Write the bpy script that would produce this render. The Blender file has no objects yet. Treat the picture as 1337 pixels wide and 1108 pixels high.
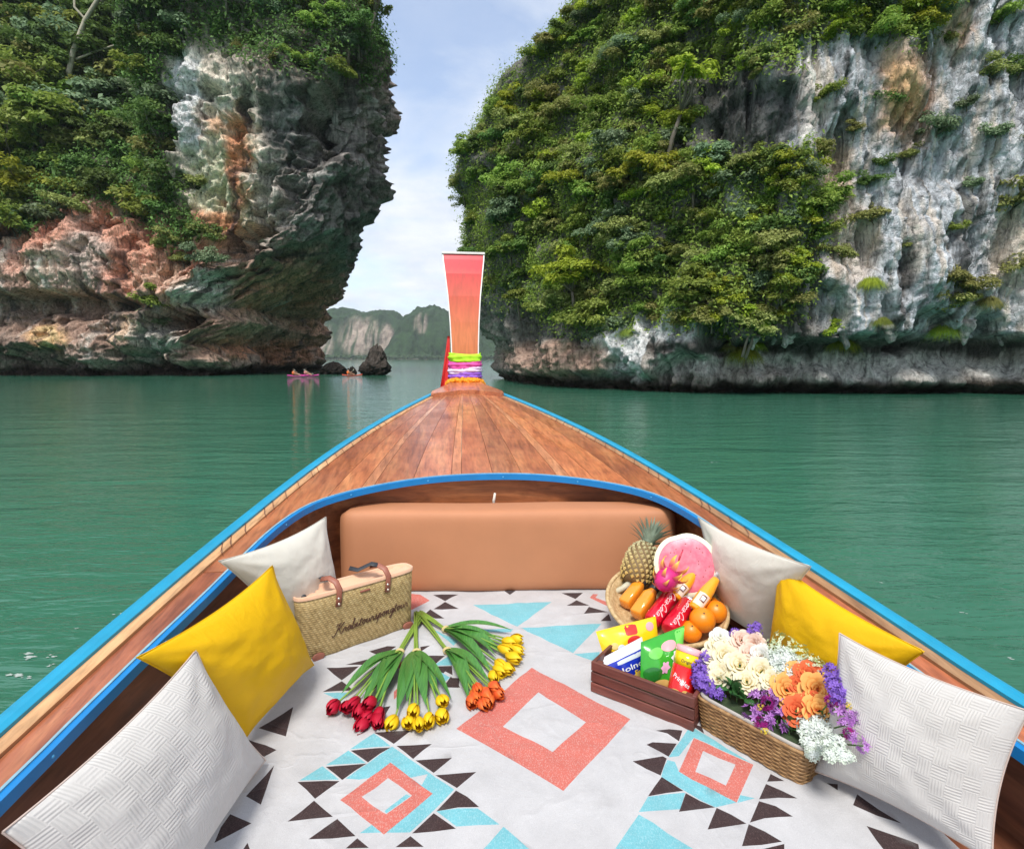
import bpy, bmesh, math, random
import numpy as np
from mathutils import Vector, Matrix, Euler
from mathutils.bvhtree import BVHTree
from mathutils.geometry import delaunay_2d_cdt
R = math.radians
random.seed(7)
rng = np.random.default_rng(7)
scene = bpy.context.scene
col = scene.collection

# ------------------------------------------------------------------ camera
CAM_Z = 2.2            # eye height above the sea, standing in the boat
PITCH = 6.81           # degrees below the horizon
FPX = 720.0            # focal length in photo pixels (photo is 1337 x 1108)
cam_data = bpy.data.cameras.new('camera')
cam_data.sensor_width = 36.0
cam_data.lens = 36.0 * FPX / 1337.0
cam_data.clip_start = 0.02
cam_data.clip_end = 20000
cam = bpy.data.objects.new('camera', cam_data)
cam.location = (0, 0, CAM_Z)
cam.rotation_euler = (R(90 - PITCH), 0, 0)
col.objects.link(cam)
scene.camera = cam

# ------------------------------------------------------------------ sky, sun, exposure
SUN_EL, SUN_AZ = 60.0, 190.0       # azimuth: compass bearing of the sun, camera looks to 0 (+Y)
SUN_STRENGTH, SUN_ANGLE = 1.85, 14.0
SKY_STRENGTH = 0.115
EXPOSURE = 1.14
world = bpy.data.worlds.new('World')
scene.world = world
world.use_nodes = True
wt = world.node_tree
wt.nodes.clear()
def wn(t, **k):
    n = wt.nodes.new(t)
    for a, b in k.items():
        setattr(n, a, b)
    return n
w_out = wn('ShaderNodeOutputWorld')
w_bg = wn('ShaderNodeBackground')
w_bg.inputs['Strength'].default_value = SKY_STRENGTH
w_sky = wn('ShaderNodeTexSky', sky_type='NISHITA', sun_disc=False)
w_sky.sun_elevation = R(SUN_EL)
w_sky.sun_rotation = R(SUN_AZ)
w_sky.air_density = 1.0
w_sky.dust_density = 1.2
w_sky.ozone_density = 2.0
w_co = wn('ShaderNodeTexCoord')
w_sep = wn('ShaderNodeSeparateXYZ')
wt.links.new(w_co.outputs['Generated'], w_sep.inputs[0])
# clouds lie on a flat layer: direction divided by its height
w_h = wn('ShaderNodeMath', operation='MAXIMUM'); w_h.inputs[1].default_value = 0.0
wt.links.new(w_sep.outputs['Z'], w_h.inputs[0])
w_h2 = wn('ShaderNodeMath', operation='ADD'); w_h2.inputs[1].default_value = 0.16
wt.links.new(w_h.outputs[0], w_h2.inputs[0])
w_dx = wn('ShaderNodeMath', operation='DIVIDE'); w_dy = wn('ShaderNodeMath', operation='DIVIDE')
wt.links.new(w_sep.outputs['X'], w_dx.inputs[0]); wt.links.new(w_h2.outputs[0], w_dx.inputs[1])
wt.links.new(w_sep.outputs['Y'], w_dy.inputs[0]); wt.links.new(w_h2.outputs[0], w_dy.inputs[1])
w_c = wn('ShaderNodeCombineXYZ')
wt.links.new(w_dx.outputs[0], w_c.inputs[0]); wt.links.new(w_dy.outputs[0], w_c.inputs[1])
w_c.inputs[2].default_value = 5.3
w_n1 = wn('ShaderNodeTexNoise'); w_n1.inputs['Scale'].default_value = 1.15
w_n1.inputs['Detail'].default_value = 8; w_n1.inputs['Roughness'].default_value = 0.56; w_n1.inputs['Distortion'].default_value = 0.35
wt.links.new(w_c.outputs[0], w_n1.inputs['Vector'])
w_r = wn('ShaderNodeValToRGB')
w_r.color_ramp.elements[0].position = 0.38; w_r.color_ramp.elements[0].color = (0.30, 0.30, 0.30, 1)
w_r.color_ramp.elements[1].position = 0.56; w_r.color_ramp.elements[1].color = (0.97, 0.97, 0.97, 1)
wt.links.new(w_n1.outputs['Fac'], w_r.inputs[0])
w_n2 = wn('ShaderNodeTexNoise'); w_n2.inputs['Scale'].default_value = 2.6
w_n2.inputs['Detail'].default_value = 6; w_n2.inputs['Roughness'].default_value = 0.6
wt.links.new(w_c.outputs[0], w_n2.inputs['Vector'])
w_r2 = wn('ShaderNodeValToRGB')
w_r2.color_ramp.elements[0].position = 0.30; w_r2.color_ramp.elements[0].color = (3.1, 3.4, 3.95, 1)
w_r2.color_ramp.elements[1].position = 0.68; w_r2.color_ramp.elements[1].color = (4.6, 4.65, 4.7, 1)
wt.links.new(w_n2.outputs['Fac'], w_r2.inputs[0])
w_mix = wn('ShaderNodeMixRGB')
wt.links.new(w_r.outputs[0], w_mix.inputs[0])
wt.links.new(w_sky.outputs[0], w_mix.inputs[1])
wt.links.new(w_r2.outputs[0], w_mix.inputs[2])
wt.links.new(w_mix.outputs[0], w_bg.inputs['Color'])
wt.links.new(w_bg.outputs[0], w_out.inputs['Surface'])

sun_data = bpy.data.lights.new('sun', 'SUN')
sun_data.energy = SUN_STRENGTH
sun_data.angle = R(SUN_ANGLE)
sun_data.color = (1.0, 0.955, 0.88)
sun = bpy.data.objects.new('sun', sun_data)
_sd = Vector((math.sin(R(SUN_AZ)) * math.cos(R(SUN_EL)), math.cos(R(SUN_AZ)) * math.cos(R(SUN_EL)), math.sin(R(SUN_EL))))
sun.rotation_euler = _sd.to_track_quat('Z', 'Y').to_euler()
col.objects.link(sun)

vs = scene.view_settings
scene.display_settings.display_device = 'sRGB'
vs.view_transform = 'Standard'
vs.look = 'None'
vs.exposure = EXPOSURE
vs.gamma = 1.0
vs.use_curve_mapping = False
scene.render.engine = 'CYCLES'
scene.cycles.use_denoising = True
scene.cycles.max_bounces = 6
scene.cycles.transparent_max_bounces = 12
scene.cycles.volume_bounces = 0
scene.cycles.caustics_reflective = False
scene.cycles.caustics_refractive = False

# ------------------------------------------------------------------ pixel -> place
_s, _c = math.sin(R(PITCH)), math.cos(R(PITCH))
def ray(px, py):
    v = py - 554.0
    return Vector((px - 668.5, FPX * _c - v * _s, -(FPX * _s + v * _c)))
def at_z(px, py, z):
    d = ray(px, py); return Vector((0, 0, CAM_Z)) + d * ((z - CAM_Z) / d.z)
def at_y(px, py, y):
    d = ray(px, py); return Vector((0, 0, CAM_Z)) + d * (y / d.y)
def pix(P):
    """numpy (n,3) points -> photo pixel coordinates"""
    x = P[:, 0]; y = P[:, 1]; z = P[:, 2] - CAM_Z
    f = y * _c - z * _s
    u = y * _s + z * _c
    f = np.where(f < 0.1, 0.1, f)
    return 668.5 + FPX * x / f, 554.0 - FPX * u / f

# ------------------------------------------------------------------ object helpers
def tag(o, label=None, cat=None, group=None, kind=None):
    if label: o['label'] = label
    if cat: o['category'] = cat
    if group: o['group'] = group
    if kind: o['kind'] = kind
    return o
def thing(name, label, cat, loc=(0, 0, 0), rot=(0, 0, 0), group=None, scale=1.0):
    o = bpy.data.objects.new(name, None)
    o.empty_display_size = 0.05
    col.objects.link(o)
    o.location = loc; o.rotation_euler = rot; o.scale = (scale,) * 3
    return tag(o, label, cat, group)
def link(name, me, parent=None, loc=None, rot=None, scale=None):
    o = bpy.data.objects.new(name, me)
    col.objects.link(o)
    if parent: o.parent = parent
    if loc is not None: o.location = loc
    if rot is not None: o.rotation_euler = rot
    if scale is not None: o.scale = scale if hasattr(scale, '__len__') else (scale,) * 3
    return o
def mkmesh(name, verts, faces, mats=None, midx=None, smooth=True):
    me = bpy.data.meshes.new(name)
    me.from_pydata([tuple(v) for v in verts], [], [tuple(f) for f in faces])
    if mats is not None:
        for m in (mats if isinstance(mats, (list, tuple)) else [mats]): me.materials.append(m)
    if midx is not None:
        me.polygons.foreach_set('material_index', np.asarray(midx, dtype=np.int32))
    if smooth:
        me.polygons.foreach_set('use_smooth', np.ones(len(me.polygons), dtype=bool))
    me.update()
    return me
def fastmesh(name, V, F, mat=None, smooth=True):
    """numpy vertices and an (n,3) or (n,4) face array"""
    V = np.asarray(V, dtype=np.float32); F = np.asarray(F, dtype=np.int32)
    k = F.shape[1]
    me = bpy.data.meshes.new(name)
    me.vertices.add(len(V)); me.vertices.foreach_set('co', V.ravel())
    me.loops.add(F.size); me.loops.foreach_set('vertex_index', F.ravel())
    me.polygons.add(len(F))
    me.polygons.foreach_set('loop_start', np.arange(0, F.size, k, dtype=np.int32))
    if smooth: me.polygons.foreach_set('use_smooth', np.ones(len(F), dtype=bool))
    me.update(calc_edges=True)
    me.validate()
    if mat: me.materials.append(mat)
    return me
def set_color(me, name, C):
    a = me.color_attributes.new(name, 'FLOAT_COLOR', 'POINT')
    C = np.asarray(C, dtype=np.float32)
    if C.shape[1] == 3: C = np.concatenate([C, np.ones((len(C), 1), np.float32)], 1)
    a.data.foreach_set('color', C.ravel())

class MB:
    """collects shapes into one mesh"""
    def __init__(self): self.v = []; self.f = []; self.m = []
    def add(self, V, F, mi=0, M=None):
        b = len(self.v)
        self.v += [tuple(M @ Vector(p)) if M is not None else tuple(p) for p in V]
        self.f += [tuple(i + b for i in f) for f in F]
        self.m += [mi] * len(F)
        return self
    def box(self, c, s, mi=0, M=None, bev=0.0):
        cx, cy, cz = c; x, y, z = s[0] / 2, s[1] / 2, s[2] / 2
        bm = bmesh.new(); bmesh.ops.create_cube(bm, size=1.0)
        for v in bm.verts: v.co = Vector((v.co.x * s[0] + cx, v.co.y * s[1] + cy, v.co.z * s[2] + cz))
        if bev > 0: bmesh.ops.bevel(bm, geom=bm.edges[:], offset=bev, segments=1, affect='EDGES', profile=0.5)
        bm.verts.index_update()
        V = [v.co.copy() for v in bm.verts]; F = [[q.index for q in f.verts] for f in bm.faces]
        bm.free()
        return self.add(V, F, mi, M)
    def tube(self, P, r, n=8, mi=0, M=None, caps=True, flat=None, up0=None):
        V, F = tube(P, r, n, caps, flat, up0); return self.add(V, F, mi, M)
    def lathe(self, prof, n=16, mi=0, M=None):
        V, F = lathe(prof, n); return self.add(V, F, mi, M)
    def mesh(self, name, mats, smooth=True): return mkmesh(name, self.v, self.f, mats, self.m, smooth)
    def build(self, name, mats, parent=None, smooth=True, **k):
        return link(name, self.mesh(name, mats, smooth), parent, **k)
def tube(P, r, n=8, caps=True, flat=None, up0=None):
    P = [Vector(p) for p in P]
    rr = r if hasattr(r, '__len__') else [r] * len(P)
    V = []; F = []
    up = Vector(up0) if up0 else None
    for i, p in enumerate(P):
        d = (P[min(i + 1, len(P) - 1)] - P[max(i - 1, 0)])
        d = d.normalized() if d.length > 1e-9 else Vector((0, 0, 1))
        if up is None:
            up = Vector((0, 0, 1)) if abs(d.z) < 0.9 else Vector((1, 0, 0))
        a = d.cross(up)
        a = a.normalized() if a.length > 1e-6 else d.orthogonal().normalized()
        b = a.cross(d).normalized(); up = b
        for k in range(n):
            t = 2 * math.pi * k / n
            V.append(p + a * (math.cos(t) * rr[i]) + b * (math.sin(t) * rr[i] * (flat or 1)))
    for i in range(len(P) - 1):
        for k in range(n):
            F.append((i * n + k, i * n + (k + 1) % n, (i + 1) * n + (k + 1) % n, (i + 1) * n + k))
    if caps:
        F.append(tuple(range(n))[::-1]); F.append(tuple((len(P) - 1) * n + k for k in range(n)))
    return V, F
def lathe(prof, n=16):
    V = []; F = []
    for (r, z) in prof:
        for k in range(n):
            t = 2 * math.pi * k / n
            V.append((r * math.cos(t), r * math.sin(t), z))
    for i in range(len(prof) - 1):
        for k in range(n):
            F.append((i * n + k, i * n + (k + 1) % n, (i + 1) * n + (k + 1) % n, (i + 1) * n + k))
    if prof[0][0] > 1e-6: F.append(tuple(range(n))[::-1])
    if prof[-1][0] > 1e-6: F.append(tuple((len(prof) - 1) * n + k for k in range(n)))
    return V, F
def grid_faces(nu, nv, wrap=False):
    I = np.arange(nu * nv).reshape(nu, nv)
    if wrap: I = np.concatenate([I, I[:1]], 0)
    return np.stack([I[:-1, :-1], I[1:, :-1], I[1:, 1:], I[:-1, 1:]], -1).reshape(-1, 4)
def copy_obj(o, parent=None):
    c = o.copy(); col.objects.link(c)
    if parent: c.parent = parent
    return c
def kids(o): return [c for c in bpy.data.objects if c.parent == o]

# ------------------------------------------------------------------ numpy noise
_perm = rng.permutation(256); _perm = np.concatenate([_perm, _perm, _perm])
_grad = rng.normal(size=(256, 3)); _grad /= np.linalg.norm(_grad, axis=1)[:, None]
def perlin(P):
    P = np.asarray(P, dtype=np.float64)
    i = np.floor(P).astype(int); f = P - i; i &= 255
    u = f * f * f * (f * (f * 6 - 15) + 10)
    out = 0
    for dx in (0, 1):
        for dy in (0, 1):
            for dz in (0, 1):
                h = _perm[_perm[_perm[(i[:, 0] + dx) & 255] + ((i[:, 1] + dy) & 255)] + ((i[:, 2] + dz) & 255)]
                g = _grad[h]
                d = g[:, 0] * (f[:, 0] - dx) + g[:, 1] * (f[:, 1] - dy) + g[:, 2] * (f[:, 2] - dz)
                w = (u[:, 0] if dx else 1 - u[:, 0]) * (u[:, 1] if dy else 1 - u[:, 1]) * (u[:, 2] if dz else 1 - u[:, 2])
                out = out + w * d
    return out * 1.6
def fbm(P, oct=5, gain=0.5, lac=2.03):
    P = np.asarray(P, dtype=np.float64); a = 1.0; s = 0; t = 0
    for k in range(oct):
        s = s + a * perlin(P + 17.3 * k); t += a; a *= gain; P = P * lac
    return s / t
def ridged(P, oct=5, gain=0.55, lac=2.07):
    P = np.asarray(P, dtype=np.float64); a = 1.0; s = 0; t = 0
    for k in range(oct):
        s = s + a * (1 - np.abs(perlin(P + 9.1 * k)) * 2); t += a; a *= gain; P = P * lac
    return s / t
def sstep(a, b, x):
    t = np.clip((x - a) / (b - a), 0, 1); return t * t * (3 - 2 * t)
def inpoly(x, y, poly):
    x = np.asarray(x); y = np.asarray(y); r = np.zeros(x.shape, bool)
    n = len(poly)
    for i in range(n):
        x0, y0 = poly[i]; x1, y1 = poly[(i + 1) % n]
        c = ((y0 > y) != (y1 > y)) & (x < (x1 - x0) * (y - y0) / (y1 - y0 + 1e-12) + x0)
        r ^= c
    return r

# ------------------------------------------------------------------ material helpers
class NT:
    def __init__(self, name):
        self.m = bpy.data.materials.new(name); self.m.use_nodes = True
        self.t = self.m.node_tree; self.t.nodes.clear()
        self.out = self.n('ShaderNodeOutputMaterial')
        self.b = self.n('ShaderNodeBsdfPrincipled')
        self.l(self.b.outputs[0], self.out.inputs['Surface'])
    def n(self, t, ins=None, **k):
        q = self.t.nodes.new(t)
        for a, b in k.items(): setattr(q, a, b)
        for a, b in (ins or {}).items(): self.set(q.inputs[a], b)
        return q
    def l(self, a, b): self.t.links.new(a, b)
    def set(self, sock, v):
        if isinstance(v, bpy.types.NodeSocket): self.l(v, sock)
        elif hasattr(v, '__len__') and len(v) == 3 and sock.type == 'RGBA': sock.default_value = (*v, 1)
        else: sock.default_value = v
    def P(self, **k):
        for a, b in k.items(): self.set(self.b.inputs[a.replace('_', ' ')], b)
        return self
    def coord(self, kind='Object', scale=None, rot=None):
        c = self.n('ShaderNodeTexCoord').outputs[kind]
        if scale is None and rot is None: return c
        mp = self.n('ShaderNodeMapping', {'Vector': c})
        if scale is not None: mp.inputs['Scale'].default_value = scale if hasattr(scale, '__len__') else (scale,) * 3
        if rot is not None: mp.inputs['Rotation'].default_value = rot
        return mp.outputs[0]
    def noise(self, vec, scale, detail=4, rough=0.55, dist=0.0, out='Fac'):
        return self.n('ShaderNodeTexNoise', {'Vector': vec, 'Scale': scale, 'Detail': detail, 'Roughness': rough, 'Distortion': dist}).outputs[out]
    def ramp(self, fac, stops, interp='LINEAR'):
        r = self.n('ShaderNodeValToRGB', {'Fac': fac}); cr = r.color_ramp; cr.interpolation = interp
        while len(cr.elements) < len(stops): cr.elements.new(0.5)
        for e, (p, c) in zip(cr.elements, stops):
            e.position = p; e.color = (*c, 1) if hasattr(c, '__len__') else (c, c, c, 1)
        return r.outputs[0]
    def mix(self, fac, a, b, blend='MIX'):
        return self.n('ShaderNodeMixRGB', {'Fac': fac, 'Color1': a, 'Color2': b}, blend_type=blend).outputs[0]
    def math(self, op, a, b=0.5):
        return self.n('ShaderNodeMath', {0: a, 1: b}, operation=op).outputs[0]
    def bump(self, h, strength=0.5, dist=0.01):
        q = self.n('ShaderNodeBump', {'Height': h, 'Strength': strength, 'Distance': dist})
        self.l(q.outputs[0], self.b.inputs['Normal']); return self
def simple(name, c, rough=0.5, var=0.12, scale=30, bump=0.0, bscale=None, bdist=0.002, spec=0.5, **k):
    t = NT(name)
    co = t.coord()
    nz = t.noise(co, scale, 5)
    t.P(Base_Color=t.mix(1.0, c, t.ramp(nz, [(0.25, 1 - var), (0.75, 1 + var)]), 'MULTIPLY'), Roughness=rough)
    t.b.inputs['Specular IOR Level'].default_value = spec
    if bump: t.bump(t.noise(co, bscale or scale * 4, 6), bump, bdist)
    for a, b in k.items(): t.set(t.b.inputs[a.replace('_', ' ')], b)
    return t.m
# ================================================================== THE SETTING
# ---- water
t = NT('sea_water')
co = t.coord('Object')
big = t.noise(co, 0.05, 3)
mid = t.noise(co, 0.35, 3)
c1 = t.mix(t.ramp(big, [(0.35, 0.0), (0.65, 1.0)]), (0.030, 0.130, 0.082), (0.048, 0.172, 0.110))
c1 = t.mix(t.ramp(mid, [(0.3, 0.0), (0.7, 0.6)]), c1, (0.038, 0.150, 0.096))
t.P(Base_Color=c1, Roughness=0.04, IOR=1.45)
m1 = t.n('ShaderNodeMapping', {'Vector': co}); m1.inputs['Scale'].default_value = (0.32, 1.0, 1.0); m1.inputs['Rotation'].default_value = (0, 0, 0.06)
n1 = t.noise(m1.outputs[0], 0.9, 3, 0.5, 0.4)
n2 = t.noise(m1.outputs[0], 3.2, 4, 0.55, 0.6)
n3 = t.noise(m1.outputs[0], 14.0, 3, 0.5, 0.3)
hh = t.math('ADD', t.math('MULTIPLY', n1, 1.0), t.math('ADD', t.math('MULTIPLY', n2, 0.42), t.math('MULTIPLY', n3, 0.13)))
bp = t.n('ShaderNodeBump', {'Height': hh, 'Strength': 0.60, 'Distance': 0.13})
t.l(bp.outputs[0], t.b.inputs['Normal'])
WATER = t.m
S = 2900.0
rows = [-S, -400, -60, 0, 60, 400, S]
V = [(x, y, 0) for x in rows for y in rows]
water = link('water', mkmesh('water', V, grid_faces(7, 7)[:, ::-1], WATER, smooth=False))
tag(water, 'calm green sea water around the boat', None, None, 'structure')
FOAM_W = simple('sea_foam', (0.34, 0.40, 0.37), 0.8, 0.1, 40)
fm = MB()
for (px_, py_, r_) in [(52, 853, .10), (40, 858, .05), (70, 856, .04), (158, 800, .05), (98, 820, .03), (22, 880, .06), (34, 884, .04), (64, 868, .03), (52, 905, .03), (932, 603, .07), (1258, 800, .03), (1322, 858, .04), (1150, 760, .02)]:
    c_ = at_z(px_, py_, 0.0045)
    for q in range(3):
        cx, cy_ = c_.x + random.uniform(-r_, r_), c_.y + random.uniform(-r_, r_) * .6; k = random.uniform(.2, .5) * r_
        V = [(cx, cy_, .0045 + .0004 * q)] + [(cx + k * (1 + .45 * math.sin(5 * a + px_ + q)) * math.cos(a), cy_ + .5 * k * (1 + .4 * math.sin(3 * a + q)) * math.sin(a), .0045 + .0004 * q) for a in np.linspace(0, 6.283, 17)[:-1]]
        fm.add(V, [(0, 1 + i, 1 + (i + 1) % 16) for i in range(16)])
tag(fm.build('sea_foam', FOAM_W), 'small white foam flecks floating on the green water', 'foam', None, 'stuff')

# ---- rock
t = NT('limestone')
att = t.n('ShaderNodeVertexColor', layer_name='tone').outputs['Color']
co = t.coord('Object')
st = t.coord('Object', (1.0, 1.0, 0.09))
nA = t.noise(st, 1.7, 6, 0.65, 0.6)
nB = t.noise(co, 3.3, 7, 0.65, 0.3)
nC = t.noise(co, 0.9, 5, 0.6, 0.2)
cc = t.mix(1.0, att, t.ramp(nA, [(0.34, 0.38), (0.48, 0.95), (0.60, 1.12), (0.72, 1.5)]), 'MULTIPLY')
cc = t.mix(1.0, cc, t.ramp(nB, [(0.34, 0.52), (0.48, 0.98), (0.68, 1.3)]), 'MULTIPLY')
cc = t.mix(t.ramp(nC, [(0.45, 0.0), (0.75, 0.15)]), cc, (0.12, 0.115, 0.105))
t.P(Base_Color=cc, Roughness=0.9)
t.b.inputs['Specular IOR Level'].default_value = 0.2
hb = t.math('ADD', t.noise(t.coord('Object', (1, 1, 0.5)), 1.6, 9, 0.68, 0.4), t.math('MULTIPLY', t.noise(st, 3.0, 5, 0.6, 0.5), 0.6))
vor = t.n('ShaderNodeTexVoronoi', {'Vector': t.n('ShaderNodeVectorMath', {0: t.coord('Object', (1, 1, 0.55)), 1: t.n('ShaderNodeTexNoise', {'Vector': co, 'Scale': 1.5, 'Detail': 3.0}).outputs['Color']}, operation='ADD').outputs[0], 'Scale': 1.7}, feature='DISTANCE_TO_EDGE').outputs['Distance']
hb = t.math('ADD', hb, t.math('MULTIPLY', t.ramp(vor, [(0.0, 0.0), (0.10, 1.0)]), 0.09))
t.bump(hb, 1.0, 0.55)
ROCK = t.m

def catmull(pts, n, wf=None):
    P = np.array(pts, float)
    P = np.concatenate([[2 * P[0] - P[1]], P, [2 * P[-1] - P[-2]]])
    out = []
    m = len(pts) - 1
    tt = np.linspace(0, 1, 40, endpoint=False)[:, None]
    for i in range(m):
        a, b, c, d = P[i:i + 4]
        out.append(0.5 * (2 * b + (c - a) * tt + (2 * a - 5 * b + 4 * c - d) * tt ** 2 + (3 * b - a - 3 * c + d) * tt ** 3))
    Q = np.concatenate(out + [P[-2:-1]])
    s = np.concatenate([[0], np.cumsum(np.linalg.norm(np.diff(Q, axis=0), axis=1))])
    a = np.linspace(0, s[-1], n)
    if wf is not None:
        cw = np.concatenate([[0], np.cumsum(0.5 * (wf(Q)[1:] + wf(Q)[:-1]) * np.diff(s))]); a = np.interp(np.linspace(0, cw[-1], n), cw, s)
    return np.stack([np.interp(a, s, Q[:, 0]), np.interp(a, s, Q[:, 1])], 1), a

def blob(px, py, bx, by, rx, ry, wob, soft=0.35):
    r = np.sqrt(((px - bx) / rx) ** 2 + ((py - by) / ry) ** 2) + wob
    return 1 - sstep(1 - soft, 1 + soft, r)

class Cliff: pass
def build_cliff(name, label, plan, na, H, nh, shape, paint, warp=14.0, hpow=1.0, wf=None):
    C2, a = catmull(plan, na, wf)
    T = np.gradient(C2, axis=0); T /= np.linalg.norm(T, axis=1)[:, None]
    N = np.stack([T[:, 1], -T[:, 0]], 1)
    k = np.ones(21) / 21
    N = np.stack([np.convolve(np.pad(N[:, i], 10, 'edge'), k, 'valid') for i in (0, 1)], 1)
    N /= np.linalg.norm(N, axis=1)[:, None]
    h = -1.2 + (H + 1.2) * np.linspace(0, 1, nh) ** hpow
    A = np.repeat(a, nh); Hh = np.tile(h, na)
    CX = np.repeat(C2, nh, 0); NN = np.repeat(N, nh, 0)
    base = np.column_stack([CX, Hh])
    bx, by = pix(base)
    Q = np.column_stack([A, Hh, A * 0])
    w1 = fbm(Q * 0.35 + 5, 4); w2 = fbm(Q * 0.35 + 55, 4)
    bx = bx + warp * w1; by = by + warp * w2
    o, dx, dy, dz = shape(A, Hh, CX, bx, by, Q)
    P = np.column_stack([CX[:, 0] + NN[:, 0] * o + dx, CX[:, 1] + NN[:, 1] * o + dy, Hh + dz])
    tone = paint(A, Hh, CX, P, Q)
    G = P.reshape(na, nh, 3); TT = tone.reshape(na, nh, 3)
    back = []
    for q, (d, up) in enumerate([(4, 2.5), (12, 5), (30, 7)]):
        r = G[:, -1, :].copy(); r[:, 0] -= N[:, 0] * d; r[:, 1] -= N[:, 1] * d; r[:, 2] += up
        back.append(r[:, None, :])
    G2 = np.concatenate([G] + back, 1)
    T2 = np.concatenate([TT] + [TT[:, -1:, :]] * 3, 1)
    n2 = nh + 3
    me = fastmesh(name, G2.reshape(-1, 3), grid_faces(na, n2), ROCK)
    set_color(me, 'tone', T2.reshape(-1, 3))
    ob = link(name, me)
    tag(ob, label, None, None, 'structure')
    c = Cliff(); c.ob = ob; c.G = G; c.N = N; c.me = me
    G3 = G2[::2, ::2]; c.bvh = BVHTree.FromPolygons([tuple(v) for v in G3.reshape(-1, 3)], [tuple(f) for f in grid_faces(G3.shape[0], G3.shape[1])])
    c.P = P; c.px, c.py = pix(P)
    return c

# ---------------------------------------------------------------- right cliff
def shape_right(A, h, CX, bx, by, Q):
    X = CX[:, 0]; Y = CX[:, 1]
    o = fbm(Q * 0.09, 3) * 2.6 + fbm(Q * 0.26 + 3, 4) * 1.5
    grey = sstep(10.5, 15, X) * (Y < 50)
    o += grey * (fbm(np.column_stack([A * 0.7, h * 0.11, h * 0]), 5) * 1.7 + ridged(np.column_stack([A * 1.5, h * 0.3, h * 0]), 4) * 0.30)
    o += (1 - grey) * (ridged(Q * 0.45, 5) * 0.8)
    o -= grey * 1.0 * sstep(0.10, 0.30, fbm(np.column_stack([A * 0.8, h * 0.17, h * 0 + 15]), 5)) * (h > 3.5)
    o -= (1 - grey) * 1.1 * sstep(0.12, 0.34, fbm(Q * np.array([0.6, 0.4, 1]) + 25, 5))
    rough = np.where((h < 3.6) & (X > 12), 0.25, 1.0)
    o += rough * (ridged(Q * np.array([1.5, 0.55, 1]), 5) * (0.50 - 0.22 * grey) + fbm(Q * 3.2, 4) * 0.26)
    # slope back
    o -= (1 - grey) * 0.26 * np.clip(h - 5, 0, 99) + grey * 0.05 * np.clip(h - 5, 0, 99)
    # sea notch under the lip
    lip = np.interp(X, [-6, 3, 8.5, 11, 13, 60], [1.0, 1.1, 1.3, 2.4, 3.3, 3.9]) + fbm(np.column_stack([A * 0.45, A * 0, A * 0]), 4) * 0.9
    lip = lip + grey * ridged(np.column_stack([A * 1.3, A * 0, A * 0 + 4]), 3) * 0.25
    D = np.interp(X, [-6, 3, 8.5, 11, 13, 60], [1.0, 1.2, 1.3, 2.2, 3.2, 3.4])
    o -= D * (1 - sstep(lip - 0.55, lip + 0.25, h))
    o += np.where(X > 11, 1.7, 0.2) * np.exp(-((h - 0.85) / 0.80) ** 2) * (0.6 + 1.5 * fbm(np.column_stack([A * 0.20, h * 0.25 + A * 0.05, h * 0 + 8]), 3))
    o -= 0.55 * (1 - sstep(0.0, 0.45, h))
    # caves and pockets
    for (cx, cy, rx, ry, d) in [(695, 432, 16, 34, 3.0), (655, 455, 9, 22, 1.5), (1215, 430, 26, 28, 1.6), (1170, 360, 10, 40, 1.0), (1075, 405, 22, 30, 1.2), (935, 440, 22, 24, 2.2),
                                (985, 150, 70, 45, 1.5), (1105, 190, 9, 60, 0.9), (1240, 330, 8, 50, 0.8), (1300, 420, 30, 16, 1.8), (1010, 480, 60, 10, 0.4), (1060, 330, 7, 60, 0.7), (1205, 60, 10, 26, 0.8)]:
        o -= d * blob(bx, by, cx, cy, rx, ry, 0.25 * fbm(Q * 0.9 + cx, 3), 0.3)
    # hanging corner towards the channel
    xs = np.interp(h, [0, 2.5, 4.5, 6, 10.6, 15, 18.5, 19.6, 21, 23.5, 28, 31.6, 36.7, 46, 60], [0, .5, 1.1, 1.5, 2.6, 2.4, 2.2, 3.0, 2.4, 0.4, -2.4, -7.0, -12.6, -23, -38])
    w = sstep(44, 57, Y) * (1 - sstep(70, 95, Y))
    o = o * (1 - 0.30 * w) + 0.26 * np.clip(h - 5, 0, 99) * w
    return o, -xs * w, 0 * o, 0.25 * fbm(Q * 0.8 + 31, 3)
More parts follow.
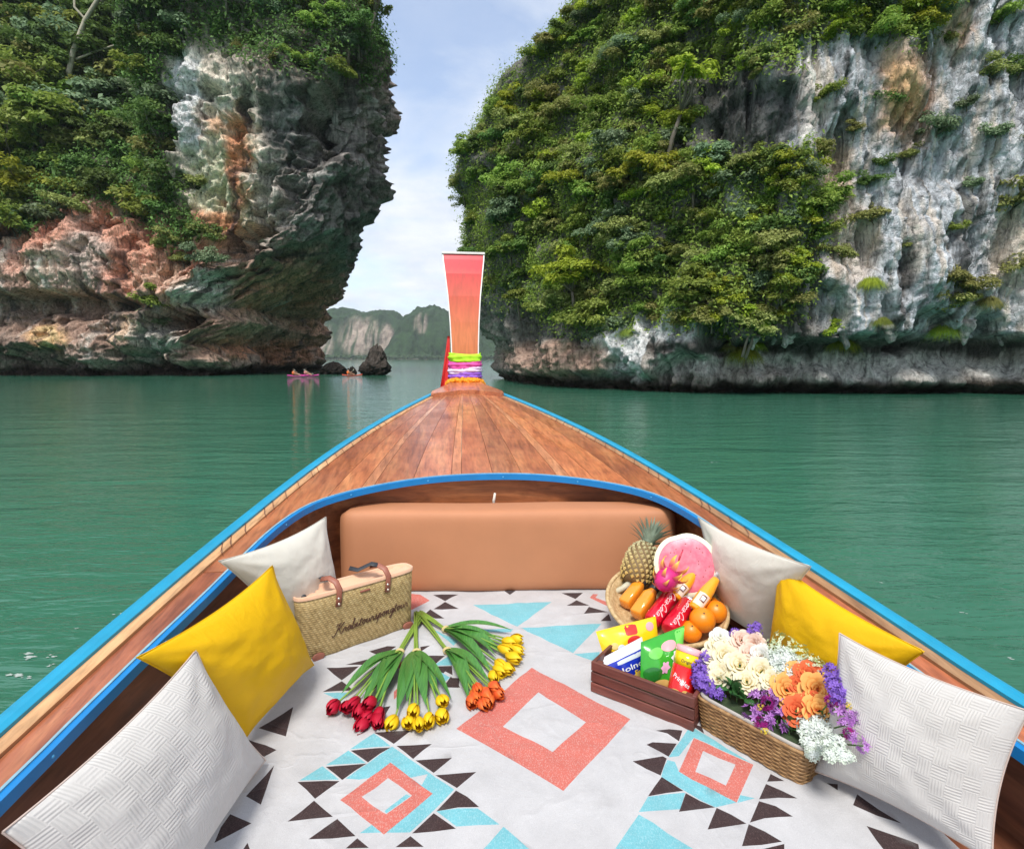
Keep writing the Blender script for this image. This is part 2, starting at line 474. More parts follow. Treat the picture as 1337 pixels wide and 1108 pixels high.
def paint_right(A, h, CX, P, Q):
    px, py = pix(P)
    n1 = fbm(Q * 0.6 + 3, 4); n2 = fbm(Q * 0.6 + 71, 4)
    px = px + 26 * n1; py = py + 26 * n2
    X = CX[:, 0]
    stre = fbm(np.column_stack([A * 1.1 + 0.5 * n1, h * 0.09, h * 0 + 2]), 6, 0.6)
    stre2 = fbm(np.column_stack([A * 2.6, h * 0.16, h * 0 + 12]), 5, 0.6)
    c = np.tile(np.array([0.115, 0.11, 0.10]), (len(h), 1))
    def mixc(c, col_, w): return c * (1 - w[:, None]) + np.array(col_) * w[:, None]
    g = sstep(1000, 1075, px - 0.25 * (py - 250)) * sstep(2.9, 3.9, h)
    c = mixc(c, (0.335, 0.35, 0.375), g)
    c = mixc(c, (0.40, 0.34, 0.28), g * sstep(0.02, 0.28, stre2) * 0.7)
    c = mixc(c, (0.045, 0.043, 0.042), g * sstep(0.10, 0.26, -stre) * 0.9)
    c = mixc(c, (0.10, 0.10, 0.09), g * sstep(0.16, 0.32, -stre2) * 0.8)
    for (cx, cy, rx, ry, cl, wt_) in [(1180, 120, 34, 60, (0.50, 0.27, 0.14), 0.95), (1245, 25, 16, 50, (0.5, 0.30, 0.18), 0.7), (1090, 235, 26, 50, (0.46, 0.35, 0.26), 0.8),
                                      (1110, 320, 30, 50, (0.5, 0.40, 0.32), 0.6), (1320, 330, 30, 60, (0.5, 0.40, 0.3), 0.6), (1060, 130, 18, 60, (0.5, 0.45, 0.4), 0.7),
                                      (840, 455, 62, 42, (0.62, 0.62, 0.60), 1.0), (880, 440, 20, 40, (0.66, 0.68, 0.70), 1.0), (970, 250, 22, 18, (0.45, 0.44, 0.43), 0.8),
                                      (735, 470, 75, 24, (0.30, 0.20, 0.155), 1.0), (640, 445, 18, 30, (0.24, 0.21, 0.18), 0.7), (985, 145, 70, 40, (0.05, 0.05, 0.05), 0.8)]:
        c = mixc(c, cl, blob(px, py, cx, cy, rx, ry, 0 * px, 0.5) * wt_)
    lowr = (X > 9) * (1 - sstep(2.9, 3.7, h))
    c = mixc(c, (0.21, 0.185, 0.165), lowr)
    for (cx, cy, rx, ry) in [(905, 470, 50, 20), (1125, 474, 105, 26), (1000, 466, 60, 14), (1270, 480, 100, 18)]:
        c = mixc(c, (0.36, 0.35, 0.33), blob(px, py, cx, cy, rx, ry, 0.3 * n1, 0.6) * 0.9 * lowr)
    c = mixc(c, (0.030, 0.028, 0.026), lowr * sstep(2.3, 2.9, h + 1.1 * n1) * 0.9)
    wet = 1 - sstep(0.45, 1.05, h + 0.5 * n1)
    c = mixc(c, (0.026, 0.020, 0.015), wet)
    return np.clip(c * 1.85, 0.012, 0.8)
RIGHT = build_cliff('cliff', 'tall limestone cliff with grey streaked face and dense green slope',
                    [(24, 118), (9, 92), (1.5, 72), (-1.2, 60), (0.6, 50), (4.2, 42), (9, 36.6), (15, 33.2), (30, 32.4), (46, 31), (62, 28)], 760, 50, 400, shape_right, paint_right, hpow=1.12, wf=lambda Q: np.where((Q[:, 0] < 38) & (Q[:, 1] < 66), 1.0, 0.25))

# ---------------------------------------------------------------- left cliff
def shape_left(A, h, CX, bx, by, Q):
    X = CX[:, 0]; Y = CX[:, 1]
    o = fbm(Q * 0.06 + 9, 3) * 4.0 + fbm(Q * 0.16 + 7, 4) * 2.6
    o += ridged(Q * np.array([0.42, 0.22, 1]), 5) * 1.3 + fbm(Q * 1.1, 4) * 0.45 + ridged(Q * np.array([1.1, .8, 1]), 4) * 0.35
    o += 2.3 * (ridged(np.column_stack([A * 0.5, h * 0.09, h * 0 + 6]), 5) - 0.35) * sstep(6, 14, h)
    o -= 1.9 * sstep(0.10, 0.30, fbm(Q * np.array([0.36, 0.26, 1]) + 40, 5))
    o += 1.3 * fbm(np.column_stack([A * 0.07, h * 0.75, h * 0 + 4]), 5) * (1 - sstep(10, 18, h))
    o += ridged(Q * np.array([1.6, 1.0, 1]) + 8, 5) * 0.45 + fbm(Q * 2.3 + 2, 3) * 0.25
    veg = 1 - sstep(-47, -40, X + 0.25 * (h - 20))
    o -= veg * 0.55 * np.clip(h - 15, 0, 99)
    o += 1.5 * np.exp(-((h - 12) / 4.0) ** 2) * (1 - sstep(-40, -33, X))
    # shelves, alcoves and the undercut foot
    for (cx, cy, rx, ry, d) in [(372, 150, 34, 62, 9.0), (398, 215, 22, 60, 5.0), (312, 325, 24, 26, 7.5), (280, 425, 62, 20, 6.0), (90, 400, 110, 16, 3.2), (180, 345, 12, 34, 3.0), (172, 275, 22, 14, 2.6),
                                (345, 190, 12, 60, 2.0), (335, 290, 10, 44, 2.0), (130, 300, 22, 9, 2.0), (360, 380, 26, 30, 2.0), (60, 470, 60, 14, 2.4), (210, 478, 40, 9, 2.0), (395, 350, 20, 25, 2.0),
                                (255, 150, 10, 60, 1.2), (310, 220, 8, 40, 1.3), (425, 300, 30, 12, 1.4), (450, 250, 40, 8, 0.9), (430, 190, 14, 12, 1.0)]:
        o -= d * blob(bx, by, cx, cy, rx, ry, 0.28 * fbm(Q * 0.5 + cx, 3), 0.3)
    for (cx, cy, rx, ry, d) in [(345, 345, 40, 18, 2.0), (205, 430, 36, 30, 2.4), (330, 440, 70, 16, 1.6), (385, 470, 26, 18, 2.2), (100, 450, 120, 18, 2.0), (260, 385, 50, 16, 1.8), (300, 180, 18, 90, 1.2), (90, 330, 60, 40, 1.4)]:
        o += d * blob(bx, by, cx, cy, rx, ry, 0.2 * fbm(Q * 0.5 + cx, 3), 0.6)
    o -= 2.2 * (1 - sstep(0.2, 1.9 + 0.8 * fbm(np.column_stack([A * 0.2, A * 0, A * 0]), 3), h))
    xs = np.interp(h, [0, 1.2, 2.5, 4, 5.5, 7, 8.8, 10.8, 14, 18.8, 27, 34, 41, 47, 60], [-11.5, -10.2, -11.0, -12.2, -10.4, -7.8, -9.8, -6.0, -1.2, 4.4, 9.0, 10.8, 10.4, 8.4, 1.5])
    w = sstep(-46, -27.5, X) * (1 - 0.6 * sstep(84, 100, Y))
    w = np.where(Y > 77, np.maximum(w, 1 - 0.6 * sstep(84, 100, Y)), w)
    o = o * (1 - 0.70 * sstep(-31, -27.5, X))
    xs = xs + 1.8 * fbm(Q * 0.22 + 9, 4) + 1.3 * (ridged(Q * np.array([0.55, 0.40, 1]) + 3, 5) - 0.4) - 1.6 * sstep(0.10, 0.30, fbm(Q * np.array([0.4, 0.3, 1]) + 61, 4))
    return o, xs * w, -0.25 * np.clip(xs, 0, 9) * w, 0.5 * fbm(Q * 0.4 + 31, 3)
def paint_left(A, h, CX, P, Q):
    px, py = pix(P)
    n1 = fbm(Q * 0.35 + 3, 4); n2 = fbm(Q * 0.35 + 71, 4)
    px = px + 30 * n1; py = py + 30 * n2
    stre = fbm(np.column_stack([A * 0.7 + 0.4 * n1, h * 0.06, h * 0 + 2]), 6, 0.6)
    lay = fbm(np.column_stack([A * 0.10 + h * 0.25, h * 0.55 - A * 0.10, h * 0 + 22]), 5, 0.6)
    c = np.tile(np.array([0.185, 0.15, 0.125]), (len(h), 1))
    def mixc(c, col_, w): return c * (1 - w[:, None]) + np.array(col_) * w[:, None]
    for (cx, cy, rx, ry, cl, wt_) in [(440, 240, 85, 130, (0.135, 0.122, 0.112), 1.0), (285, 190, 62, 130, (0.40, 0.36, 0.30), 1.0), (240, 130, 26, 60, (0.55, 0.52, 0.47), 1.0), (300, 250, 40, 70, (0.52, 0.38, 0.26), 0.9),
                                      (310, 215, 14, 70, (0.46, 0.19, 0.105), 1.0), (290, 165, 34, 14, (0.46, 0.24, 0.15), 0.9), (285, 290, 22, 14, (0.52, 0.17, 0.075), 1.0),
                                      (130, 320, 150, 65, (0.42, 0.20, 0.14), 0.95), (70, 350, 50, 30, (0.46, 0.34, 0.28), 0.8), (110, 330, 30, 40, (0.30, 0.26, 0.23), 0.8), (215, 370, 40, 30, (0.44, 0.27, 0.2), 0.8),
                                      (265, 385, 40, 22, (0.42, 0.40, 0.36), 0.9), (350, 395, 45, 35, (0.40, 0.21, 0.14), 0.9), (380, 400, 70, 70, (0.31, 0.165, 0.105), 0.9), (290, 440, 110, 36, (0.30, 0.18, 0.125), 0.7), (100, 430, 130, 30, (0.20, 0.13, 0.10), 0.9), (60, 438, 22, 12, (0.5, 0.32, 0.16), 0.8),
                                      (170, 435, 26, 14, (0.46, 0.34, 0.24), 0.7), (205, 440, 32, 26, (0.30, 0.29, 0.26), 0.9), (350, 425, 40, 22, (0.34, 0.24, 0.18), 0.9), (330, 455, 60, 10, (0.36, 0.17, 0.10), 0.8), (380, 462, 30, 18, (0.30, 0.145, 0.085), 0.9),
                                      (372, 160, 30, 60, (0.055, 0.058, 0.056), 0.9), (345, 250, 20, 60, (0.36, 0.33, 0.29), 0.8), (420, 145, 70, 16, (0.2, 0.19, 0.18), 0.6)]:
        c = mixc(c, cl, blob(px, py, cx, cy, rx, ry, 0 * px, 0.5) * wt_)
    c = mixc(c, (0.05, 0.045, 0.042), sstep(0.14, 0.30, -stre) * 0.85)
    c = mixc(c, (0.50, 0.45, 0.40), sstep(0.20, 0.42, stre) * 0.55 * (px < 380))
    c = mixc(c, (0.30, 0.29, 0.27), sstep(0.12, 0.32, lay) * 0.6 * (px > 380) * (py < 330))
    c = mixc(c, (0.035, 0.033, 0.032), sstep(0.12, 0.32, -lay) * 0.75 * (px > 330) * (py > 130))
    wet = 1 - sstep(0.5, 1.7, h + 1.0 * n1)
    c = mixc(c, (0.030, 0.022, 0.017), wet)
    return np.clip(c * 2.05, 0.012, 0.8)
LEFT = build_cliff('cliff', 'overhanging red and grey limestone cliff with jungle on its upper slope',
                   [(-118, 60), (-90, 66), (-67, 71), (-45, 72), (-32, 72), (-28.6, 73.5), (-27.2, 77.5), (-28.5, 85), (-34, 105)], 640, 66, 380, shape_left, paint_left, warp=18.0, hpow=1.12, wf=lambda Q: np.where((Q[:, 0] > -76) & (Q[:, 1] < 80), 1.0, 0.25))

# ---------------------------------------------------------------- stalactites on the right cliff's lip
ST = []
for q in range(3):
    P = []; rr = []
    L = 1.0
    x = y = 0
    for k in range(8):
        f = k / 7
        P.append((x, y, 0.25 - L * 1.25 * f)); rr.append((0.24 * (1 - f) ** 0.7 + 0.02) * random.uniform(0.8, 1.25))
        x += random.uniform(-.035, .035); y += random.uniform(-.035, .035)
    V, F = tube(P, rr, 9)
    V = [Vector((v.x * (1 + 0.3 * math.sin(7 * v.z + q)), v.y, v.z)) for v in V]
    me = mkmesh('stalactite', V, F, ROCK)
    set_color(me, 'tone', np.tile(np.array([[0.36, 0.35, 0.33]]) * (1.0 + 0.3 * q), (len(V), 1)))
    ST.append(me)
def shoot(px, py, cliffs=None):
    d = ray(px, py).normalized(); best = None
    for c in (cliffs or (RIGHT, LEFT)):
        hit = c.bvh.ray_cast(Vector((0, 0, CAM_Z)), d)
        if hit[0] is not None and (best is None or hit[3] < best[3]): best = (*hit, c)
    return best
for i, px in enumerate([918, 938, 985, 1016, 1030, 1036, 1105, 1165, 1171, 1232, 1262, 1268, 1310]):
    # lip: highest point in the column where the wall springs back
    prev = None; found = None
    for py in range(400, 480, 3):
        hh_ = shoot(px, py, [RIGHT])
        if hh_ is None: continue
        if prev is not None and hh_[0].y - prev.y > 0.35: found = prev; break
        prev = hh_[0]
    if found is None: continue
    s = random.uniform(0.55, 1.1); NST = globals().get('NST', 0) + 1
    o = link('stalactite', ST[i % 3], RIGHT.ob, (found.x, found.y + 0.25, found.z + 0.2), (0, 0, random.uniform(0, 6)), (s * 1.6, s * 1.3, s * random.uniform(0.6, 1.1)))
# ================================================================== VEGETATION
def leaf_mat(name, c_dark, c_light, trans=0.25):
    t = NT(name)
    at = t.n('ShaderNodeVertexColor', layer_name='lv').outputs['Color']
    oi = t.n('ShaderNodeObjectInfo').outputs['Random']
    c = t.mix(t.n('ShaderNodeSeparateColor', {0: at}).outputs[0], c_dark, c_light)
    hsv = t.n('ShaderNodeHueSaturation', {'Color': c, 'Hue': t.math('ADD', t.math('MULTIPLY', oi, 0.05), 0.475), 'Value': t.math('ADD', t.math('MULTIPLY', oi, 0.5), 0.75), 'Saturation': 1.0}).outputs[0]
    t.P(Base_Color=hsv, Roughness=0.62)
    t.b.inputs['Specular IOR Level'].default_value = 0.25
    tr = t.n('ShaderNodeBsdfTranslucent', {'Color': hsv})
    mx = t.n('ShaderNodeMixShader', {0: trans}); t.l(t.b.outputs[0], mx.inputs[1]); t.l(tr.outputs[0], mx.inputs[2])
    t.l(mx.outputs[0], t.out.inputs['Surface'])
    return t.m
LEAF = {'mid': leaf_mat('leaf_mid', (0.125, 0.200, 0.038), (0.350, 0.450, 0.085), 0.38),
        'dark': leaf_mat('leaf_dark', (0.058, 0.115, 0.030), (0.165, 0.270, 0.062), 0.32),
        'lime': leaf_mat('leaf_lime', (0.21, 0.28, 0.022), (0.46, 0.53, 0.06), 0.38),
        'olive': leaf_mat('leaf_olive', (0.165, 0.190, 0.052), (0.390, 0.415, 0.130), 0.35),
        'grey': leaf_mat('leaf_grey', (0.105, 0.170, 0.090), (0.280, 0.370, 0.205), 0.35)}
BARK = simple('bark', (0.16, 0.135, 0.105), 0.9, 0.35, 6, 0.5, 20, 0.02)
PALE_BARK = simple('pale_bark', (0.40, 0.36, 0.28), 0.9, 0.25, 3, 0.4, 12, 0.02)

def leaves(C, Nrm, L, W, lv, droop=0.0):
    """rhombic leaves: centres, normals, lengths -> verts, quads, colour"""
    n = len(C)
    Nrm = Nrm / (np.linalg.norm(Nrm, axis=1)[:, None] + 1e-9)
    r = rng.normal(size=(n, 3))
    a = np.cross(Nrm, r); a /= (np.linalg.norm(a, axis=1)[:, None] + 1e-9)
    b = np.cross(Nrm, a)
    L = L[:, None]; W = W[:, None]
    V = np.stack([C - a * L * 0.5, C + b * W * 0.5 + Nrm * W * 0.12, C + a * L * 0.5 - np.array([0, 0, 1.0]) * L * droop, C - b * W * 0.5 + Nrm * W * 0.12], 1).reshape(-1, 3)
    F = np.arange(4 * n).reshape(n, 4)
    col_ = np.repeat(np.column_stack([lv, lv, lv]), 4, 0)
    return V, F, col_
def crown_mesh(name, seed, nclump, nleaf, rad, center, leaf, flat=0.75, spread=1.0, grass=False):
    g = np.random.default_rng(seed)
    # clump centres in an uneven ellipsoid
    u = g.normal(size=(nclump, 3)); u /= np.linalg.norm(u, axis=1)[:, None]
    u[:, 2] = np.abs(u[:, 2]) * 0.9 - 0.25 * (g.random(nclump) < 0.4)
    rr = (g.random(nclump) ** 0.45)
    lobes = 0.75 + 0.45 * np.sin(np.arctan2(u[:, 1], u[:, 0]) * 3 + seed) * 0.6 + 0.2 * g.normal(size=nclump)
    cc = u * rr[:, None] * np.array(rad) * np.clip(lobes, 0.45, 1.3)[:, None] * spread + np.array(center)
    cr = (0.20 + 0.20 * g.random(nclump)) * np.mean(rad)
    k = g.integers(0, nclump, nleaf)
    d = g.normal(size=(nleaf, 3)); d /= np.linalg.norm(d, axis=1)[:, None]
    d[:, 2] = np.where(g.random(nleaf) < 0.72, np.abs(d[:, 2]), d[:, 2] * 0.6)
    rad_l = g.random(nleaf) ** 0.4
    C = cc[k] + d * rad_l[:, None] * cr[k][:, None] * np.array([1.15, 1.15, flat])
    Nn = d * 0.5 + np.array([0, 0, 0.95]) + g.normal(size=(nleaf, 3)) * 0.5
    L = leaf * (0.6 + 0.8 * g.random(nleaf))
    clv = g.random(nclump)
    lv = np.clip(0.12 + 0.40 * clv[k] + 0.50 * g.random(nleaf), 0, 1)
    V, F, C3 = leaves(C, Nn, L, L * (0.42 + 0.2 * g.random(nleaf)), lv, 0.15)
    me = fastmesh(name, V, F, LEAF['mid'], smooth=False)
    set_color(me, 'lv', C3)
    return me, cc
def trunk_mesh(name, cc, seed, r0=0.035, ntarget=8, mat=None, top=None):
    g = random.Random(seed); mb = MB()
    cen = Vector(np.mean(cc, 0))
    fork = Vector((cen.x * 0.4 + g.uniform(-.04, .04), cen.y * 0.4, cen.z * 0.55))
    mb.tube([(0, 0, -0.12), (g.uniform(-.03, .03), g.uniform(-.03, .03), fork.z * 0.5), fork], [r0 * 1.3, r0, r0 * 0.8], 7)
    idx = list(range(len(cc))); g.shuffle(idx)
    for i in idx[:ntarget]:
        e = Vector(cc[i]); m = fork.lerp(e, 0.5) + Vector((g.uniform(-.05, .05), g.uniform(-.05, .05), g.uniform(-.02, .06)))
        mb.tube([fork, m, e], [r0 * 0.6, r0 * 0.4, r0 * 0.12], 5)
    return mb.mesh(name, mat or BARK)
# prototypes, one unit tall
PROTO = []
for s in range(7):
    wide = 0.42 + 0.10 * (s % 3)
    cm, cc = crown_mesh('crown', 100 + s, 16 + 3 * (s % 4), 2700, (wide, wide, 0.40), (0, 0, 0.46), 0.062)
    PROTO.append((cm, trunk_mesh('trunk', cc, s, 0.022)))
SHRUB = []
for s in range(5):
    cm, cc = crown_mesh('crown', 200 + s, 14, 2100, (0.62, 0.55, 0.42), (0, 0, 0.28), 0.070, 0.8)
    SHRUB.append((cm, trunk_mesh('trunk', cc, 50 + s, 0.018, 6)))
TALL = []
for s in range(3):
    cm, cc = crown_mesh('crown', 300 + s, 12 + s, 1300, (0.30, 0.30, 0.26), (0, 0, 0.78), 0.045)
    TALL.append((cm, trunk_mesh('trunk', cc, 80 + s, 0.022, 9)))
# hanging grass tufts
def tuft_mesh(seed, n=1700):
    g = np.random.default_rng(seed)
    th = g.random(n) * 2 * np.pi; el = g.random(n) ** 0.7
    base = np.column_stack([np.cos(th), np.sin(th), 0 * th]) * (0.16 * g.random(n) ** 0.5)[:, None]
    d = np.column_stack([np.cos(th) * (0.35 + el), np.sin(th) * (0.35 + el), 0.9 - el * 0.9])
    Ln = (0.45 + 0.5 * g.random(n))[:, None]
    m1 = base + d * Ln * 0.5; e = m1 + d * Ln * 0.35 + np.array([0, 0, -1]) * Ln * (0.40 + 0.45 * g.random(n)[:, None])
    side = np.column_stack([-np.sin(th), np.cos(th), 0 * th]) * 0.0045
    V = np.stack([base - side, base + side, m1 + side * 1.3, m1 - side * 1.3, e + side * 0.3, e - side * 0.3], 1).reshape(-1, 3)
    I = np.arange(n)[:, None] * 6
    F = np.concatenate([I + np.array([0, 1, 2, 3]), I + np.array([3, 2, 4, 5])])
    me = fastmesh('blades', V, F, LEAF['lime'], smooth=False)
    lv = np.repeat(g.random(n), 6); set_color(me, 'lv', np.column_stack([lv, lv, lv]))
    return me
TUFT = [tuft_mesh(1), tuft_mesh(2), tuft_mesh(3)]

def plant(kind, P, size, leafmat, name, label, cat, group, lean=None, rot=None):
    protos = {'tree': PROTO, 'shrub': SHRUB, 'tall': TALL}[kind]
    cm, tm = random.choice(protos)
    r = thing(name, label, cat, P, (0, 0, random.uniform(0, 6.28)) if rot is None else rot, group, size)
    if lean is not None:
        q = Vector((0, 0, 1)).lerp(lean, 0.22).to_track_quat('Z', 'Y') @ Euler((0, 0, random.uniform(0, 6.28))).to_quaternion()
        r.rotation_euler = q.to_euler()
    link('trunk', tm, r)
    c = link('crown', cm, r)
    c.material_slots[0].link = 'OBJECT'; c.material_slots[0].material = LEAF[leafmat]
    return r
def tuft(P, size, label, group, mat='lime', nrm=None):
    r = thing('grass_tuft', label, 'grass tuft', P, (0, 0, random.uniform(0, 6)), group, size)
    o = link('blades', random.choice(TUFT), r)
    o.material_slots[0].link = 'OBJECT'; o.material_slots[0].material = LEAF[mat]
    mb = MB(); mb.lathe([(0.0, -0.14), (0.10, -0.10), (0.15, 0.0), (0.09, 0.06), (0, 0.08)], 8)
    link('root_clump', mb.mesh('root_clump', BARK), r)
    return r
def size_px(hit, px_h):
    return px_h / FPX * (hit[0] - Vector((0, 0, CAM_Z))).length

def scatter(poly, step, cliff, cb, jitter=0.45, keep=1.0):
    xs = [p[0] for p in poly]; ys = [p[1] for p in poly]
    y = max(ys); row = 0
    while y > min(ys):
        x = min(xs) + (row % 2) * step * 0.5
        while x < max(xs):
            qx = x + random.uniform(-jitter, jitter) * step; qy = y + random.uniform(-jitter, jitter) * step
            if inpoly(np.array([qx]), np.array([qy]), poly)[0] and random.random() < keep:
                hit = shoot(qx, qy, [cliff])
                if hit: cb(qx, qy, hit)
            x += step
        y -= step * 0.85; row += 1

# ---- right cliff: trees singled out first
def put(kind, px, py, hpx, mat, name, label, cat, group=None, cliff=None):
    hit = shoot(px, py, [cliff or RIGHT])
    if not hit: return None
    n = hit[1] if hit[1].y < 0 else -hit[1]
    return plant(kind, hit[0] - n * 0.1, size_px(hit, hpx), mat, name, label, cat, group, lean=n)
put('tall', 872, 212, 110, 'lime', 'tree', 'tall yellow-green tree with slim bare trunk high on the green cliff slope', 'tree')
put('tree', 838, 262, 74, 'lime', 'tree', 'yellow-green topped tree just below the tall slim-trunked one', 'tree')
put('tree', 748, 412, 100, 'lime', 'tree', 'bright lime tree low on the slope beside the boat prow', 'tree')
put('tree', 770, 455, 84, 'mid', 'tree', 'spreading green tree overhanging the dark cave by the water', 'tree')
put('tree', 722, 240, 50, 'lime', 'tree', 'small lime tree on the slope edge facing the channel', 'tree')
put('tree', 905, 430, 92, 'mid', 'tree', 'broad light green tree above the white rock column', 'tree')
put('shrub', 800, 330, 54, 'olive', 'shrub', 'pale olive shrub above the bright lime tree', 'shrub')
for (x_, y_, s_) in [(1248, 415, 46), (1225, 400, 40), (1262, 390, 44), (1240, 380, 40)]: put('shrub', x_, y_, s_, 'olive', 'shrub', 'olive shrub in the hanging clump above the dark pockets of the grey wall', 'shrub', 'olive clump on the grey wall')
tp = [(1095, 448, 24, 'bright yellow-green grass tuft hanging from the lip of the sea notch'), (1135, 370, 18, 'small green grass tuft on the grey wall above the hanging yellow-green one'),
      (970, 462, 26, 'drooping grass tuft on the overhang beside the white column'), (1230, 432, 18, 'light green grass tuft under the hanging olive clump')]
for (x, y, s, lb) in tp:
    hit = shoot(x, y, [RIGHT])
    if hit: tuft(hit[0] + Vector((0, -0.15, 0)), size_px(hit, s), lb, None, 'lime')
VEG_R = [(770, -90), (1250, -90), (1235, 30), (1180, 70), (1130, 40), (1050, 60), (1035, 100), (900, 100), (890, 180), (960, 215), (1060, 190), (1085, 300), (1060, 370), (1040, 415), (985, 440),
         (900, 425), (850, 415), (800, 428), (760, 440), (720, 425), (680, 400), (628, 392), (604, 330), (604, 250), (606, 190), (645, 122), (690, 75), (735, 10)]
mats_r = ['mid'] * 6 + ['olive'] * 4 + ['dark'] * 2 + ['lime'] * 3 + ['grey'] * 2
HUE = {'mid': 'fresh green', 'dark': 'dark green', 'lime': 'yellow-green', 'olive': 'olive', 'grey': 'grey-green'}
def zone_r(x, y):
    if x < 680: return 'on the cliff edge facing the channel'
    if y < 95: return 'above the black rock scar of the streaked cliff'
    if x > 985: return 'beside the bare grey streaked wall'
    if y > 375: return 'just above the overhung foot of the streaked cliff'
    if y < 230: return 'high on the green slope of the streaked cliff'
    return 'halfway up the green slope of the streaked cliff'
def zone_l(x, y):
    if x > 240: return 'on the brow above the overhanging red cliff'
    if y > 210: return 'at the jungle edge just above the red rock'
    if y < 60: return 'at the top of the jungle above the red cliff'
    return 'in the jungle slope of the red cliff'
cnt = {'t': 0, 's': 0}
def cb_r(x, y, hit):
    m = random.choice(mats_r)
    if x < 700 and y > 160: m = random.choice(['mid', 'dark', 'olive', 'dark', 'grey'])
    n = hit[1] if hit[1].y < 0 else -hit[1]
    k = 'tree' if random.random() < 0.46 else 'shrub'
    s = random.uniform(38, 70) if k == 'tree' else random.uniform(32, 54)
    if y < 120: s *= 0.8
    if x < 660: s *= 0.72
    P = hit[0] - n * 0.25 - Vector((0, 0, size_px(hit, s) * 0.35))
    if k == 'tree':
        plant(k, P, size_px(hit, s), m, 'tree', f'{HUE[m]} bushy tree {zone_r(x, y)}', 'tree', f'{HUE[m]} trees {zone_r(x, y)}', lean=n); cnt['t'] += 1
    else:
        plant(k, P, size_px(hit, s), m, 'shrub', f'low {HUE[m]} shrub {zone_r(x, y)}', 'shrub', f'{HUE[m]} shrubs {zone_r(x, y)}', lean=n); cnt['s'] += 1
scatter(VEG_R, 23.5, RIGHT, cb_r)
put('shrub', 1095, 442, 40, 'lime', 'shrub', 'yellow-green shrub hanging from the lip of the sea notch', 'shrub'); put('shrub', 965, 455, 44, 'lime', 'shrub', 'yellow-green shrub on the overhang beside the white rock column', 'shrub')
# loose plants on the grey wall
for (x, y, s, m, k) in [(1140, 300, 40, 'olive', 's'), (1222, 190, 44, 'grey', 's'), (1320, 290, 60, 'olive', 's'), (1160, 150, 36, 'dark', 's'), (1292, 110, 34, 'olive', 's'), (1085, 275, 50, 'mid', 's'), (1065, 215, 40, 'olive', 's'),
                        (1330, 110, 40, 'dark', 's'), (1110, 60, 44, 'mid', 's'), (1160, 60, 50, 'mid', 's'), (1200, 50, 50, 'lime', 's'), (1130, 250, 30, 'dark', 's'), (1330, 360, 40, 'olive', 's'), (1180, 330, 24, 'olive', 's'),
                        (1100, 345, 34, 'olive', 's'), (1080, 140, 34, 'mid', 's'), (1095, 30, 36, 'mid', 's'), (1240, 66, 30, 'olive', 's'), (1262, 146, 26, 'grey', 's'), (1302, 44, 34, 'mid', 's'), (1188, 214, 26, 'olive', 's'), (1252, 306, 24, 'mid', 's'), (1150, 226, 28, 'dark', 's'), (1300, 186, 30, 'grey', 's'), (1070, 320, 34, 'mid', 's'), (1115, 180, 26, 'olive', 's'), (1270, 250, 24, 'grey', 's'), (1365, 200, 50, 'mid', 's'), (1400, 330, 50, 'olive', 's'), (1075, 385, 36, 'olive', 's'), (1020, 445, 30, 'olive', 's'), (1000, 435, 40, 'lime', 's')]:
    hit = shoot(x, y, [RIGHT])
    if hit:
        n = hit[1] if hit[1].y < 0 else -hit[1]
        plant('shrub', hit[0] - n * 0.1, size_px(hit, s), m, 'shrub', f'{"small" if s < 32 else "spreading" if s < 42 else "large"} {HUE[m]} shrub clinging to the bare grey streaked rock face', 'shrub', f'{HUE[m]} shrubs on the bare grey wall', lean=n)
for (x, y) in [(955, 452), (985, 450), (1150, 420), (1290, 395), (820, 434)]:
    hit = shoot(x, y, [RIGHT])
    if hit: tuft(hit[0], size_px(hit, random.uniform(13, 20)), 'small grass tuft rooted in a ledge of the streaked grey cliff', 'grass tufts on the right cliff', random.choice(['olive', 'lime', 'mid']))

# ---- left cliff
VEG_L = [(-60, -120), (470, -120), (497, 20), (503, 85), (480, 112), (440, 105), (400, 95), (330, 80), (250, 55), (222, 80), (215, 150), (228, 240), (262, 300), (240, 330), (190, 290), (120, 255), (85, 250), (55, 290), (-60, 320)]
mats_l = ['dark'] * 6 + ['mid'] * 3 + ['olive'] * 4 + ['grey'] * 3
cnl = {'t': 0, 's': 0}
def cb_l(x, y, hit):
    m = random.choice(mats_l)
    if x < 110 and 100 < y < 300 and random.random() < 0.5: m = 'mid'
    n = hit[1] if hit[1].y < 0 else -hit[1]
    k = 'tree' if random.random() < 0.50 else 'shrub'
    s = random.uniform(48, 84) if k == 'tree' else random.uniform(38, 62)
    if x > 240: s *= 0.66
    P = hit[0] - n * 0.5 - Vector((0, 0, size_px(hit, s) * 0.35))
    if k == 'tree': plant(k, P, size_px(hit, s), m, 'tree', f'{HUE[m]} tree {zone_l(x, y)}', 'tree', f'{HUE[m]} trees {zone_l(x, y)}', lean=n); cnl['t'] += 1
    else: plant(k, P, size_px(hit, s), m, 'shrub', f'low {HUE[m]} shrub {zone_l(x, y)}', 'shrub', f'{HUE[m]} shrubs {zone_l(x, y)}', lean=n); cnl['s'] += 1
scatter(VEG_L, 30, LEFT, cb_l)
put('tree', 55, 215, 90, 'mid', 'tree', 'bright broad-leaved tree in front of the dark jungle of the red cliff', 'tree', cliff=LEFT)
put('shrub', 25, 270, 60, 'lime', 'shrub', 'yellow-green shrub at the jungle edge above the red rock', 'shrub', cliff=LEFT)
put('shrub', 190, 410, 50, 'mid', 'shrub', 'light green shrub growing on the rounded boulder of the red cliff', 'shrub', cliff=LEFT)
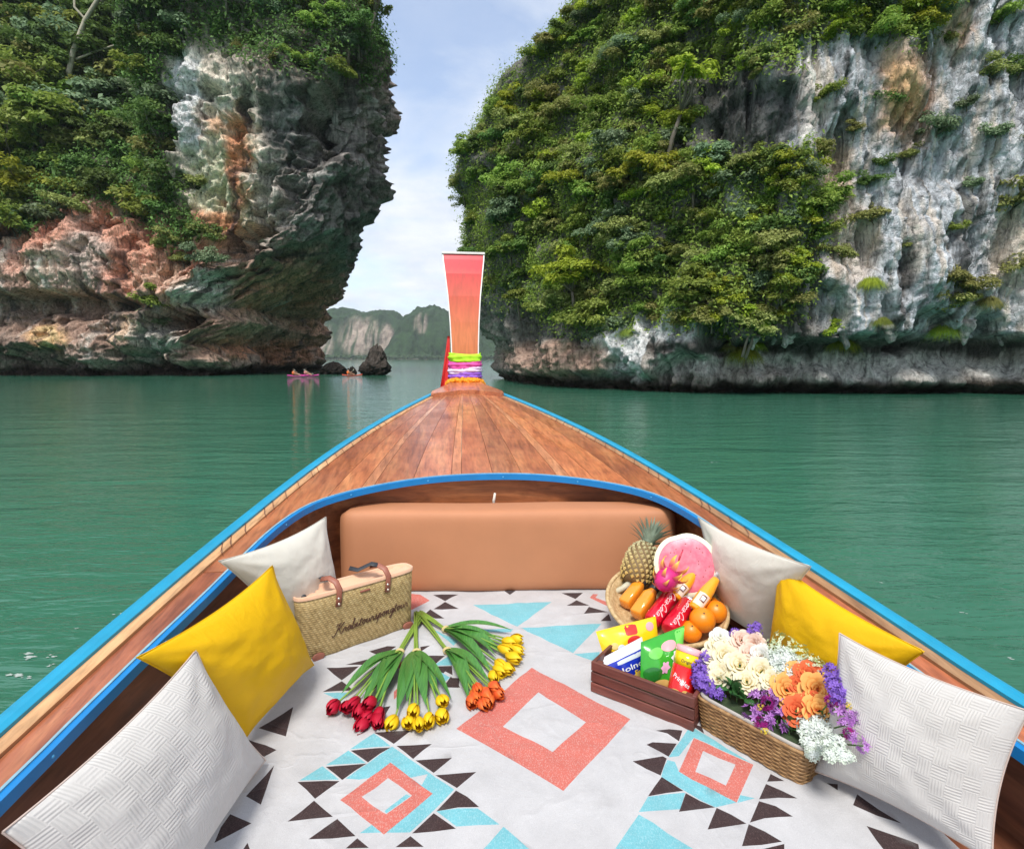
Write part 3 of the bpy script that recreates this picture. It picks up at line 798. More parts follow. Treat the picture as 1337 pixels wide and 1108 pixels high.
for (x, y, s, m) in [(265, 325, 50, 'olive'), (270, 355, 44, 'grey'), (240, 350, 34, 'olive'), (285, 370, 30, 'grey'), (205, 430, 34, 'grey'), (225, 275, 36, 'dark'), (255, 250, 34, 'olive'), (60, 300, 44, 'grey'), (20, 310, 44, 'grey'), (95, 285, 36, 'olive'), (215, 330, 30, 'olive')]:
    hit = shoot(x, y, [LEFT])
    if hit:
        n = hit[1] if hit[1].y < 0 else -hit[1]
        plant('shrub', hit[0] - n * 0.2, size_px(hit, s), m, 'shrub', f'{"small" if s < 35 else "larger"} scraggly {HUE[m]} shrub hanging over the bare red rock wall', 'shrub', 'hanging shrubs on the red rock', lean=n)
# thin trees leaning out over the channel on the skyline
for (x, y, s) in [(486, 60, 70), (492, 100, 46), (480, 25, 60), (498, 135, 34)]:
    hit = shoot(x, y, [LEFT])
    if hit: plant('tall', hit[0] - Vector((0.6, 0, 0)), size_px(hit, s), 'dark', 'tree', 'thin dark tree leaning out over the channel from the overhang', 'tree', 'trees leaning over the channel', lean=Vector((1.8, 0, 0.6)).normalized())
# pale bare-trunked tree
hit = shoot(104, 132, [LEFT])
if hit:
    s = size_px(hit, 1.0)
    r = thing('tree', 'pale bare-trunked tree with forking branches before the dark jungle', 'tree', hit[0] + Vector((0, -2.2, 0)))
    mb = MB()
    def bp(pts, r0, r1):
        P = [Vector(((x - 104) * s, -0.15 * k, (132 - y) * s)) for k, (x, y) in enumerate(pts)]
        mb.tube([P[0]] + P, [r0] + [r0 + (r1 - r0) * k / (len(P) - 1) for k in range(len(P))], 7)
    bp([(100, 150), (104, 128), (114, 98), (128, 72), (142, 55), (150, 30), (152, 0), (156, -30)], 0.42, 0.16)
    bp([(128, 72), (118, 60), (120, 40), (110, 18)], 0.2, 0.06)
    bp([(142, 55), (160, 40), (178, 28), (196, 20)], 0.2, 0.05)
    bp([(112, 104), (130, 98), (152, 92), (170, 94)], 0.16, 0.05)
    bp([(150, 30), (138, 14), (136, -8)], 0.16, 0.05)
    bp([(150, 20), (170, 6), (180, -14)], 0.15, 0.05)
    link('trunk', mb.mesh('trunk', PALE_BARK), r)
    cm, _ = crown_mesh('crown', 911, 16, 900, (58 * s, 3, 34 * s), (48 * s, -0.6, 128 * s), 0.5, 0.5)
    cm.materials.clear(); cm.materials.append(LEAF['olive'])
    link('crown', cm, r)

# ---- undergrowth clinging to the rock between the plants
def undergrowth(cliff, poly, n, leaf, label, seedmats, warp=16):
    m = inpoly(cliff.px + warp * rng.normal(size=len(cliff.px)) * 0.6, cliff.py + warp * rng.normal(size=len(cliff.px)) * 0.6, poly)
    idx = np.nonzero(m)[0]
    d = np.linalg.norm(cliff.P[idx] - np.array([0, 0, CAM_Z]), axis=1)
    cl = fbm(cliff.P[idx] * 0.5, 3)
    keep = cl > -0.34
    idx = idx[keep]
    k = rng.choice(idx, n)
    nh = cliff.G.shape[1]
    Nn = cliff.N[k // nh]
    out = np.column_stack([Nn, 0.4 + 0 * k])
    P = cliff.P[k] + rng.normal(size=(n, 3)) * 0.22 * leaf * 4 + out * (np.abs(rng.normal(size=n)) * leaf * 1.6)[:, None]
    L = leaf * (0.6 + 0.9 * rng.random(n))
    lv = np.clip(0.5 + 0.6 * fbm(P * 0.8, 3) + 0.35 * (rng.random(n) - 0.3), 0, 1)
    V, F, C3 = leaves(P, out * 0.7 + rng.normal(size=(n, 3)) * 0.5 + np.array([0, 0, 0.6]), L, L * 0.5, lv, 0.2)
    me = fastmesh('undergrowth', V, F, LEAF[seedmats], smooth=False)
    set_color(me, 'lv', C3)
    tag(link('undergrowth', me), label, 'undergrowth', None, 'stuff')
undergrowth(RIGHT, VEG_R, 190000, 0.22, 'green creepers and undergrowth covering the slope of the streaked grey cliff', 'mid')
undergrowth(LEFT, VEG_L, 110000, 0.42, 'dark creepers and undergrowth covering the top of the overhanging red cliff', 'dark', 10)

# ================================================================== FAR SHORE
FOREST = leaf_mat('far_forest', (0.02, 0.05, 0.02), (0.05, 0.10, 0.03), 0.0)
t = NT('far_hillside')
att = t.n('ShaderNodeVertexColor', layer_name='tone').outputs['Color']
co = t.coord('Object')
nz = t.noise(co, 0.05, 6, 0.7)
t.P(Base_Color=t.mix(1.0, att, t.ramp(nz, [(0.3, 0.5), (0.5, 1.0), (0.72, 1.5)]), 'MULTIPLY'), Roughness=0.95)
t.b.inputs['Specular IOR Level'].default_value = 0.1
t.bump(t.noise(co, 0.12, 6, 0.65), 1.0, 9.0)
HILL = t.m
def far_hill(sky, y0, label, cliffs, depth=260, seed=0):
    xs = np.array([p[0] for p in sky]); ys = np.array([p[1] for p in sky])
    na, nh = 260, 70
    u = np.linspace(xs[0], xs[-1], na)
    v = np.linspace(0, 1, nh)
    U = np.repeat(u, nh); Vv = np.tile(v, na)
    Htop = (468.5 - np.interp(U, xs, ys)) / FPX * y0 * 1.06 + 2
    X = (U - 668.5) / FPX * y0
    prof = np.interp(Vv, [0, .12, .28, .5, .8, 1.0], [0, .10, .42, .80, 1.0, 0.97])
    Y = y0 + depth * (Vv - 0.45) * 1.0
    Q = np.column_stack([X * 0.012, Vv * 2.2, X * 0 + seed])
    n_ = fbm(Q, 5)
    H = Htop * prof * (1 + 0.10 * ridged(np.column_stack([X * 0.03, Vv * 3, X * 0 + seed]), 4)) - 2
    Y = Y + 55 * n_ + 18 * ridged(np.column_stack([X * 0.04, Vv * 2, X * 0]), 4)
    P = np.column_stack([X, Y, H])
    px, py = pix(P)
    px = px + 8 * n_; py = py + 6 * fbm(Q * 3 + 4, 3)
    c = np.tile(np.array([0.030, 0.062, 0.022]), (len(P), 1)) * (1 + 0.5 * fbm(np.column_stack([X * 0.05, Vv * 8, X * 0]), 4))[:, None]
    stre = fbm(np.column_stack([X * 0.06, Vv * 1.2, X * 0 + 3]), 5)
    for (cx, cy, rx, ry) in cliffs:
        w = blob(px, py, cx, cy, rx, ry, 0.7 * stre, 0.35) * sstep(-0.25, 0.05, stre + 0.05)
        c = c * (1 - w[:, None]) + np.array([0.36, 0.29, 0.235]) * w[:, None]
    me = fastmesh('hill', P, grid_faces(na, nh)[:, ::-1], HILL)
    set_color(me, 'tone', np.clip(c, 0.005, 0.8))
    tag(link('hill', me), label, None, None, 'structure')
far_hill([(300, 440), (360, 418), (405, 408), (440, 406), (480, 411), (498, 406), (514, 413), (530, 425), (560, 440), (590, 455), (640, 466)], 1500, 'long low karst hill with pale cliff bands across the channel', [(420, 445, 14, 22), (470, 440, 24, 24), (505, 445, 12, 22)], 260, 1)
far_hill([(500, 458), (512, 432), (524, 412), (538, 404), (556, 400), (575, 407), (596, 416), (630, 425), (680, 440), (760, 450), (860, 468)], 1350, 'pointed forested karst hill behind the prow', [(551, 422, 9, 12)], 240, 5)
# low wooded shore
g = np.random.default_rng(5)
n = 9000
X = g.uniform(-560, 250, n); Y = 1180 + g.uniform(0, 70, n)
P = np.column_stack([X, Y, g.random(n) ** 0.6 * (9 + 6 * fbm(np.column_stack([X * 0.02, X * 0, X * 0]), 3))])
V, F, C3 = leaves(P, np.column_stack([g.normal(size=(n, 2)) * 0.6, 0.8 + 0 * X]) + np.array([0, -0.5, 0]), g.uniform(3, 7, n), g.uniform(2, 5, n), g.random(n))
me = fastmesh('far_trees', V, F, FOREST, smooth=False); set_color(me, 'lv', C3)
tag(link('far_trees', me), 'distant strip of trees along the far shore', 'trees', None, 'stuff')
mb = MB(); mb.add([(-600, 1160, -1), (300, 1160, -1), (300, 1330, 3), (-600, 1330, 3)], [(0, 1, 2, 3)])
o = mb.build('shore', simple('far_sand', (0.25, 0.22, 0.16), 0.9)); tag(o, None, None, None, 'structure')

# ================================================================== HAZE
t = NT('sea_haze'); t.t.nodes.remove(t.b)
pv = t.n('ShaderNodeVolumePrincipled'); pv.inputs['Color'].default_value = (0.86, 0.93, 1.0, 1); pv.inputs['Density'].default_value = 0.00013; pv.inputs['Anisotropy'].default_value = 0.2
t.l(pv.outputs[0], t.out.inputs['Volume'])
hz_ = MB(); hz_.box((0, 0, 149.5), (6000, 6000, 303)); o = hz_.build('haze', t.m, None, False); tag(o, 'thin blue sea haze', None, None, 'stuff')
# ================================================================== SEA ROCKS AND KAYAKS
def sea_rock(px, py, wpx, hpx, label, arch=False, seed=0):
    c = at_z(px, py, 0.0)
    k = c.y / FPX
    na, nh = 72, 40
    th = np.repeat(np.linspace(0, 2 * np.pi, na, endpoint=False), nh); v = np.tile(np.linspace(0, 1, nh), na)
    Q = np.column_stack([np.cos(th) * 1.3, np.sin(th) * 1.3, v * 2.2 + seed])
    if arch:
        prof = np.interp(v, [0, .12, .3, .6, .85, 1], [0.86, 0.92, 1.0, .86, .5, 0.0])
    else:
        prof = np.interp(v, [0, .1, .22, .38, .55, .8, .93, 1], [0.72, 0.8, 1.0, .98, .74, .50, .30, 0.0])
    r = prof * (1 + 0.55 * fbm(Q, 5) + 0.40 * (ridged(Q * 2.2, 5) - 0.4) + 0.25 * fbm(Q * 6, 4))
    hz = (v * 1.15 - 0.1) * hpx * k * (1 + 0.40 * fbm(Q * 1.8 + 3, 4))
    skew = 0.15 * wpx * k * v
    P = np.column_stack([r * np.cos(th) * wpx * k * 0.5 + skew * (0 if arch else 1) , r * np.sin(th) * wpx * k * 0.42, hz])
    me = fastmesh('sea_stack', P, grid_faces(na, nh, True), ROCK)
    tn = np.tile(np.array([[0.085, 0.07, 0.06]]) * (0.35 if arch else 1.0), (len(P), 1)) * (1 + 0.5 * fbm(Q * 2, 4))[:, None]
    wet = 1 - sstep(0.15, 0.5, hz / (hpx * k) + 0)
    tn = tn * (1 - wet[:, None]) + np.array([0.025, 0.02, 0.016]) * wet[:, None]
    set_color(me, 'tone', np.clip(tn, 0.01, 1))
    return tag(link('sea_stack', me, None, c), label, 'rock')
sea_rock(489, 489.5, 37, 34, 'tapering dark rock stack standing alone in the channel', seed=3)
sea_rock(436, 488.5, 30, 15, 'low jagged black rock between the kayaks and the tall stack', True, 8)
sea_rock(460, 488.5, 10, 9, 'small black rock at the tip of the low jagged one', True, 11)

KAY = [simple('kayak_magenta', (0.62, 0.04, 0.30), 0.35), simple('kayak_red', (0.70, 0.08, 0.03), 0.35)]
SKIN = simple('skin', (0.45, 0.24, 0.15), 0.6, 0.05)
VEST = [simple('vest_orange', (0.75, 0.16, 0.03), 0.8), simple('vest_pink', (0.70, 0.25, 0.28), 0.8)]
HAIRM = simple('hair', (0.02, 0.015, 0.01), 0.6)
PADDLE = simple('paddle', (0.6, 0.55, 0.45), 0.4)
def kayak_mesh(mat):
    V = []; n = 22; ring = 10
    for i in range(n):
        f = -1 + 2 * i / (n - 1); w = 0.36 * (1 - abs(f) ** 2.4) + 0.01; lift = 0.16 * f * f
        for k in range(ring):
            a = 2 * math.pi * k / ring; ca, sa = math.cos(a), math.sin(a)
            z = 0.16 * sa if sa < 0 else 0.07 * sa
            if sa > 0.5 and abs(f) < 0.5: z -= 0.06
            V.append((1.75 * f, w * ca, 0.12 + lift + z))
    F = [(i * ring + k, i * ring + (k + 1) % ring, (i + 1) * ring + (k + 1) % ring, (i + 1) * ring + k) for i in range(n - 1) for k in range(ring)]
    return mkmesh('hull', V, F, mat)
def skin_body(name, J, E, rad, mat, parent, sub=1):
    me = bpy.data.meshes.new(name); me.from_pydata(J, E, [])
    o = bpy.data.objects.new(name, me); col.objects.link(o)
    sk = o.modifiers.new('skin', 'SKIN')
    for i, sv in enumerate(me.skin_vertices[0].data): sv.radius = (rad[i], rad[i]); sv.use_root = (i == 0)
    sb = o.modifiers.new('sub', 'SUBSURF'); sb.levels = sub; sb.render_levels = sub
    dg = bpy.context.evaluated_depsgraph_get(); dg.update()
    m2 = bpy.data.meshes.new_from_object(o.evaluated_get(dg))
    bpy.data.objects.remove(o)
    m2.materials.clear(); m2.materials.append(mat)
    m2.polygons.foreach_set('use_smooth', np.ones(len(m2.polygons), bool))
    return link(name, m2, parent)
def paddler(kx, loc, rz, vest, label, side):
    p = thing('person', label, 'person', loc, (0, 0, rz))
    J = [(0, 0, .10), (0, 0, .34), (0.02, 0, .52), (0.03, 0, .60), (0.04, 0, .72), (0.04, 0, .84),
         (0.03, .17, .50), (0.20, .24, .32), (0.42, .16, .38), (0.03, -.17, .50), (0.20, -.24, .34), (0.42, -.16, .46),
         (0.42, .10, .22), (0.80, .12, .10), (0.42, -.10, .22), (0.80, -.12, .10)]
    E = [(0, 1), (1, 2), (2, 3), (3, 4), (4, 5), (2, 6), (6, 7), (7, 8), (2, 9), (9, 10), (10, 11), (0, 12), (12, 13), (0, 14), (14, 15)]
    rad = [.15, .14, .14, .055, .10, .07, .06, .048, .04, .06, .048, .04, .085, .06, .085, .06]
    body = skin_body('body', J, E, rad, SKIN, p, 2)
    mb = MB(); mb.lathe([(0.0, .16), (.17, .17), (.19, .30), (.185, .46), (.11, .55), (0.07, .56)], 14); mb.build('life_vest', vest, p)
    mb = MB(); mb.lathe([(0.112, .74), (.118, .80), (.09, .88), (0, .905)], 12, M=Matrix.Translation((.025, 0, 0))); mb.build('hair', HAIRM, p)
    return p
def kayak(px, py, mi, rz, label, persons, vest, group=None):
    c = at_z(px, py, 0.0)
    k = thing('kayak', label, 'kayak', c, (0, 0, rz), group, 0.72)
    link('hull', kayak_mesh(KAY[mi]), k)
    mb = MB(); mb.tube([(.1, 0, .22), (.5, 0, .23)], 0.03, 6); mb.build('seat_bar', PADDLE, k)
    M = Matrix.Translation(c) @ Matrix.Rotation(rz, 4, 'Z')
    for (off, lb, pl) in persons:
        paddler(0, M @ Vector((off, 0, 0.10)), rz, vest, lb, 1)
        pd = thing('paddle', pl, 'paddle', M @ Vector((off + 0.42, 0, 0.52)), (R(-14), 0, rz))
        mb = MB(); mb.tube([(0, -1.0, 0), (0, 1.0, 0)], 0.016, 6); mb.build('shaft', PADDLE, pd)
        for s in (-1, 1):
            mb = MB(); mb.box((0, s * 1.12, 0), (0.03, 0.34, 0.16), bev=0.012); mb.build('blade', PADDLE, pd)
kayak(389, 491.5, 0, 0.15, 'magenta kayak gliding by the foot of the red cliff', [(-0.5, 'paddler in an orange vest seated in the magenta kayak by the cliff foot', 'paddle held above the magenta kayak by the cliff foot')], VEST[0])
kayak(404, 491.0, 0, -0.1, 'magenta kayak following between the cliff foot and the low black rock', [(-0.5, 'paddler in a pink vest seated in the following magenta kayak', 'paddle held above the following magenta kayak')], VEST[1])
kayak(460, 490.8, 1, 0.5, 'red kayak in front of the low black rock', [(-0.5, 'paddler in an orange vest seated in the red kayak', 'paddle held above the red kayak')], VEST[0])
# ================================================================== THE BOAT
def wood(name, c_dark, c_mid, c_light, rough=0.32, axis=1, grain=1.0, coat=0.25, tone=0.32):
    t = NT(name)
    sc = [26.0, 26.0, 26.0]; sc[axis] = 1.6
    oi = t.n('ShaderNodeObjectInfo').outputs['Random']
    co = t.coord('Object')
    off = t.n('ShaderNodeVectorMath', {0: co, 1: t.n('ShaderNodeCombineXYZ', {0: t.math('MULTIPLY', oi, 7.0), 1: t.math('MULTIPLY', oi, 3.0), 2: oi}).outputs[0]}, operation='ADD').outputs[0]
    mp = t.n('ShaderNodeMapping', {'Vector': off}); mp.inputs['Scale'].default_value = [s * 0.42 * grain for s in sc]
    mp2 = t.n('ShaderNodeMapping', {'Vector': off}); mp2.inputs['Scale'].default_value = [s * 2.6 * grain for s in sc]
    a = t.noise(mp.outputs[0], 1.0, 5, 0.6, 1.2)
    b = t.noise(mp2.outputs[0], 1.0, 4, 0.6, 0.4)
    blot = t.noise(off, 3.5, 4, 0.6, 0.4)
    c = t.ramp(a, [(0.28, c_dark), (0.5, c_mid), (0.74, c_light)])
    c = t.mix(1.0, c, t.ramp(b, [(0.3, 0.62), (0.55, 1.0), (0.8, 1.18)]), 'MULTIPLY')
    c = t.mix(t.ramp(blot, [(0.42, 0.0), (0.72, 0.55)]), c, t.mix(1.0, c, (0.42, 0.34, 0.38), 'MULTIPLY'))
    c = t.mix(1.0, c, t.mix(oi, (1 - tone * 0.6,) * 3, (1 + tone, 1 + tone * 0.95, 1 + tone * 0.8)), 'MULTIPLY')
    t.P(Base_Color=c, Roughness=t.ramp(blot, [(0.3, rough - 0.06), (0.7, rough + 0.16)]))
    t.b.inputs['Coat Weight'].default_value = coat; t.b.inputs['Coat Roughness'].default_value = 0.18
    t.bump(t.math('ADD', b, t.math('MULTIPLY', a, 0.5)), 0.22, 0.0015)
    return t.m
DECK = wood('deck_wood', (0.28, 0.080, 0.034), (0.47, 0.158, 0.066), (0.60, 0.25, 0.106))
SIDEW = wood('side_deck_wood', (0.24, 0.070, 0.034), (0.42, 0.135, 0.062), (0.56, 0.22, 0.10), grain=1.3)
DECKL = wood('deck_sapwood', (0.34, 0.125, 0.058), (0.50, 0.205, 0.095), (0.62, 0.30, 0.15))
TANW = wood('tan_trim_wood', (0.34, 0.17, 0.075), (0.48, 0.27, 0.13), (0.58, 0.36, 0.19), 0.5, coat=0.0)
INNERW = wood('inner_board_wood', (0.18, 0.054, 0.020), (0.38, 0.125, 0.044), (0.55, 0.22, 0.085), axis=0, rough=0.4)
HULLW = wood('hull_wood', (0.10, 0.035, 0.018), (0.20, 0.07, 0.035), (0.30, 0.12, 0.06), 0.5)
BLUE = simple('blue_paint', (0.006, 0.19, 0.50), 0.35, 0.10, 14, 0.08, 60)
AQUA = simple('aqua_paint', (0.010, 0.275, 0.46), 0.4, 0.14, 12, 0.10, 50)
PALEEDGE = simple('pale_aqua_edge', (0.22, 0.40, 0.48), 0.5, 0.2, 40)  # paler aqua for the thin strip along the coaming's outer top edge
RIVET = simple('rivet_paint', (0.10, 0.42, 0.75), 0.3)

YAW = math.atan(0.115)
boat = thing('longtail_boat', 'varnished wooden longtail boat with blue gunwales and upright prow', 'boat', (0.15, 0, 0), (0, 0, YAW))
BM = Matrix.Translation((0.15, 0, 0)) @ Matrix.Rotation(YAW, 4, 'Z')
def drop(s): return np.interp(s, [-4, 0, 1, 1.5, 2.3, 3.2, 4.4, 5.2], [.86, .76, .69, .63, .53, .42, .30, .235])
def deckz(s): return CAM_Z - drop(s)
_Ws = [-4, -1, 0, .9, 1.2, 1.5, 1.85, 2.2, 2.5, 2.88, 3.2, 3.5, 3.9, 4.44, 4.9]
_Ww = [.92, 1.04, 1.04, 1.0, .972, .938, .892, .84, .79, .715, .635, .565, .46, .300, .15]
def smooth_interp(xs, ys):
    a = np.linspace(xs[0], xs[-1], 800); b = np.interp(a, xs, ys)
    k = np.hanning(41); k /= k.sum(); b = np.convolve(np.pad(b, 20, 'edge'), k, 'valid')
    return lambda s: np.interp(s, a, b)
_W = smooth_interp(_Ws, _Ww)
def W(s): return _W(s)
TRIM = 0.060
_opening = [(.86, -3.6), (.91, 0.0), (.872, .85), (.84, 1.2), (.800, 1.5), (.775, 1.7), (.74, 1.92), (.68, 2.09), (.585, 2.195), (.42, 2.285), (.22, 2.345), (0, 2.362)]
OP, _ = catmull(_opening + [(-a, b) for a, b in _opening[-2::-1]], 240)   # right side, round the front, left side
_tr = OP[:121]; _k = np.argsort(_tr[:, 1])
def t_in(s): return np.interp(s, _tr[_k, 1], _tr[_k, 0])
def s_front(tt): return np.interp(abs(tt), _tr[::-1, 0][:80], _tr[::-1, 1][:80])
def crown_z(s, tt):
    w = W(s); return 0.022 * (1 - np.clip(np.abs(tt) / w, 0, 1) ** 2) * np.clip((s - 1.6) / 0.8, 0, 1)
def slab(name, G, mat, thick=0.014, parent=None):
    """G: (n,m,3) grid of the top -> slab with sides"""
    n, m, _ = G.shape
    top = G.reshape(-1, 3); bot = top - np.array([0, 0, thick])
    I = np.arange(n * m).reshape(n, m)
    F = [tuple(f) for f in grid_faces(n, m)]
    F += [tuple(np.array(f)[::-1] + n * m) for f in grid_faces(n, m)]
    ring = list(I[0, :]) + list(I[1:, -1]) + list(I[-1, -2::-1]) + list(I[-2:0:-1, 0])
    for a, b in zip(ring, ring[1:] + ring[:1]): F.append((a, b, b + n * m, a + n * m))
    me = mkmesh(name, np.concatenate([top, bot]), F, mat, smooth=False)
    bm = bmesh.new(); bm.from_mesh(me); bmesh.ops.recalc_face_normals(bm, faces=bm.faces); bm.to_mesh(me); bm.free()
    return link(name, me, parent or boat)
fr = [-1, -.80, -.66, -.60, -.40, -.19, -.13, .05, .22, .42, .49, .62, .80, 1]
S_END = 4.46
gap = 0.0009
for i in range(len(fr) - 1):
    f0, f1 = fr[i], fr[i + 1]
    rows = []
    if 0 < i < len(fr) - 2:
        for a in np.linspace(0, 1, 6):
            f = f0 + (f1 - f0) * a
            s0 = 2.3
            for _ in range(30): s0 = s_front(f * (W(s0) - TRIM))
            s0 += 0.010
            r_ = []
            for b in np.linspace(0, 1, 26):
                s = s0 + (S_END - s0) * b
                tt = f * (W(s) - TRIM) + (gap if a == 0 else -gap if a == 1 else 0)
                r_.append((tt, s, deckz(s) + crown_z(s, tt)))
            rows.append(r_)
    else:
        sg = -1 if i == 0 else 1
        for a in np.linspace(0, 1, 5):
            r_ = []
            for s in np.linspace(1.64, S_END, 44):
                wd = W(s) - TRIM
                ti = t_in(s) + 0.010 if s < 2.36 else 0
                inner = max(.80 * wd, ti)
                tt = sg * (inner + gap + (wd - inner - gap) * a)
                r_.append((tt, s, deckz(s) + crown_z(s, tt)))
            rows.append(r_)
    slab('deck_plank', np.array(rows), DECKL if f1 - f0 < 0.1 else DECK)
for sg in (-1, 1):
    rows = []
    for a in np.linspace(0, 1, 4):
        rows.append([(sg * (t_in(s) + 0.010 + (W(s) - TRIM - t_in(s) - 0.010) * a), s, deckz(s)) for s in np.linspace(-3.6, 1.636, 40)])
    slab('side_deck_plank', np.array(rows), SIDEW)
    # tan strip and blue rub rail
    ss = np.linspace(-3.6, S_END + 0.02, 90)
    def strip(name, o0, o1, z0, z1, mat):
        G = np.array([[(sg * (W(s) - o), s, deckz(s) + z1 + (0.004 if 0 < q < 3 else 0)) for s in ss] for q, o in enumerate(np.linspace(o0, o1, 4))])
        return slab(name, G, mat, z1 - z0)
    strip('trim_strip', 0.0595, 0.028, -0.02, 0.008, TANW)
    strip('gunwale', 0.0275, -0.012, -0.06, 0.016, AQUA)
    # twine lashings over the tan strip
    for k in range(18):
        s = 1.75 + 0.10 * k + random.uniform(-.03, .03); w = W(s)
        mb = MB(); z = deckz(s) + 0.0125
        mb.tube([(sg * (w - 0.061), s - 0.05, z - 0.010), (sg * (w - 0.055), s - 0.045, z), (sg * (w - 0.030), s + 0.035, z + 0.002), (sg * (w - 0.026), s + 0.045, z - 0.002)], 0.0013, 5)
        mb.build('lashing', HULLW, boat)
# coaming band round the opening
def sweep_band(name, off0, off1, z0, z1, mat, tuck=0.0):
    n = len(OP)
    T = np.gradient(OP, axis=0); T /= np.linalg.norm(T, axis=1)[:, None]
    N = np.stack([T[:, 1], -T[:, 0]], 1)          # outwards, towards the gunwale
    V = []; F = []
    for i in range(n):
        s = OP[i, 1]
        zz = deckz(s) + crown_z(s, OP[i, 0])
        for (o, z) in ((off0, z0), (off1, z0), (off1, z1), (off0, z1)):
            p = OP[i] + N[i] * (o + tuck * float(sstep(0.25, 0.66, abs(OP[i, 0]))))
            V.append((p[0], p[1], zz + z if z > -0.5 else 1.20))
    for i in range(n - 1):
        for k in range(4): F.append((i * 4 + k, i * 4 + (k + 1) % 4, (i + 1) * 4 + (k + 1) % 4, (i + 1) * 4 + k))
    me = mkmesh(name, V, F, mat, smooth=False)
    bm = bmesh.new(); bm.from_mesh(me); bmesh.ops.recalc_face_normals(bm, faces=bm.faces); bm.to_mesh(me); bm.free()
    return link(name, me, boat), N
_, ON = sweep_band('coaming', -0.010, 0.004, -0.019, 0.005, BLUE)
sweep_band('coaming_edge', 0.0041, 0.0098, -0.02, 0.008, PALEEDGE)
sweep_band('inner_wall', 0.03, 0.05, -1.0, -0.016, INNERW, 0.09)
for i in range(4, 240, 6):
    s = OP[i, 1]
    if s < 0.3: continue
    mb = MB(); mb.lathe([(0.0034, 0), (0.003, 0.0012), (0.0015, 0.002), (0, 0.0023)], 8)
    d = -Vector((ON[i][0], ON[i][1], 0))
    o = mb.build('rivet', RIVET, boat)
    o.location = (OP[i, 0] + d.x * 0.0099, s + d.y * 0.0099, deckz(s) + crown_z(s, OP[i, 0]) - 0.007)
    o.rotation_euler = d.to_track_quat('Z', 'Y').to_euler()
# rope stub over the bulkhead
ROPE = simple('rope', (0.70, 0.66, 0.58), 0.9, 0.2, 200, 0.5, 300)
mb = MB(); p0 = Vector((0.04, 2.335, deckz(2.33) - 0.13))
mb.tube([p0, p0 + Vector((-.003, -.012, .05)), p0 + Vector((.002, -.018, .085))], [0.006, 0.006, 0.005], 7)
mb.build('rope_end', ROPE, boat)
# hull shell
V = []; F = []
ss = np.linspace(-3.6, 4.95, 60)
secs = [(0.985, -0.03), (0.93, -0.30), (0.80, -0.75), (0.58, -1.25), (0.25, -1.75), (0.0, -1.85)]
for s in ss:
    w = W(s); z = deckz(s); rise = max(0, s - 2.0) ** 2 * 0.13
    row = [(w * f + 0.004, s, max(z + d + rise * min(1, -d / 1.2), -0.3 + rise) if k else z + d) for k, (f, d) in enumerate(secs)]
    row = row + [(-x, y, q) for (x, y, q) in row[-2::-1]]
    V += row
m = 11
for i in range(len(ss) - 1):
    for k in range(m - 1): F.append((i * m + k, i * m + k + 1, (i + 1) * m + k + 1, (i + 1) * m + k))
F.append(tuple(range(m)))
link('hull', mkmesh('hull', V, F, HULLW), boat)
# floor boards under the blanket
ZB = CAM_Z - 0.92        # blanket level
nb = 9
for i in range(nb):
    t0 = -0.96 + 1.92 * i / nb; t1 = t0 + 1.92 / nb - 0.004
    G = np.array([[(tt, s, ZB - 0.016) for s in (-3.5, 0.0, min(2.39, s_front(min(abs(tt), .8)) + 0.10))] for tt in (t0, t1)])
    slab('floor_board', G, HULLW, 0.02)
# bow cap
def capz(s): return deckz(s) + 0.030
prof = [(-.285, 4.36), (-.27, 4.345), (-.20, 4.355), (-.10, 4.375), (-.075, 4.40), (-.06, 4.415), (.06, 4.415), (.075, 4.40), (.10, 4.375), (.20, 4.355), (.27, 4.345), (.285, 4.36)]
G = np.array([[(x, y, capz(y) + crown_z(y, x)), (x * 0.98, y + 0.10, capz(y + .1) + crown_z(y, x) + 0.004), (x * 0.55, 4.80, capz(4.8) + 0.02), (x * 0.42, 4.99, capz(4.99) + 0.03)] for x, y in prof])
slab('bow_cap', G, DECK, 0.045)
# prow board
t = NT('prow_paint')
co = t.coord('Object'); sep = t.n('ShaderNodeSeparateXYZ', {0: co})
gz = t.n('ShaderNodeMapRange', {'Value': sep.outputs[2], 'From Min': 1.95, 'From Max': 3.13}).outputs[0]
mp = t.n('ShaderNodeMapping', {'Vector': co}); mp.inputs['Scale'].default_value = (30, 30, 1.5)
gn = t.noise(mp.outputs[0], 1.0, 5, 0.6, 0.6)
c = t.ramp(t.math('ADD', gz, t.math('MULTIPLY', t.math('SUBTRACT', gn, 0.5), 0.10)), [(0.0, (0.55, 0.17, 0.055)), (0.40, (0.66, 0.20, 0.075)), (0.68, (0.64, 0.105, 0.060)), (0.83, (0.62, 0.055, 0.045)), (0.90, (0.58, 0.012, 0.026)), (1.0, (0.55, 0.006, 0.026))])
c = t.mix(1.0, c, t.ramp(gn, [(0.3, 0.82), (0.7, 1.1)]), 'MULTIPLY')
t.P(Base_Color=c, Roughness=0.45); t.bump(gn, 0.15, 0.002)
PROW = t.m
WHITEP = simple('white_trim_paint', (0.78, 0.76, 0.74), 0.5, 0.10, 20)
zs = [1.90, 2.02, 2.15, 2.32, 2.52, 2.75, 2.95, 3.08, 3.125]
wd = [.230, .232, .236, .242, .258, .290, .335, .366, .372]
sc_ = [4.93, 4.935, 4.94, 4.955, 4.98, 5.02, 5.07, 5.115, 5.135]
V = []; F = []
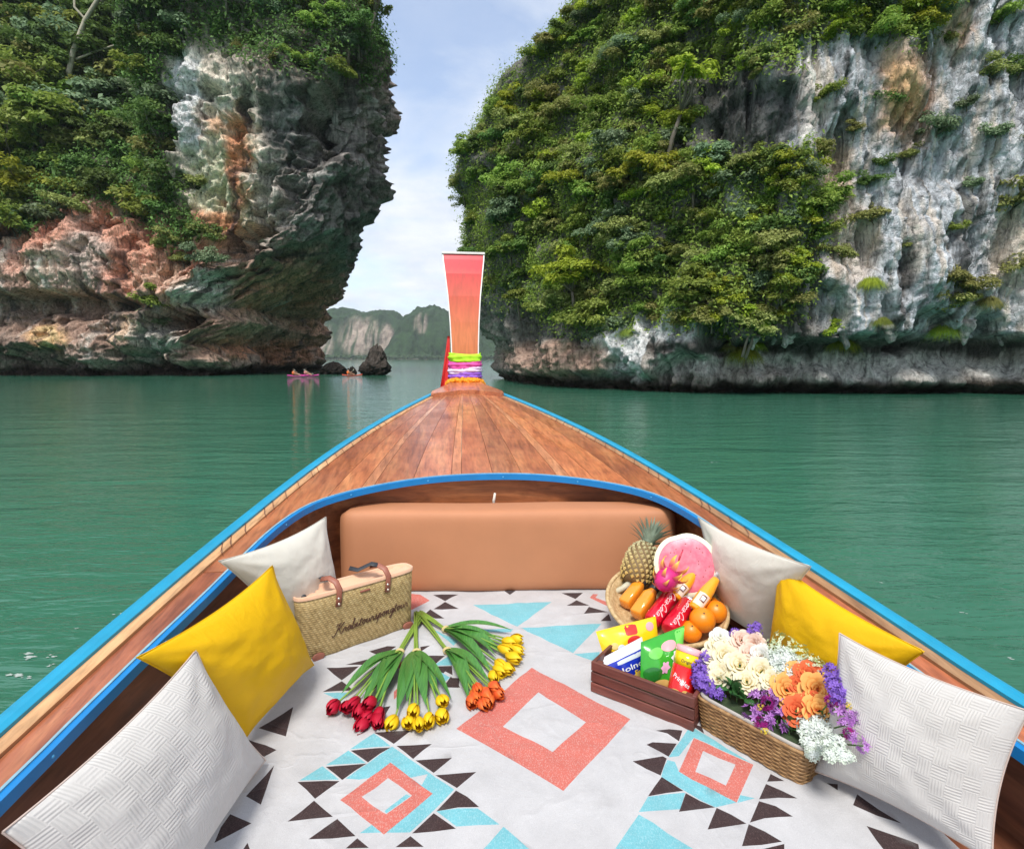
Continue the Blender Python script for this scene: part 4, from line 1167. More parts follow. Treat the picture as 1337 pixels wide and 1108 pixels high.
for z, w, s in zip(zs, wd, sc_):
    V += [(-w / 2, s, z), (w / 2, s, z), (w / 2 * 0.86, s + 0.10, z + 0.01), (0, s + 0.17, z + 0.01), (-w / 2 * 0.86, s + 0.10, z + 0.01)]
for i in range(len(zs) - 1):
    for k in range(5): F.append((i * 5 + k, i * 5 + (k + 1) % 5, (i + 1) * 5 + (k + 1) % 5, (i + 1) * 5 + k))
F.append((4, 3, 2, 1, 0)); F.append(tuple(40 + k for k in range(5)))
prow = link('prow_board', mkmesh('prow_board', V, F, PROW, smooth=False), boat)
for sg in (-1, 1):
    mb = MB()
    for i in range(len(zs) - 1):
        a = (sg * wd[i] / 2, sc_[i] - 0.003, zs[i]); b = (sg * wd[i + 1] / 2, sc_[i + 1] - 0.003, zs[i + 1])
        e = 0.007
        V = [(a[0] - sg * e, a[1], a[2]), (a[0] + sg * 0.003, a[1], a[2]), (a[0] + sg * 0.003, a[1] + 0.04, a[2]), (a[0] - sg * e, a[1] + 0.04, a[2]),
             (b[0] - sg * e, b[1], b[2]), (b[0] + sg * 0.003, b[1], b[2]), (b[0] + sg * 0.003, b[1] + 0.04, b[2]), (b[0] - sg * e, b[1] + 0.04, b[2])]
        mb.add(V, [(0, 1, 5, 4), (1, 2, 6, 5), (2, 3, 7, 6), (3, 0, 4, 7)])
    link('edge_trim', mb.mesh('edge_trim', WHITEP, False), prow)
mb = MB(); mb.box((0, 5.175, 3.139), (0.386, 0.10, 0.020), bev=0.003); link('top_trim', mb.mesh('top_trim', WHITEP, False), prow)
mb = MB(); mb.box((0, 5.168, 3.085), (0.345, 0.09, 0.004)); 

# ---- cloths and garland tied round the prow: things of their own
def prow_at(z):
    return np.interp(z, zs, wd), np.interp(z, zs, sc_)
def cloth_m(name, c, rough=0.7):
    return simple(name, c, rough, 0.18, 30, 0.4, 120, 0.003)
def wrap(name, z0, z1, mat, label, extra=0.0, seed=0):
    g = np.random.default_rng(seed)
    n, m = 44, 7
    V = []
    for j in range(m):
        f = j / (m - 1); z = z0 + (z1 - z0) * f
        w, s = prow_at(z); o = 0.012 + extra + 0.008 * math.sin(math.pi * f)
        for i in range(n):
            th = 2 * math.pi * i / n
            cx, cy = math.cos(th), math.sin(th)
            k = (abs(cx) ** 4 + abs(cy) ** 4) ** -0.25
            q = 0.006 * math.sin(f * 11 + seed + 2.2 * math.sin(th * 2 + seed)) + 0.004 * math.sin(9 * th + f * 7 + seed) + 0.003 * math.sin(23 * th - f * 9 + 2 * seed)
            V.append(((w / 2 + o + q) * cx * k, s + 0.07 + (0.085 + o + q) * cy * k, z + 0.008 * math.sin(2 * th + seed)))
    F = [(j * n + i, j * n + (i + 1) % n, (j + 1) * n + (i + 1) % n, (j + 1) * n + i) for j in range(m - 1) for i in range(n)]
    inner = [(v[0] * 0.93, 5.005 + (v[1] - 5.005) * 0.88, v[2]) for v in V]
    b = len(V); V = V + inner
    F += [tuple(b + k for k in f[::-1]) for f in F]
    F += [(i, b + i, b + (i + 1) % n, (i + 1) % n) for i in range(n)]
    e = (m - 1) * n
    F += [(e + i, e + (i + 1) % n, b + e + (i + 1) % n, b + e + i) for i in range(n)]
    c = BM @ Vector((0, 5.0, (z0 + z1) / 2))
    me = mkmesh(name, [BM @ Vector(v) - c for v in V], F, mat)
    return tag(link(name, me, None, c), label, 'scarf')
wrap('scarf', 2.170, 2.245, cloth_m('lime_cloth', (0.42, 0.80, 0.02)), 'lime green scarf wrapped round the prow above the pink one', 0.006, 1)
wrap('scarf', 2.115, 2.175, cloth_m('pink_cloth', (0.74, 0.08, 0.36)), 'pink scarf wrapped round the prow under the lime green one', 0.010, 2)
wrap('scarf', 2.072, 2.120, cloth_m('lilac_cloth', (0.80, 0.62, 0.84)), 'pale lilac scarf wrapped round the prow between pink and purple ones', 0.014, 3)
wrap('scarf', 2.022, 2.078, cloth_m('purple_cloth', (0.32, 0.12, 0.66)), 'purple scarf wrapped round the prow just above the marigold garland', 0.012, 4)
# red sash hanging down the prow's side
V = []; n, m = 8, 16
for j in range(m):
    f = j / (m - 1); z = 2.40 - 0.47 * f
    w, s = prow_at(z); hw = 0.012 + 0.040 * f
    for i in range(n):
        q = i / (n - 1) - 0.5
        V.append((-w / 2 - 0.018 - 0.05 * f + 2 * q * hw * 0.8, s + 0.075 + 0.02 * math.sin(q * 9 + 3 * f) * f, z))
F = [(j * n + i, j * n + i + 1, (j + 1) * n + i + 1, (j + 1) * n + i) for j in range(m - 1) for i in range(n - 1)]
b = len(V); V += [(x, y + 0.006, z) for (x, y, z) in V]; F += [tuple(b + k for k in f[::-1]) for f in F]
ring = list(range(n)) + [n * j + n - 1 for j in range(1, m)] + [n * (m - 1) + i for i in range(n - 2, -1, -1)] + [n * j for j in range(m - 2, 0, -1)]
F += [(p_, q_, q_ + b, p_ + b) for p_, q_ in zip(ring, ring[1:] + ring[:1])]
c = BM @ Vector((-0.15, 5.0, 2.2))
tag(link('sash', mkmesh('sash', [BM @ Vector(v) - c for v in V], F, cloth_m('red_cloth', (0.66, 0.03, 0.03))), None, c), 'red cloth sash hanging down the side of the prow', 'sash')
# marigold garland
gar = thing('garland', 'orange marigold garland looped round the base of the prow', 'garland', BM @ Vector((0, 5.0, 2.0)), (0, 0, YAW))
MARI = simple('marigold', (0.85, 0.30, 0.008), 0.8, 0.3, 60, 0.6, 200)
bm = bmesh.new(); bmesh.ops.create_icosphere(bm, subdivisions=2, radius=0.021)
for v in bm.verts: v.co *= 1 + 0.28 * math.sin(v.co.x * 900 + v.co.y * 700) * math.cos(v.co.z * 800)
me_m = bpy.data.meshes.new('marigold'); bm.to_mesh(me_m); bm.free(); me_m.materials.append(MARI)
for i in range(40):
    th = 2 * math.pi * i / 40; cx, cy = math.cos(th), math.sin(th); k = (abs(cx) ** 4 + abs(cy) ** 4) ** -0.25
    link('marigold', me_m, gar, (0.145 * cx * k, 0.07 - 0.005 + 0.115 * cy * k - 0.06, 0.010 - 0.03 * abs(cx) ** 3 + random.uniform(-.004, .004)), (random.uniform(0, 6),) * 3, random.uniform(1.1, 1.45))
for sg in (-1, 1):
    for k in range(4):
        link('marigold', me_m, gar, (sg * (0.165 + 0.012 * k), -0.04, -0.025 - 0.026 * k), (k, k, k), 0.8)
# ================================================================== BLANKET
def cloth(name, c, flecks=None, fl=0.3, weave=900.0, rough=0.9, bump=0.35):
    t = NT(name)
    co = t.coord('Object')
    wv = t.noise(co, weave, 2, 0.6)
    soft = t.noise(co, 14, 4, 0.6)
    cc = t.mix(1.0, c, t.ramp(soft, [(0.3, 0.92), (0.7, 1.06)]), 'MULTIPLY')
    cc = t.mix(1.0, cc, t.ramp(wv, [(0.3, 0.82), (0.7, 1.1)]), 'MULTIPLY')
    if flecks:
        fk = t.noise(t.coord('Object', (1, 0.5, 1)), 420, 2, 0.7)
        cc = t.mix(t.ramp(fk, [(0.50, 0.0), (0.66, fl)]), cc, flecks)
    t.P(Base_Color=cc, Roughness=rough)
    t.b.inputs['Specular IOR Level'].default_value = 0.15
    t.b.inputs['Sheen Weight'].default_value = 0.15
    cr = t.math('ABSOLUTE', t.math('SUBTRACT', t.noise(co, 3.2, 3, 0.5, 0.8), 0.5)); crease = t.ramp(cr, [(0.0, 1.0), (0.03, 0.25), (0.10, 0.0)])
    t.bump(t.math('ADD', wv, t.math('ADD', t.math('MULTIPLY', crease, 2.2), t.math('MULTIPLY', t.noise(co, 9, 5, 0.6, 0.6), 5.0))), bump, 0.004)
    return t.m
B_WHITE = cloth('blanket_white', (0.50, 0.495, 0.505))
B_AQUA = cloth('blanket_aqua', (0.16, 0.44, 0.50), (0.62, 0.72, 0.74), 0.25)
B_CORAL = cloth('blanket_coral', (0.54, 0.135, 0.105), (0.58, 0.40, 0.36), 0.55)
B_DARK = cloth('blanket_dark', (0.040, 0.022, 0.022), (0.14, 0.09, 0.09), 0.3)
def zo(pts, ox, oy, k): return [(ox + x * k, oy + y * k) for x, y in pts]
PAT = []
def P5(m, *pts): PAT.append((m, zo(pts, 280, 840, 580 / 1337)))
def PR(m, *pts): PAT.append((m, zo(pts, 680, 860, 400 / 1337)))
def PT(m, *pts): PAT.append((m, zo(pts, 540, 770, 290 / 1337)))
def PB(m, *pts): PAT.append((m, zo(pts, 860, 780, 477 / 1337)))
# centre diamond
P5(2, (955, 75), (1252, 228), (1050, 442), (728, 260)); P5(0, (975, 153), (1118, 240), (1018, 330), (868, 250))
# small medallion
P5(1, (535, 312), (722, 447), (588, 570), (437, 572), (478, 545), (600, 470), (560, 405), (395, 408)); P5(0, (588, 405), (642, 396), (624, 427))
P5(2, (530, 360), (657, 455), (510, 577), (378, 470)); P5(0, (522, 403), (595, 460), (517, 517), (443, 465))
P5(1, (518, 514), (590, 462), (577, 456), (512, 505))
for tr in [((480, 272), (590, 268), (540, 305)), ((410, 320), (530, 315), (462, 358)), ((335, 372), (458, 362), (385, 412)), ((250, 422), (377, 415), (303, 470)), ((220, 540), (357, 525), (300, 475)),
           ((283, 595), (425, 580), (370, 530)), ((395, 618), (465, 618), (430, 587)), ((548, 310), (655, 305), (598, 350)), ((605, 355), (715, 347), (660, 393)), ((665, 400), (788, 393), (730, 443)),
           ((668, 507), (797, 498), (727, 450)), ((595, 573), (727, 563), (660, 512)), ((545, 618), (630, 618), (590, 582)),
           ((337, 72), (435, 68), (383, 107)), ((325, 143), (418, 138), (383, 110)), ((393, 62), (465, 65), (490, 45)), ((465, 25), (520, 12), (548, 12), (500, 40)), ((490, 195), (530, 190), (510, 220)), ((478, 262), (545, 262), (530, 225)),
           ((620, 42), (690, 40), (655, 68)), ((660, 75), (712, 72), (683, 97)), ((690, 130), (740, 133), (712, 100)),
           ((237, 187), (215, 278), (133, 255)), ((92, 288), (187, 318), (150, 345), (90, 310)), ((180, 370), (140, 490), (95, 462)), ((48, 520), (112, 548), (0, 608), (20, 560)), ((100, 603), (75, 640), (112, 640))]:
    P5(3, *tr)
for tr in [((480, 274), (408, 317), (530, 311)), ((403, 320), (335, 367), (456, 360)), ((325, 370), (256, 417), (375, 411)), ((328, 147), (412, 144), (380, 172)), ((668, 507), (792, 502), (858, 546), (728, 557)), ((870, 552), (975, 640), (790, 640))]:
    P5(1, *tr)
# right medallion
PR(1, (740, 298), (1010, 455), (755, 348), (690, 425), (645, 430)); PR(1, (640, 440), (672, 447), (690, 490), (942, 622), (850, 640), (720, 575), (612, 515), (625, 470)); PR(1, (958, 590), (1022, 605), (945, 624))
PR(2, (755, 350), (1015, 460), (942, 622), (690, 490)); PR(0, (795, 405), (937, 460), (895, 548), (762, 488))
for tr in [((590, 312), (705, 318), (690, 360)), ((548, 378), (575, 368), (680, 370), (645, 428)), ((488, 450), (620, 428), (637, 435), (610, 508)), ((555, 597), (615, 515), (710, 572)), ((690, 668), (720, 582), (848, 640)),
           ((815, 745), (855, 642), (985, 712)), ((965, 818), (995, 715), (1140, 797)), ((1000, 708), (1040, 618), (1187, 690)), ((1040, 610), (1070, 545), (1207, 612)), ((1075, 535), (1090, 500), (1150, 535)), ((970, 840), (1150, 806), (1150, 850)), ((750, 290), (790, 300), (800, 330), (745, 296))]:
    PR(3, *tr)
for tr in [((515, 670), (555, 599), (718, 580), (695, 655)), ((400, 850), (515, 680), (780, 850)), ((-20, 780), (60, 850), (-20, 850))]: PR(1, *tr)
for tr in [((710, 775), (725, 735), (890, 830)), ((760, 840), (950, 905), (955, 940), (830, 940)), ((615, 680), (655, 685), (655, 710))]: PB(3, *tr)
# far edge
for tr in [((358, 92), (832, 80), (625, 218)), ((640, 228), (1130, 210), (960, 380)), ((965, 385), (1120, 375), (1110, 432), (1075, 432)), ((120, 462), (210, 405), (330, 405), (360, 460)), ((50, 435), (220, 530), (165, 570)), ((230, 240), (600, 235), (585, 252), (260, 262)), ((105, 232), (270, 320), (240, 345), (140, 260))]: PT(1, *tr)
for tr in [((118, 35), (270, 30), (190, 70)), ((120, 118), (272, 115), (190, 75)), ((70, 142), (100, 120), (185, 165), (130, 167)), ((545, 10), (615, 10), (580, 35)), ((890, 25), (1020, 20), (975, 58)), ((920, 103), (980, 65), (1060, 98)), ((1025, 150), (1055, 105), (1170, 132)), ((1125, 192), (1175, 145), (1190, 192)),
           ((45, 400), (190, 400), (125, 460)), ((125, 468), (230, 465), (235, 515)), ((185, 590), (225, 530), (280, 535), (270, 590)), ((40, 350), (100, 340), (45, 375)), ((0, 170), (25, 180), (0, 210))]: PT(3, *tr)
PT(2, (-60, 20), (40, 32), (98, 68), (-20, 125)); PT(2, (1060, 50), (1080, 25), (1110, 25), (1095, 50), (1190, 82), (1190, 108)); P5(2, (560, 55), (590, 62), (570, 82), (553, 75)); P5(2, (540, 145), (555, 130), (560, 150), (540, 170))
verts2 = []; edges2 = []; faces2 = []
def addpoly(pts):
    b = len(verts2)
    # resample so the edges can follow the folds
    out = []
    for i in range(len(pts)):
        a = Vector(pts[i]); c = Vector(pts[(i + 1) % len(pts)]); k = max(1, int((c - a).length / 0.03))
        for q in range(k): out.append(a.lerp(c, q / k))
    for p in out: verts2.append(Vector((p.x + random.uniform(-1e-5, 1e-5), p.y + random.uniform(-1e-5, 1e-5))))
    n = len(out)
    if sum(out[i].x * out[(i + 1) % n].y - out[(i + 1) % n].x * out[i].y for i in range(n)) > 0: faces2.append(list(range(b, b + n)))
    else: faces2.append(list(range(b + n - 1, b - 1, -1)))
loc_ = BM.inverted()
def b2w(tt, s): q = BM @ Vector((tt, s, 0)); return (q.x, q.y)
outline = [b2w(-.80, 0.30), b2w(.80, 0.30), b2w(.80, 1.5), b2w(.76, 1.85), b2w(.69, 2.12), b2w(.30, 2.26), b2w(-.30, 2.26), b2w(-.68, 2.14), b2w(-.74, 1.85), b2w(-.79, 1.5)]
addpoly(outline)
for (m_, pts) in PAT:
    addpoly([tuple(at_z(x, y, ZB).xy) for x, y in pts])
gx = np.arange(-1.0, 1.15, 0.022)
for x in gx:
    for y in np.arange(0.25, 2.45, 0.022):
        p = loc_ @ Vector((x, y, 0))
        if abs(p.x) < 0.795 and 0.31 < p.y < 2.2: verts2.append(Vector((x + random.uniform(-.004, .004), y + random.uniform(-.004, .004))))
cv, ce, cf, _, _, cof = delaunay_2d_cdt(verts2, edges2, faces2, 0, 1e-6)
fa = []; mi = []
for f, of in zip(cf, cof):
    if 0 not in of: continue
    k = max(of); fa.append(f); mi.append(0 if k == 0 else PAT[k - 1][0])
A2 = np.array([(v.x, v.y) for v in cv])
def blanket_h(A2):
    z = 0.010 * fbm(np.column_stack([A2[:, 0] * 3, A2[:, 1] * 3, A2[:, 0] * 0]), 3)
    z += 0.0050 * ridged(np.column_stack([A2[:, 0] * 5 + A2[:, 1] * 2, A2[:, 1] * 8 - A2[:, 0] * 3, A2[:, 0] * 0 + 3]), 3)
    # pressed fold line and rumples
    a = np.array(at_z(700, 900, ZB).xy); b = np.array(at_z(745, 1108, ZB).xy)
    d = (b - a) / np.linalg.norm(b - a); n_ = np.array([-d[1], d[0]])
    q = (A2 - a) @ n_
    z += 0.0035 * np.exp(-np.abs(q) / 0.006) * (A2[:, 1] < 2)
    for (px, py, L, w, an, h) in [(870, 960, .05, .012, 0.6, .007), (860, 985, .06, .012, 0.4, .007), (1120, 1010, .16, .02, 0.9, .012), (350, 990, .05, .012, 2.2, .008), (480, 1020, .10, .01, 1.5, .004), (600, 1060, .12, .012, 1.2, .003), (790, 1000, .10, .012, 2.0, .004), (1010, 1060, .10, .014, 0.7, .006), (560, 960, .12, .01, 0.1, .004), (720, 830, .14, .012, 0.15, .004)]:
        c = np.array(at_z(px, py, ZB).xy); e = np.array([math.cos(an), math.sin(an)]); m_ = np.array([-e[1], e[0]])
        z += h * np.exp(-(((A2 - c) @ e) / L) ** 2 - (((A2 - c) @ m_) / w) ** 2)
    return z
zz = ZB + blanket_h(A2)
bl = mkmesh('blanket', np.column_stack([A2, zz]), fa, [B_WHITE, B_AQUA, B_CORAL, B_DARK], mi)
tag(link('blanket', bl), 'white blanket with coral diamonds, aqua and dark brown triangles on the floor', 'blanket')

# ================================================================== BOLSTER
LEATHER = simple('tan_leather', (0.45, 0.19, 0.09), 0.68, 0.05, 8, 0.12, 500, 0.0006)
aL = at_z(443, 777, ZB); aR = at_z(884, 772, ZB)
d = (aR - aL); Lb = d.length; ang = math.atan2(d.y, d.x)
mb = MB(); V = []; F = []
prof = []
for k in range(40):                        # D-shaped soft section: depth x height
    th = 2 * math.pi * k / 40; c_, s_ = math.cos(th), math.sin(th)
    e = 0.30
    prof.append((0.10 + 0.10 * np.sign(c_) * abs(c_) ** e, 0.165 + 0.165 * np.sign(s_) * abs(s_) ** e))
ns = 44
for i in range(ns):
    f = i / (ns - 1); x = Lb * f
    q = min(f, 1 - f) * Lb
    k = 1 - (1 - min(q / 0.05, 1)) ** 2.5 * 0.30
    for (py_, pz_) in prof:
        V.append((x, 0.10 + (py_ - 0.10) * k + 0.002 * math.sin(9 * f + pz_ * 20), 0.165 + (pz_ - 0.165) * (1 - (1 - k) * 0.42) + 0.0015 * math.sin(12 * f)))
F = [(i * 40 + k, i * 40 + (k + 1) % 40, (i + 1) * 40 + (k + 1) % 40, (i + 1) * 40 + k) for i in range(ns - 1) for k in range(40)]
F.append(tuple(range(40))[::-1]); F.append(tuple((ns - 1) * 40 + k for k in range(40)))
bol = thing('bolster', 'long tan leather bolster standing against the front bulkhead', 'bolster', (aL.x, aL.y, ZB), (R(-3), 0, ang))
link('cover', mkmesh('cover', V, F, LEATHER), bol)

# ================================================================== PILLOWS
def bary(c, u, v): return c[0] * ((1 - u) * (1 - v)) + c[1] * (u * (1 - v)) + c[2] * (u * v) + c[3] * ((1 - u) * v)
def pillow(corners, thick, mat, label, pinch=0.10, seed=0, n=60, pipe=None, back=0.5):
    c = [np.array(p) for p in corners]
    cen = sum(c) / 4
    nrm = np.cross(c[1] - c[0] + c[2] - c[3], c[3] - c[0] + c[2] - c[1]); nrm /= np.linalg.norm(nrm)
    if np.dot(nrm, np.array([0, 0, CAM_Z]) - cen) < 0: nrm = -nrm
    g = np.linspace(0, 1, n)
    U, Vv = np.meshgrid(g, g, indexing='ij'); U = U.ravel(); Vv = Vv.ravel()
    x = 2 * U - 1; y = 2 * Vv - 1
    px_ = x * (1 - pinch * (1 - y * y) * np.abs(x) ** 3); py_ = y * (1 - pinch * (1 - x * x) * np.abs(y) ** 3)
    uu = (px_ + 1) / 2; vv = (py_ + 1) / 2
    B = np.array([bary(c, a, b) for a, b in zip(uu, vv)])
    prof = ((1 - np.abs(x) ** 2.2) * (1 - np.abs(y) ** 2.2)) ** 0.72
    # corner dimples and soft folds running out of the corners
    wr = fbm(np.column_stack([x * 2.2 + seed, y * 2.2, x * 0]), 4) * 0.14
    fold = sum(0.06 * np.exp(-((np.hypot(x - sx, y - sy) - 0.45) / 0.35) ** 2) * np.sin(np.arctan2((y - sy), (x - sx)) * 11 + seed) for sx in (-1, 1) for sy in (-1, 1))
    h = thick * prof * (1 + wr + fold)
    T = B + nrm * h[:, None]; Bk = B - nrm * (thick * back * prof)[:, None]
    lip = 0.0
    V = np.concatenate([T, Bk]); F1 = grid_faces(n, n); F2 = F1[:, ::-1] + n * n
    I = np.arange(n * n).reshape(n, n)
    ring = np.concatenate([I[:, 0], I[-1, 1:], I[-2::-1, -1], I[0, -2:0:-1]])
    # share the rim
    remap = np.arange(2 * n * n); remap[ring + n * n] = ring
    F2 = remap[F2]
    base = Vector(V[:, :].min(0)); base = Vector((cen[0], cen[1], V[:, 2].min()))
    me = fastmesh('cover', V - np.array(base), np.concatenate([F1, F2]), mat)
    uv = me.uv_layers.new(name='UVMap')
    li = np.empty(len(me.loops), np.int32); me.loops.foreach_get('vertex_index', li)
    UV = np.column_stack([np.concatenate([U, U]), np.concatenate([Vv, Vv])])
    uv.data.foreach_set('uv', UV[li].astype(np.float32).ravel())
    bm = bmesh.new(); bm.from_mesh(me); bmesh.ops.recalc_face_normals(bm, faces=bm.faces); bm.to_mesh(me); bm.free()
    t_ = thing('pillow', label, 'pillow', base)
    link('cover', me, t_)
    pts = [Vector(V[i]) - base for i in ring[::2]]
    mb = MB(); mb.tube(pts + pts[:1], 0.0015 if pipe else 0.0012, 5, caps=False); mb.build('piping' if pipe else 'seam', pipe or mat, t_)
    return t_
def fabric(name, c, rough=0.8, bs=900, sheen=0.2):
    t = NT(name); co = t.coord('Object')
    sf = t.noise(co, 10, 4)
    t.P(Base_Color=t.mix(1.0, c, t.ramp(sf, [(0.3, 0.95), (0.7, 1.04)]), 'MULTIPLY'), Roughness=rough)
    t.b.inputs['Sheen Weight'].default_value = sheen; t.b.inputs['Specular IOR Level'].default_value = 0.3
    t.bump(t.math('ADD', t.noise(co, bs, 2), t.math('MULTIPLY', t.noise(co, 22, 5, 0.6, 0.8), 5.0)), 0.25, 0.0022)
    return t.m
CREAM = fabric('cream_fabric', (0.66, 0.63, 0.55))
YELLOW = fabric('yellow_fabric', (0.76, 0.44, 0.002), 0.55, sheen=0.0)
t = NT('ribbed_fabric')
uv = t.n('ShaderNodeTexCoord').outputs['UV']
mp = t.n('ShaderNodeMapping', {'Vector': uv}); mp.inputs['Scale'].default_value = (14.0, 10.0, 1)
ck = t.n('ShaderNodeTexChecker', {'Vector': mp.outputs[0], 'Scale': 1.0}).outputs['Fac']
sp = t.n('ShaderNodeSeparateXYZ', {0: mp.outputs[0]})
w1 = t.math('SINE', t.math('MULTIPLY', sp.outputs[0], 2 * math.pi * 5))
w2 = t.math('SINE', t.math('MULTIPLY', sp.outputs[1], 2 * math.pi * 5))
ribs = t.n('ShaderNodeMix', {'Factor': ck, 2: w1, 3: w2}, data_type='FLOAT').outputs[0]
co = t.coord('Object')
nz = t.noise(co, 5, 4)
t.P(Base_Color=t.mix(t.ramp(nz, [(0.35, 0.0), (0.7, 1.0)]), (0.55, 0.53, 0.505), (0.60, 0.58, 0.56)), Roughness=0.85)
t.b.inputs['Sheen Weight'].default_value = 0.2; t.b.inputs['Specular IOR Level'].default_value = 0.2
t.bump(t.math('ADD', t.math('MULTIPLY', ribs, t.ramp(t.noise(co, 12, 3), [(0.35, 0.1), (0.6, 1.0)])), t.math('MULTIPLY', t.noise(co, 20, 5, 0.6, 0.8), 3.0)), 0.32, 0.0016)
RIBBED = t.m
PEACH_PIPE = simple('peach_piping', (0.58, 0.46, 0.40), 0.7)
def cz(px, py, z): return tuple(at_z(px, py, z))
def cy(px, py, y): return tuple(at_y(px, py, y))
pillow([cz(285, 732, 1.675), cy(426, 674, 1.90), cz(446, 800, 1.30), cz(384, 838, 1.30)], 0.062, CREAM, 'cream pillow leaning behind the woven straw bag', seed=1)
pillow([cz(178, 858, 1.655), cy(356, 737, 1.44), cz(410, 868, 1.30), cz(318, 968, 1.30)], 0.070, YELLOW, 'yellow pillow propped between the straw bag side cream pillow and a ribbed one', seed=2)
pillow([cz(3, 1086, 1.62), cy(256, 848, 1.06), cz(347, 992, 1.30), cz(150, 1290, 1.33)], 0.060, RIBBED, 'ribbed off-white pillow leaning over the yellow one near the tulips', seed=3, pipe=PEACH_PIPE, pinch=0.085)
pillow([cy(911, 675, 1.93), cz(1060, 739, 1.675), cz(1010, 845, 1.30), cz(940, 800, 1.30)], 0.060, CREAM, 'cream pillow behind the fruit basket', seed=4)
pillow([cy(1014, 733, 1.50), cz(1208, 850, 1.60), cz(1120, 960, 1.30), cz(1000, 868, 1.30)], 0.065, YELLOW, 'yellow pillow standing behind the flower basket', seed=5)
pillow([cy(1096, 826, 1.165), cz(1345, 928, 1.63), cz(1296, 1125, 1.34), cz(1062, 1006, 1.30)], 0.052, RIBBED, 'ribbed off-white pillow beside the flower basket', seed=6, pipe=PEACH_PIPE, pinch=0.085)

# ================================================================== STROKED SCRIPT LETTERS
GLY = {'r': [[(0, 0), (.3, .9), (.38, 1.08), (.48, .9), (.72, .92), (.68, .4), (.78, .05), (1.05, .1)]],
       'a': [[(.85, .85), (.5, 1.0), (.15, .5), (.35, 0), (.7, .35), (.92, .95), (.82, .25), (1.15, .05)]],
       'b': [[(0, .05), (.35, 1.2), (.55, 2.1), (.4, 2.15), (.25, 1), (.3, .1), (.6, 0), (.85, .5), (.65, .9), (.85, .8), (1.15, .85)]],
       'i': [[(0, .05), (.35, .95), (.28, .2), (.65, .05)], [(.42, 1.45), (.46, 1.55)]],
       't': [[(0, .05), (.35, 1), (.5, 1.75), (.32, .6), (.38, .05), (.75, .08)], [(.1, 1.15), (.8, 1.3)]],
       'o': [[(.0, .7), (.2, .3), (.35, 0), (.7, .3), (.65, .9), (.4, 1.0), (.15, .5), (.4, .85), (.75, .8), (1.05, .9)]],
       'u': [[(0, .3), (.25, .95), (.2, .3), (.45, 0), (.72, .5), (.85, .95), (.78, .25), (1.1, .05)]],
       's': [[(0, .05), (.35, .8), (.48, 1.1), (.45, .8), (.66, .3), (.42, 0), (.15, .12), (.55, 0), (.9, .08)]],
       'p': [[(0, .1), (.35, 1.0), (.0, -1.05), (.35, .5), (.62, 1.0), (.85, .5), (.5, .05), (.95, .05)]],
       'n': [[(0, .3), (.2, .95), (.16, 0), (.4, .8), (.62, 1.0), (.7, .5), (.72, .08), (1.08, .08)]],
       'g': [[(.85, .85), (.5, 1), (.15, .5), (.35, .05), (.7, .4), (.92, .95), (.62, -.9), (.32, -1.05), (.3, -.75), (1.1, .12)]],
       'l': [[(0, .05), (.5, 1.6), (.48, 2.1), (.3, 1.8), (.25, .4), (.5, 0), (.85, .15)]],
       'c': [[(.75, .8), (.45, 1.0), (.1, .5), (.3, 0), (.85, .15)]],
       'C': [[(1.0, 1.55), (.95, 2.0), (.5, 1.95), (.1, 1.0), (.3, .1), (.85, .1), (1.2, .5)]],
       '-': [[(.1, .6), (.6, .62)]],
       'K': [[(-.75, .15), (-.6, -.25), (-.2, -.1), (.25, .9), (.6, 1.9), (.9, 2.35)], [(.0, 1.75), (.05, 2.2), (.55, 2.05)], [(1.75, 2.2), (1.5, 2.15), (.95, 1.35), (.5, 1.1), (.85, .9), (1.0, .3), (1.3, -.05), (1.6, .25)]]}
ADV = {'i': .7, 't': .75, 'l': .75, 's': .8, 'c': .8, 'K': 1.55, 'C': 1.15, '-': .7}
def script(text):
    """strokes in units of x-height, origin at the start of the baseline"""
    x = 0; out = []
    for ch in text:
        for st in GLY[ch]:
            q, _ = catmull([(px_ + x + 0.25 * py_, py_) for px_, py_ in st], 6 * len(st)); out.append(q)
        x += ADV.get(ch, 1.0)
    return out, x

# ================================================================== STRAW BAG
t = NT('straw_weave')
co = t.coord('Object')
mp = t.n('ShaderNodeMapping', {'Vector': co}); mp.inputs['Scale'].default_value = (1, 1, 1)
sp = t.n('ShaderNodeSeparateXYZ', {0: co})
fx = t.math('MULTIPLY', sp.outputs[0], 150); fz = t.math('MULTIPLY', sp.outputs[2], 150)
# twill: diagonal steps of over and under
par = t.math('SINE', t.math('ADD', t.math('MULTIPLY', t.math('FLOOR', fz), 1.57), t.math('MULTIPLY', fx, 3.1416)))
ver = t.math('ABSOLUTE', t.math('SINE', t.math('MULTIPLY', fz, 3.1416)))
hgt = t.math('MULTIPLY', ver, t.math('ADD', t.math('MULTIPLY', par, 0.5), 0.6))
nz = t.noise(co, 60, 4, 0.7)
c = t.ramp(nz, [(0.28, (0.25, 0.165, 0.06)), (0.5, (0.46, 0.325, 0.135)), (0.75, (0.60, 0.46, 0.23))])
c = t.mix(1.0, c, t.ramp(hgt, [(0.0, 0.62), (0.6, 1.0)]), 'MULTIPLY')
t.P(Base_Color=c, Roughness=0.75); t.bump(hgt, 0.6, 0.003)
STRAW = t.m
PEACH = fabric('peach_lining', (0.72, 0.44, 0.29), 0.8)
BROWNL = simple('brown_leather', (0.28, 0.095, 0.060), 0.5, 0.15, 60, 0.2, 400, 0.0006)
BLACKL = simple('black_leather', (0.03, 0.032, 0.038), 0.45, 0.15, 60)
STEEL = simple('rivet_metal', (0.75, 0.68, 0.60), 0.3, 0.05, Metallic=0.9)
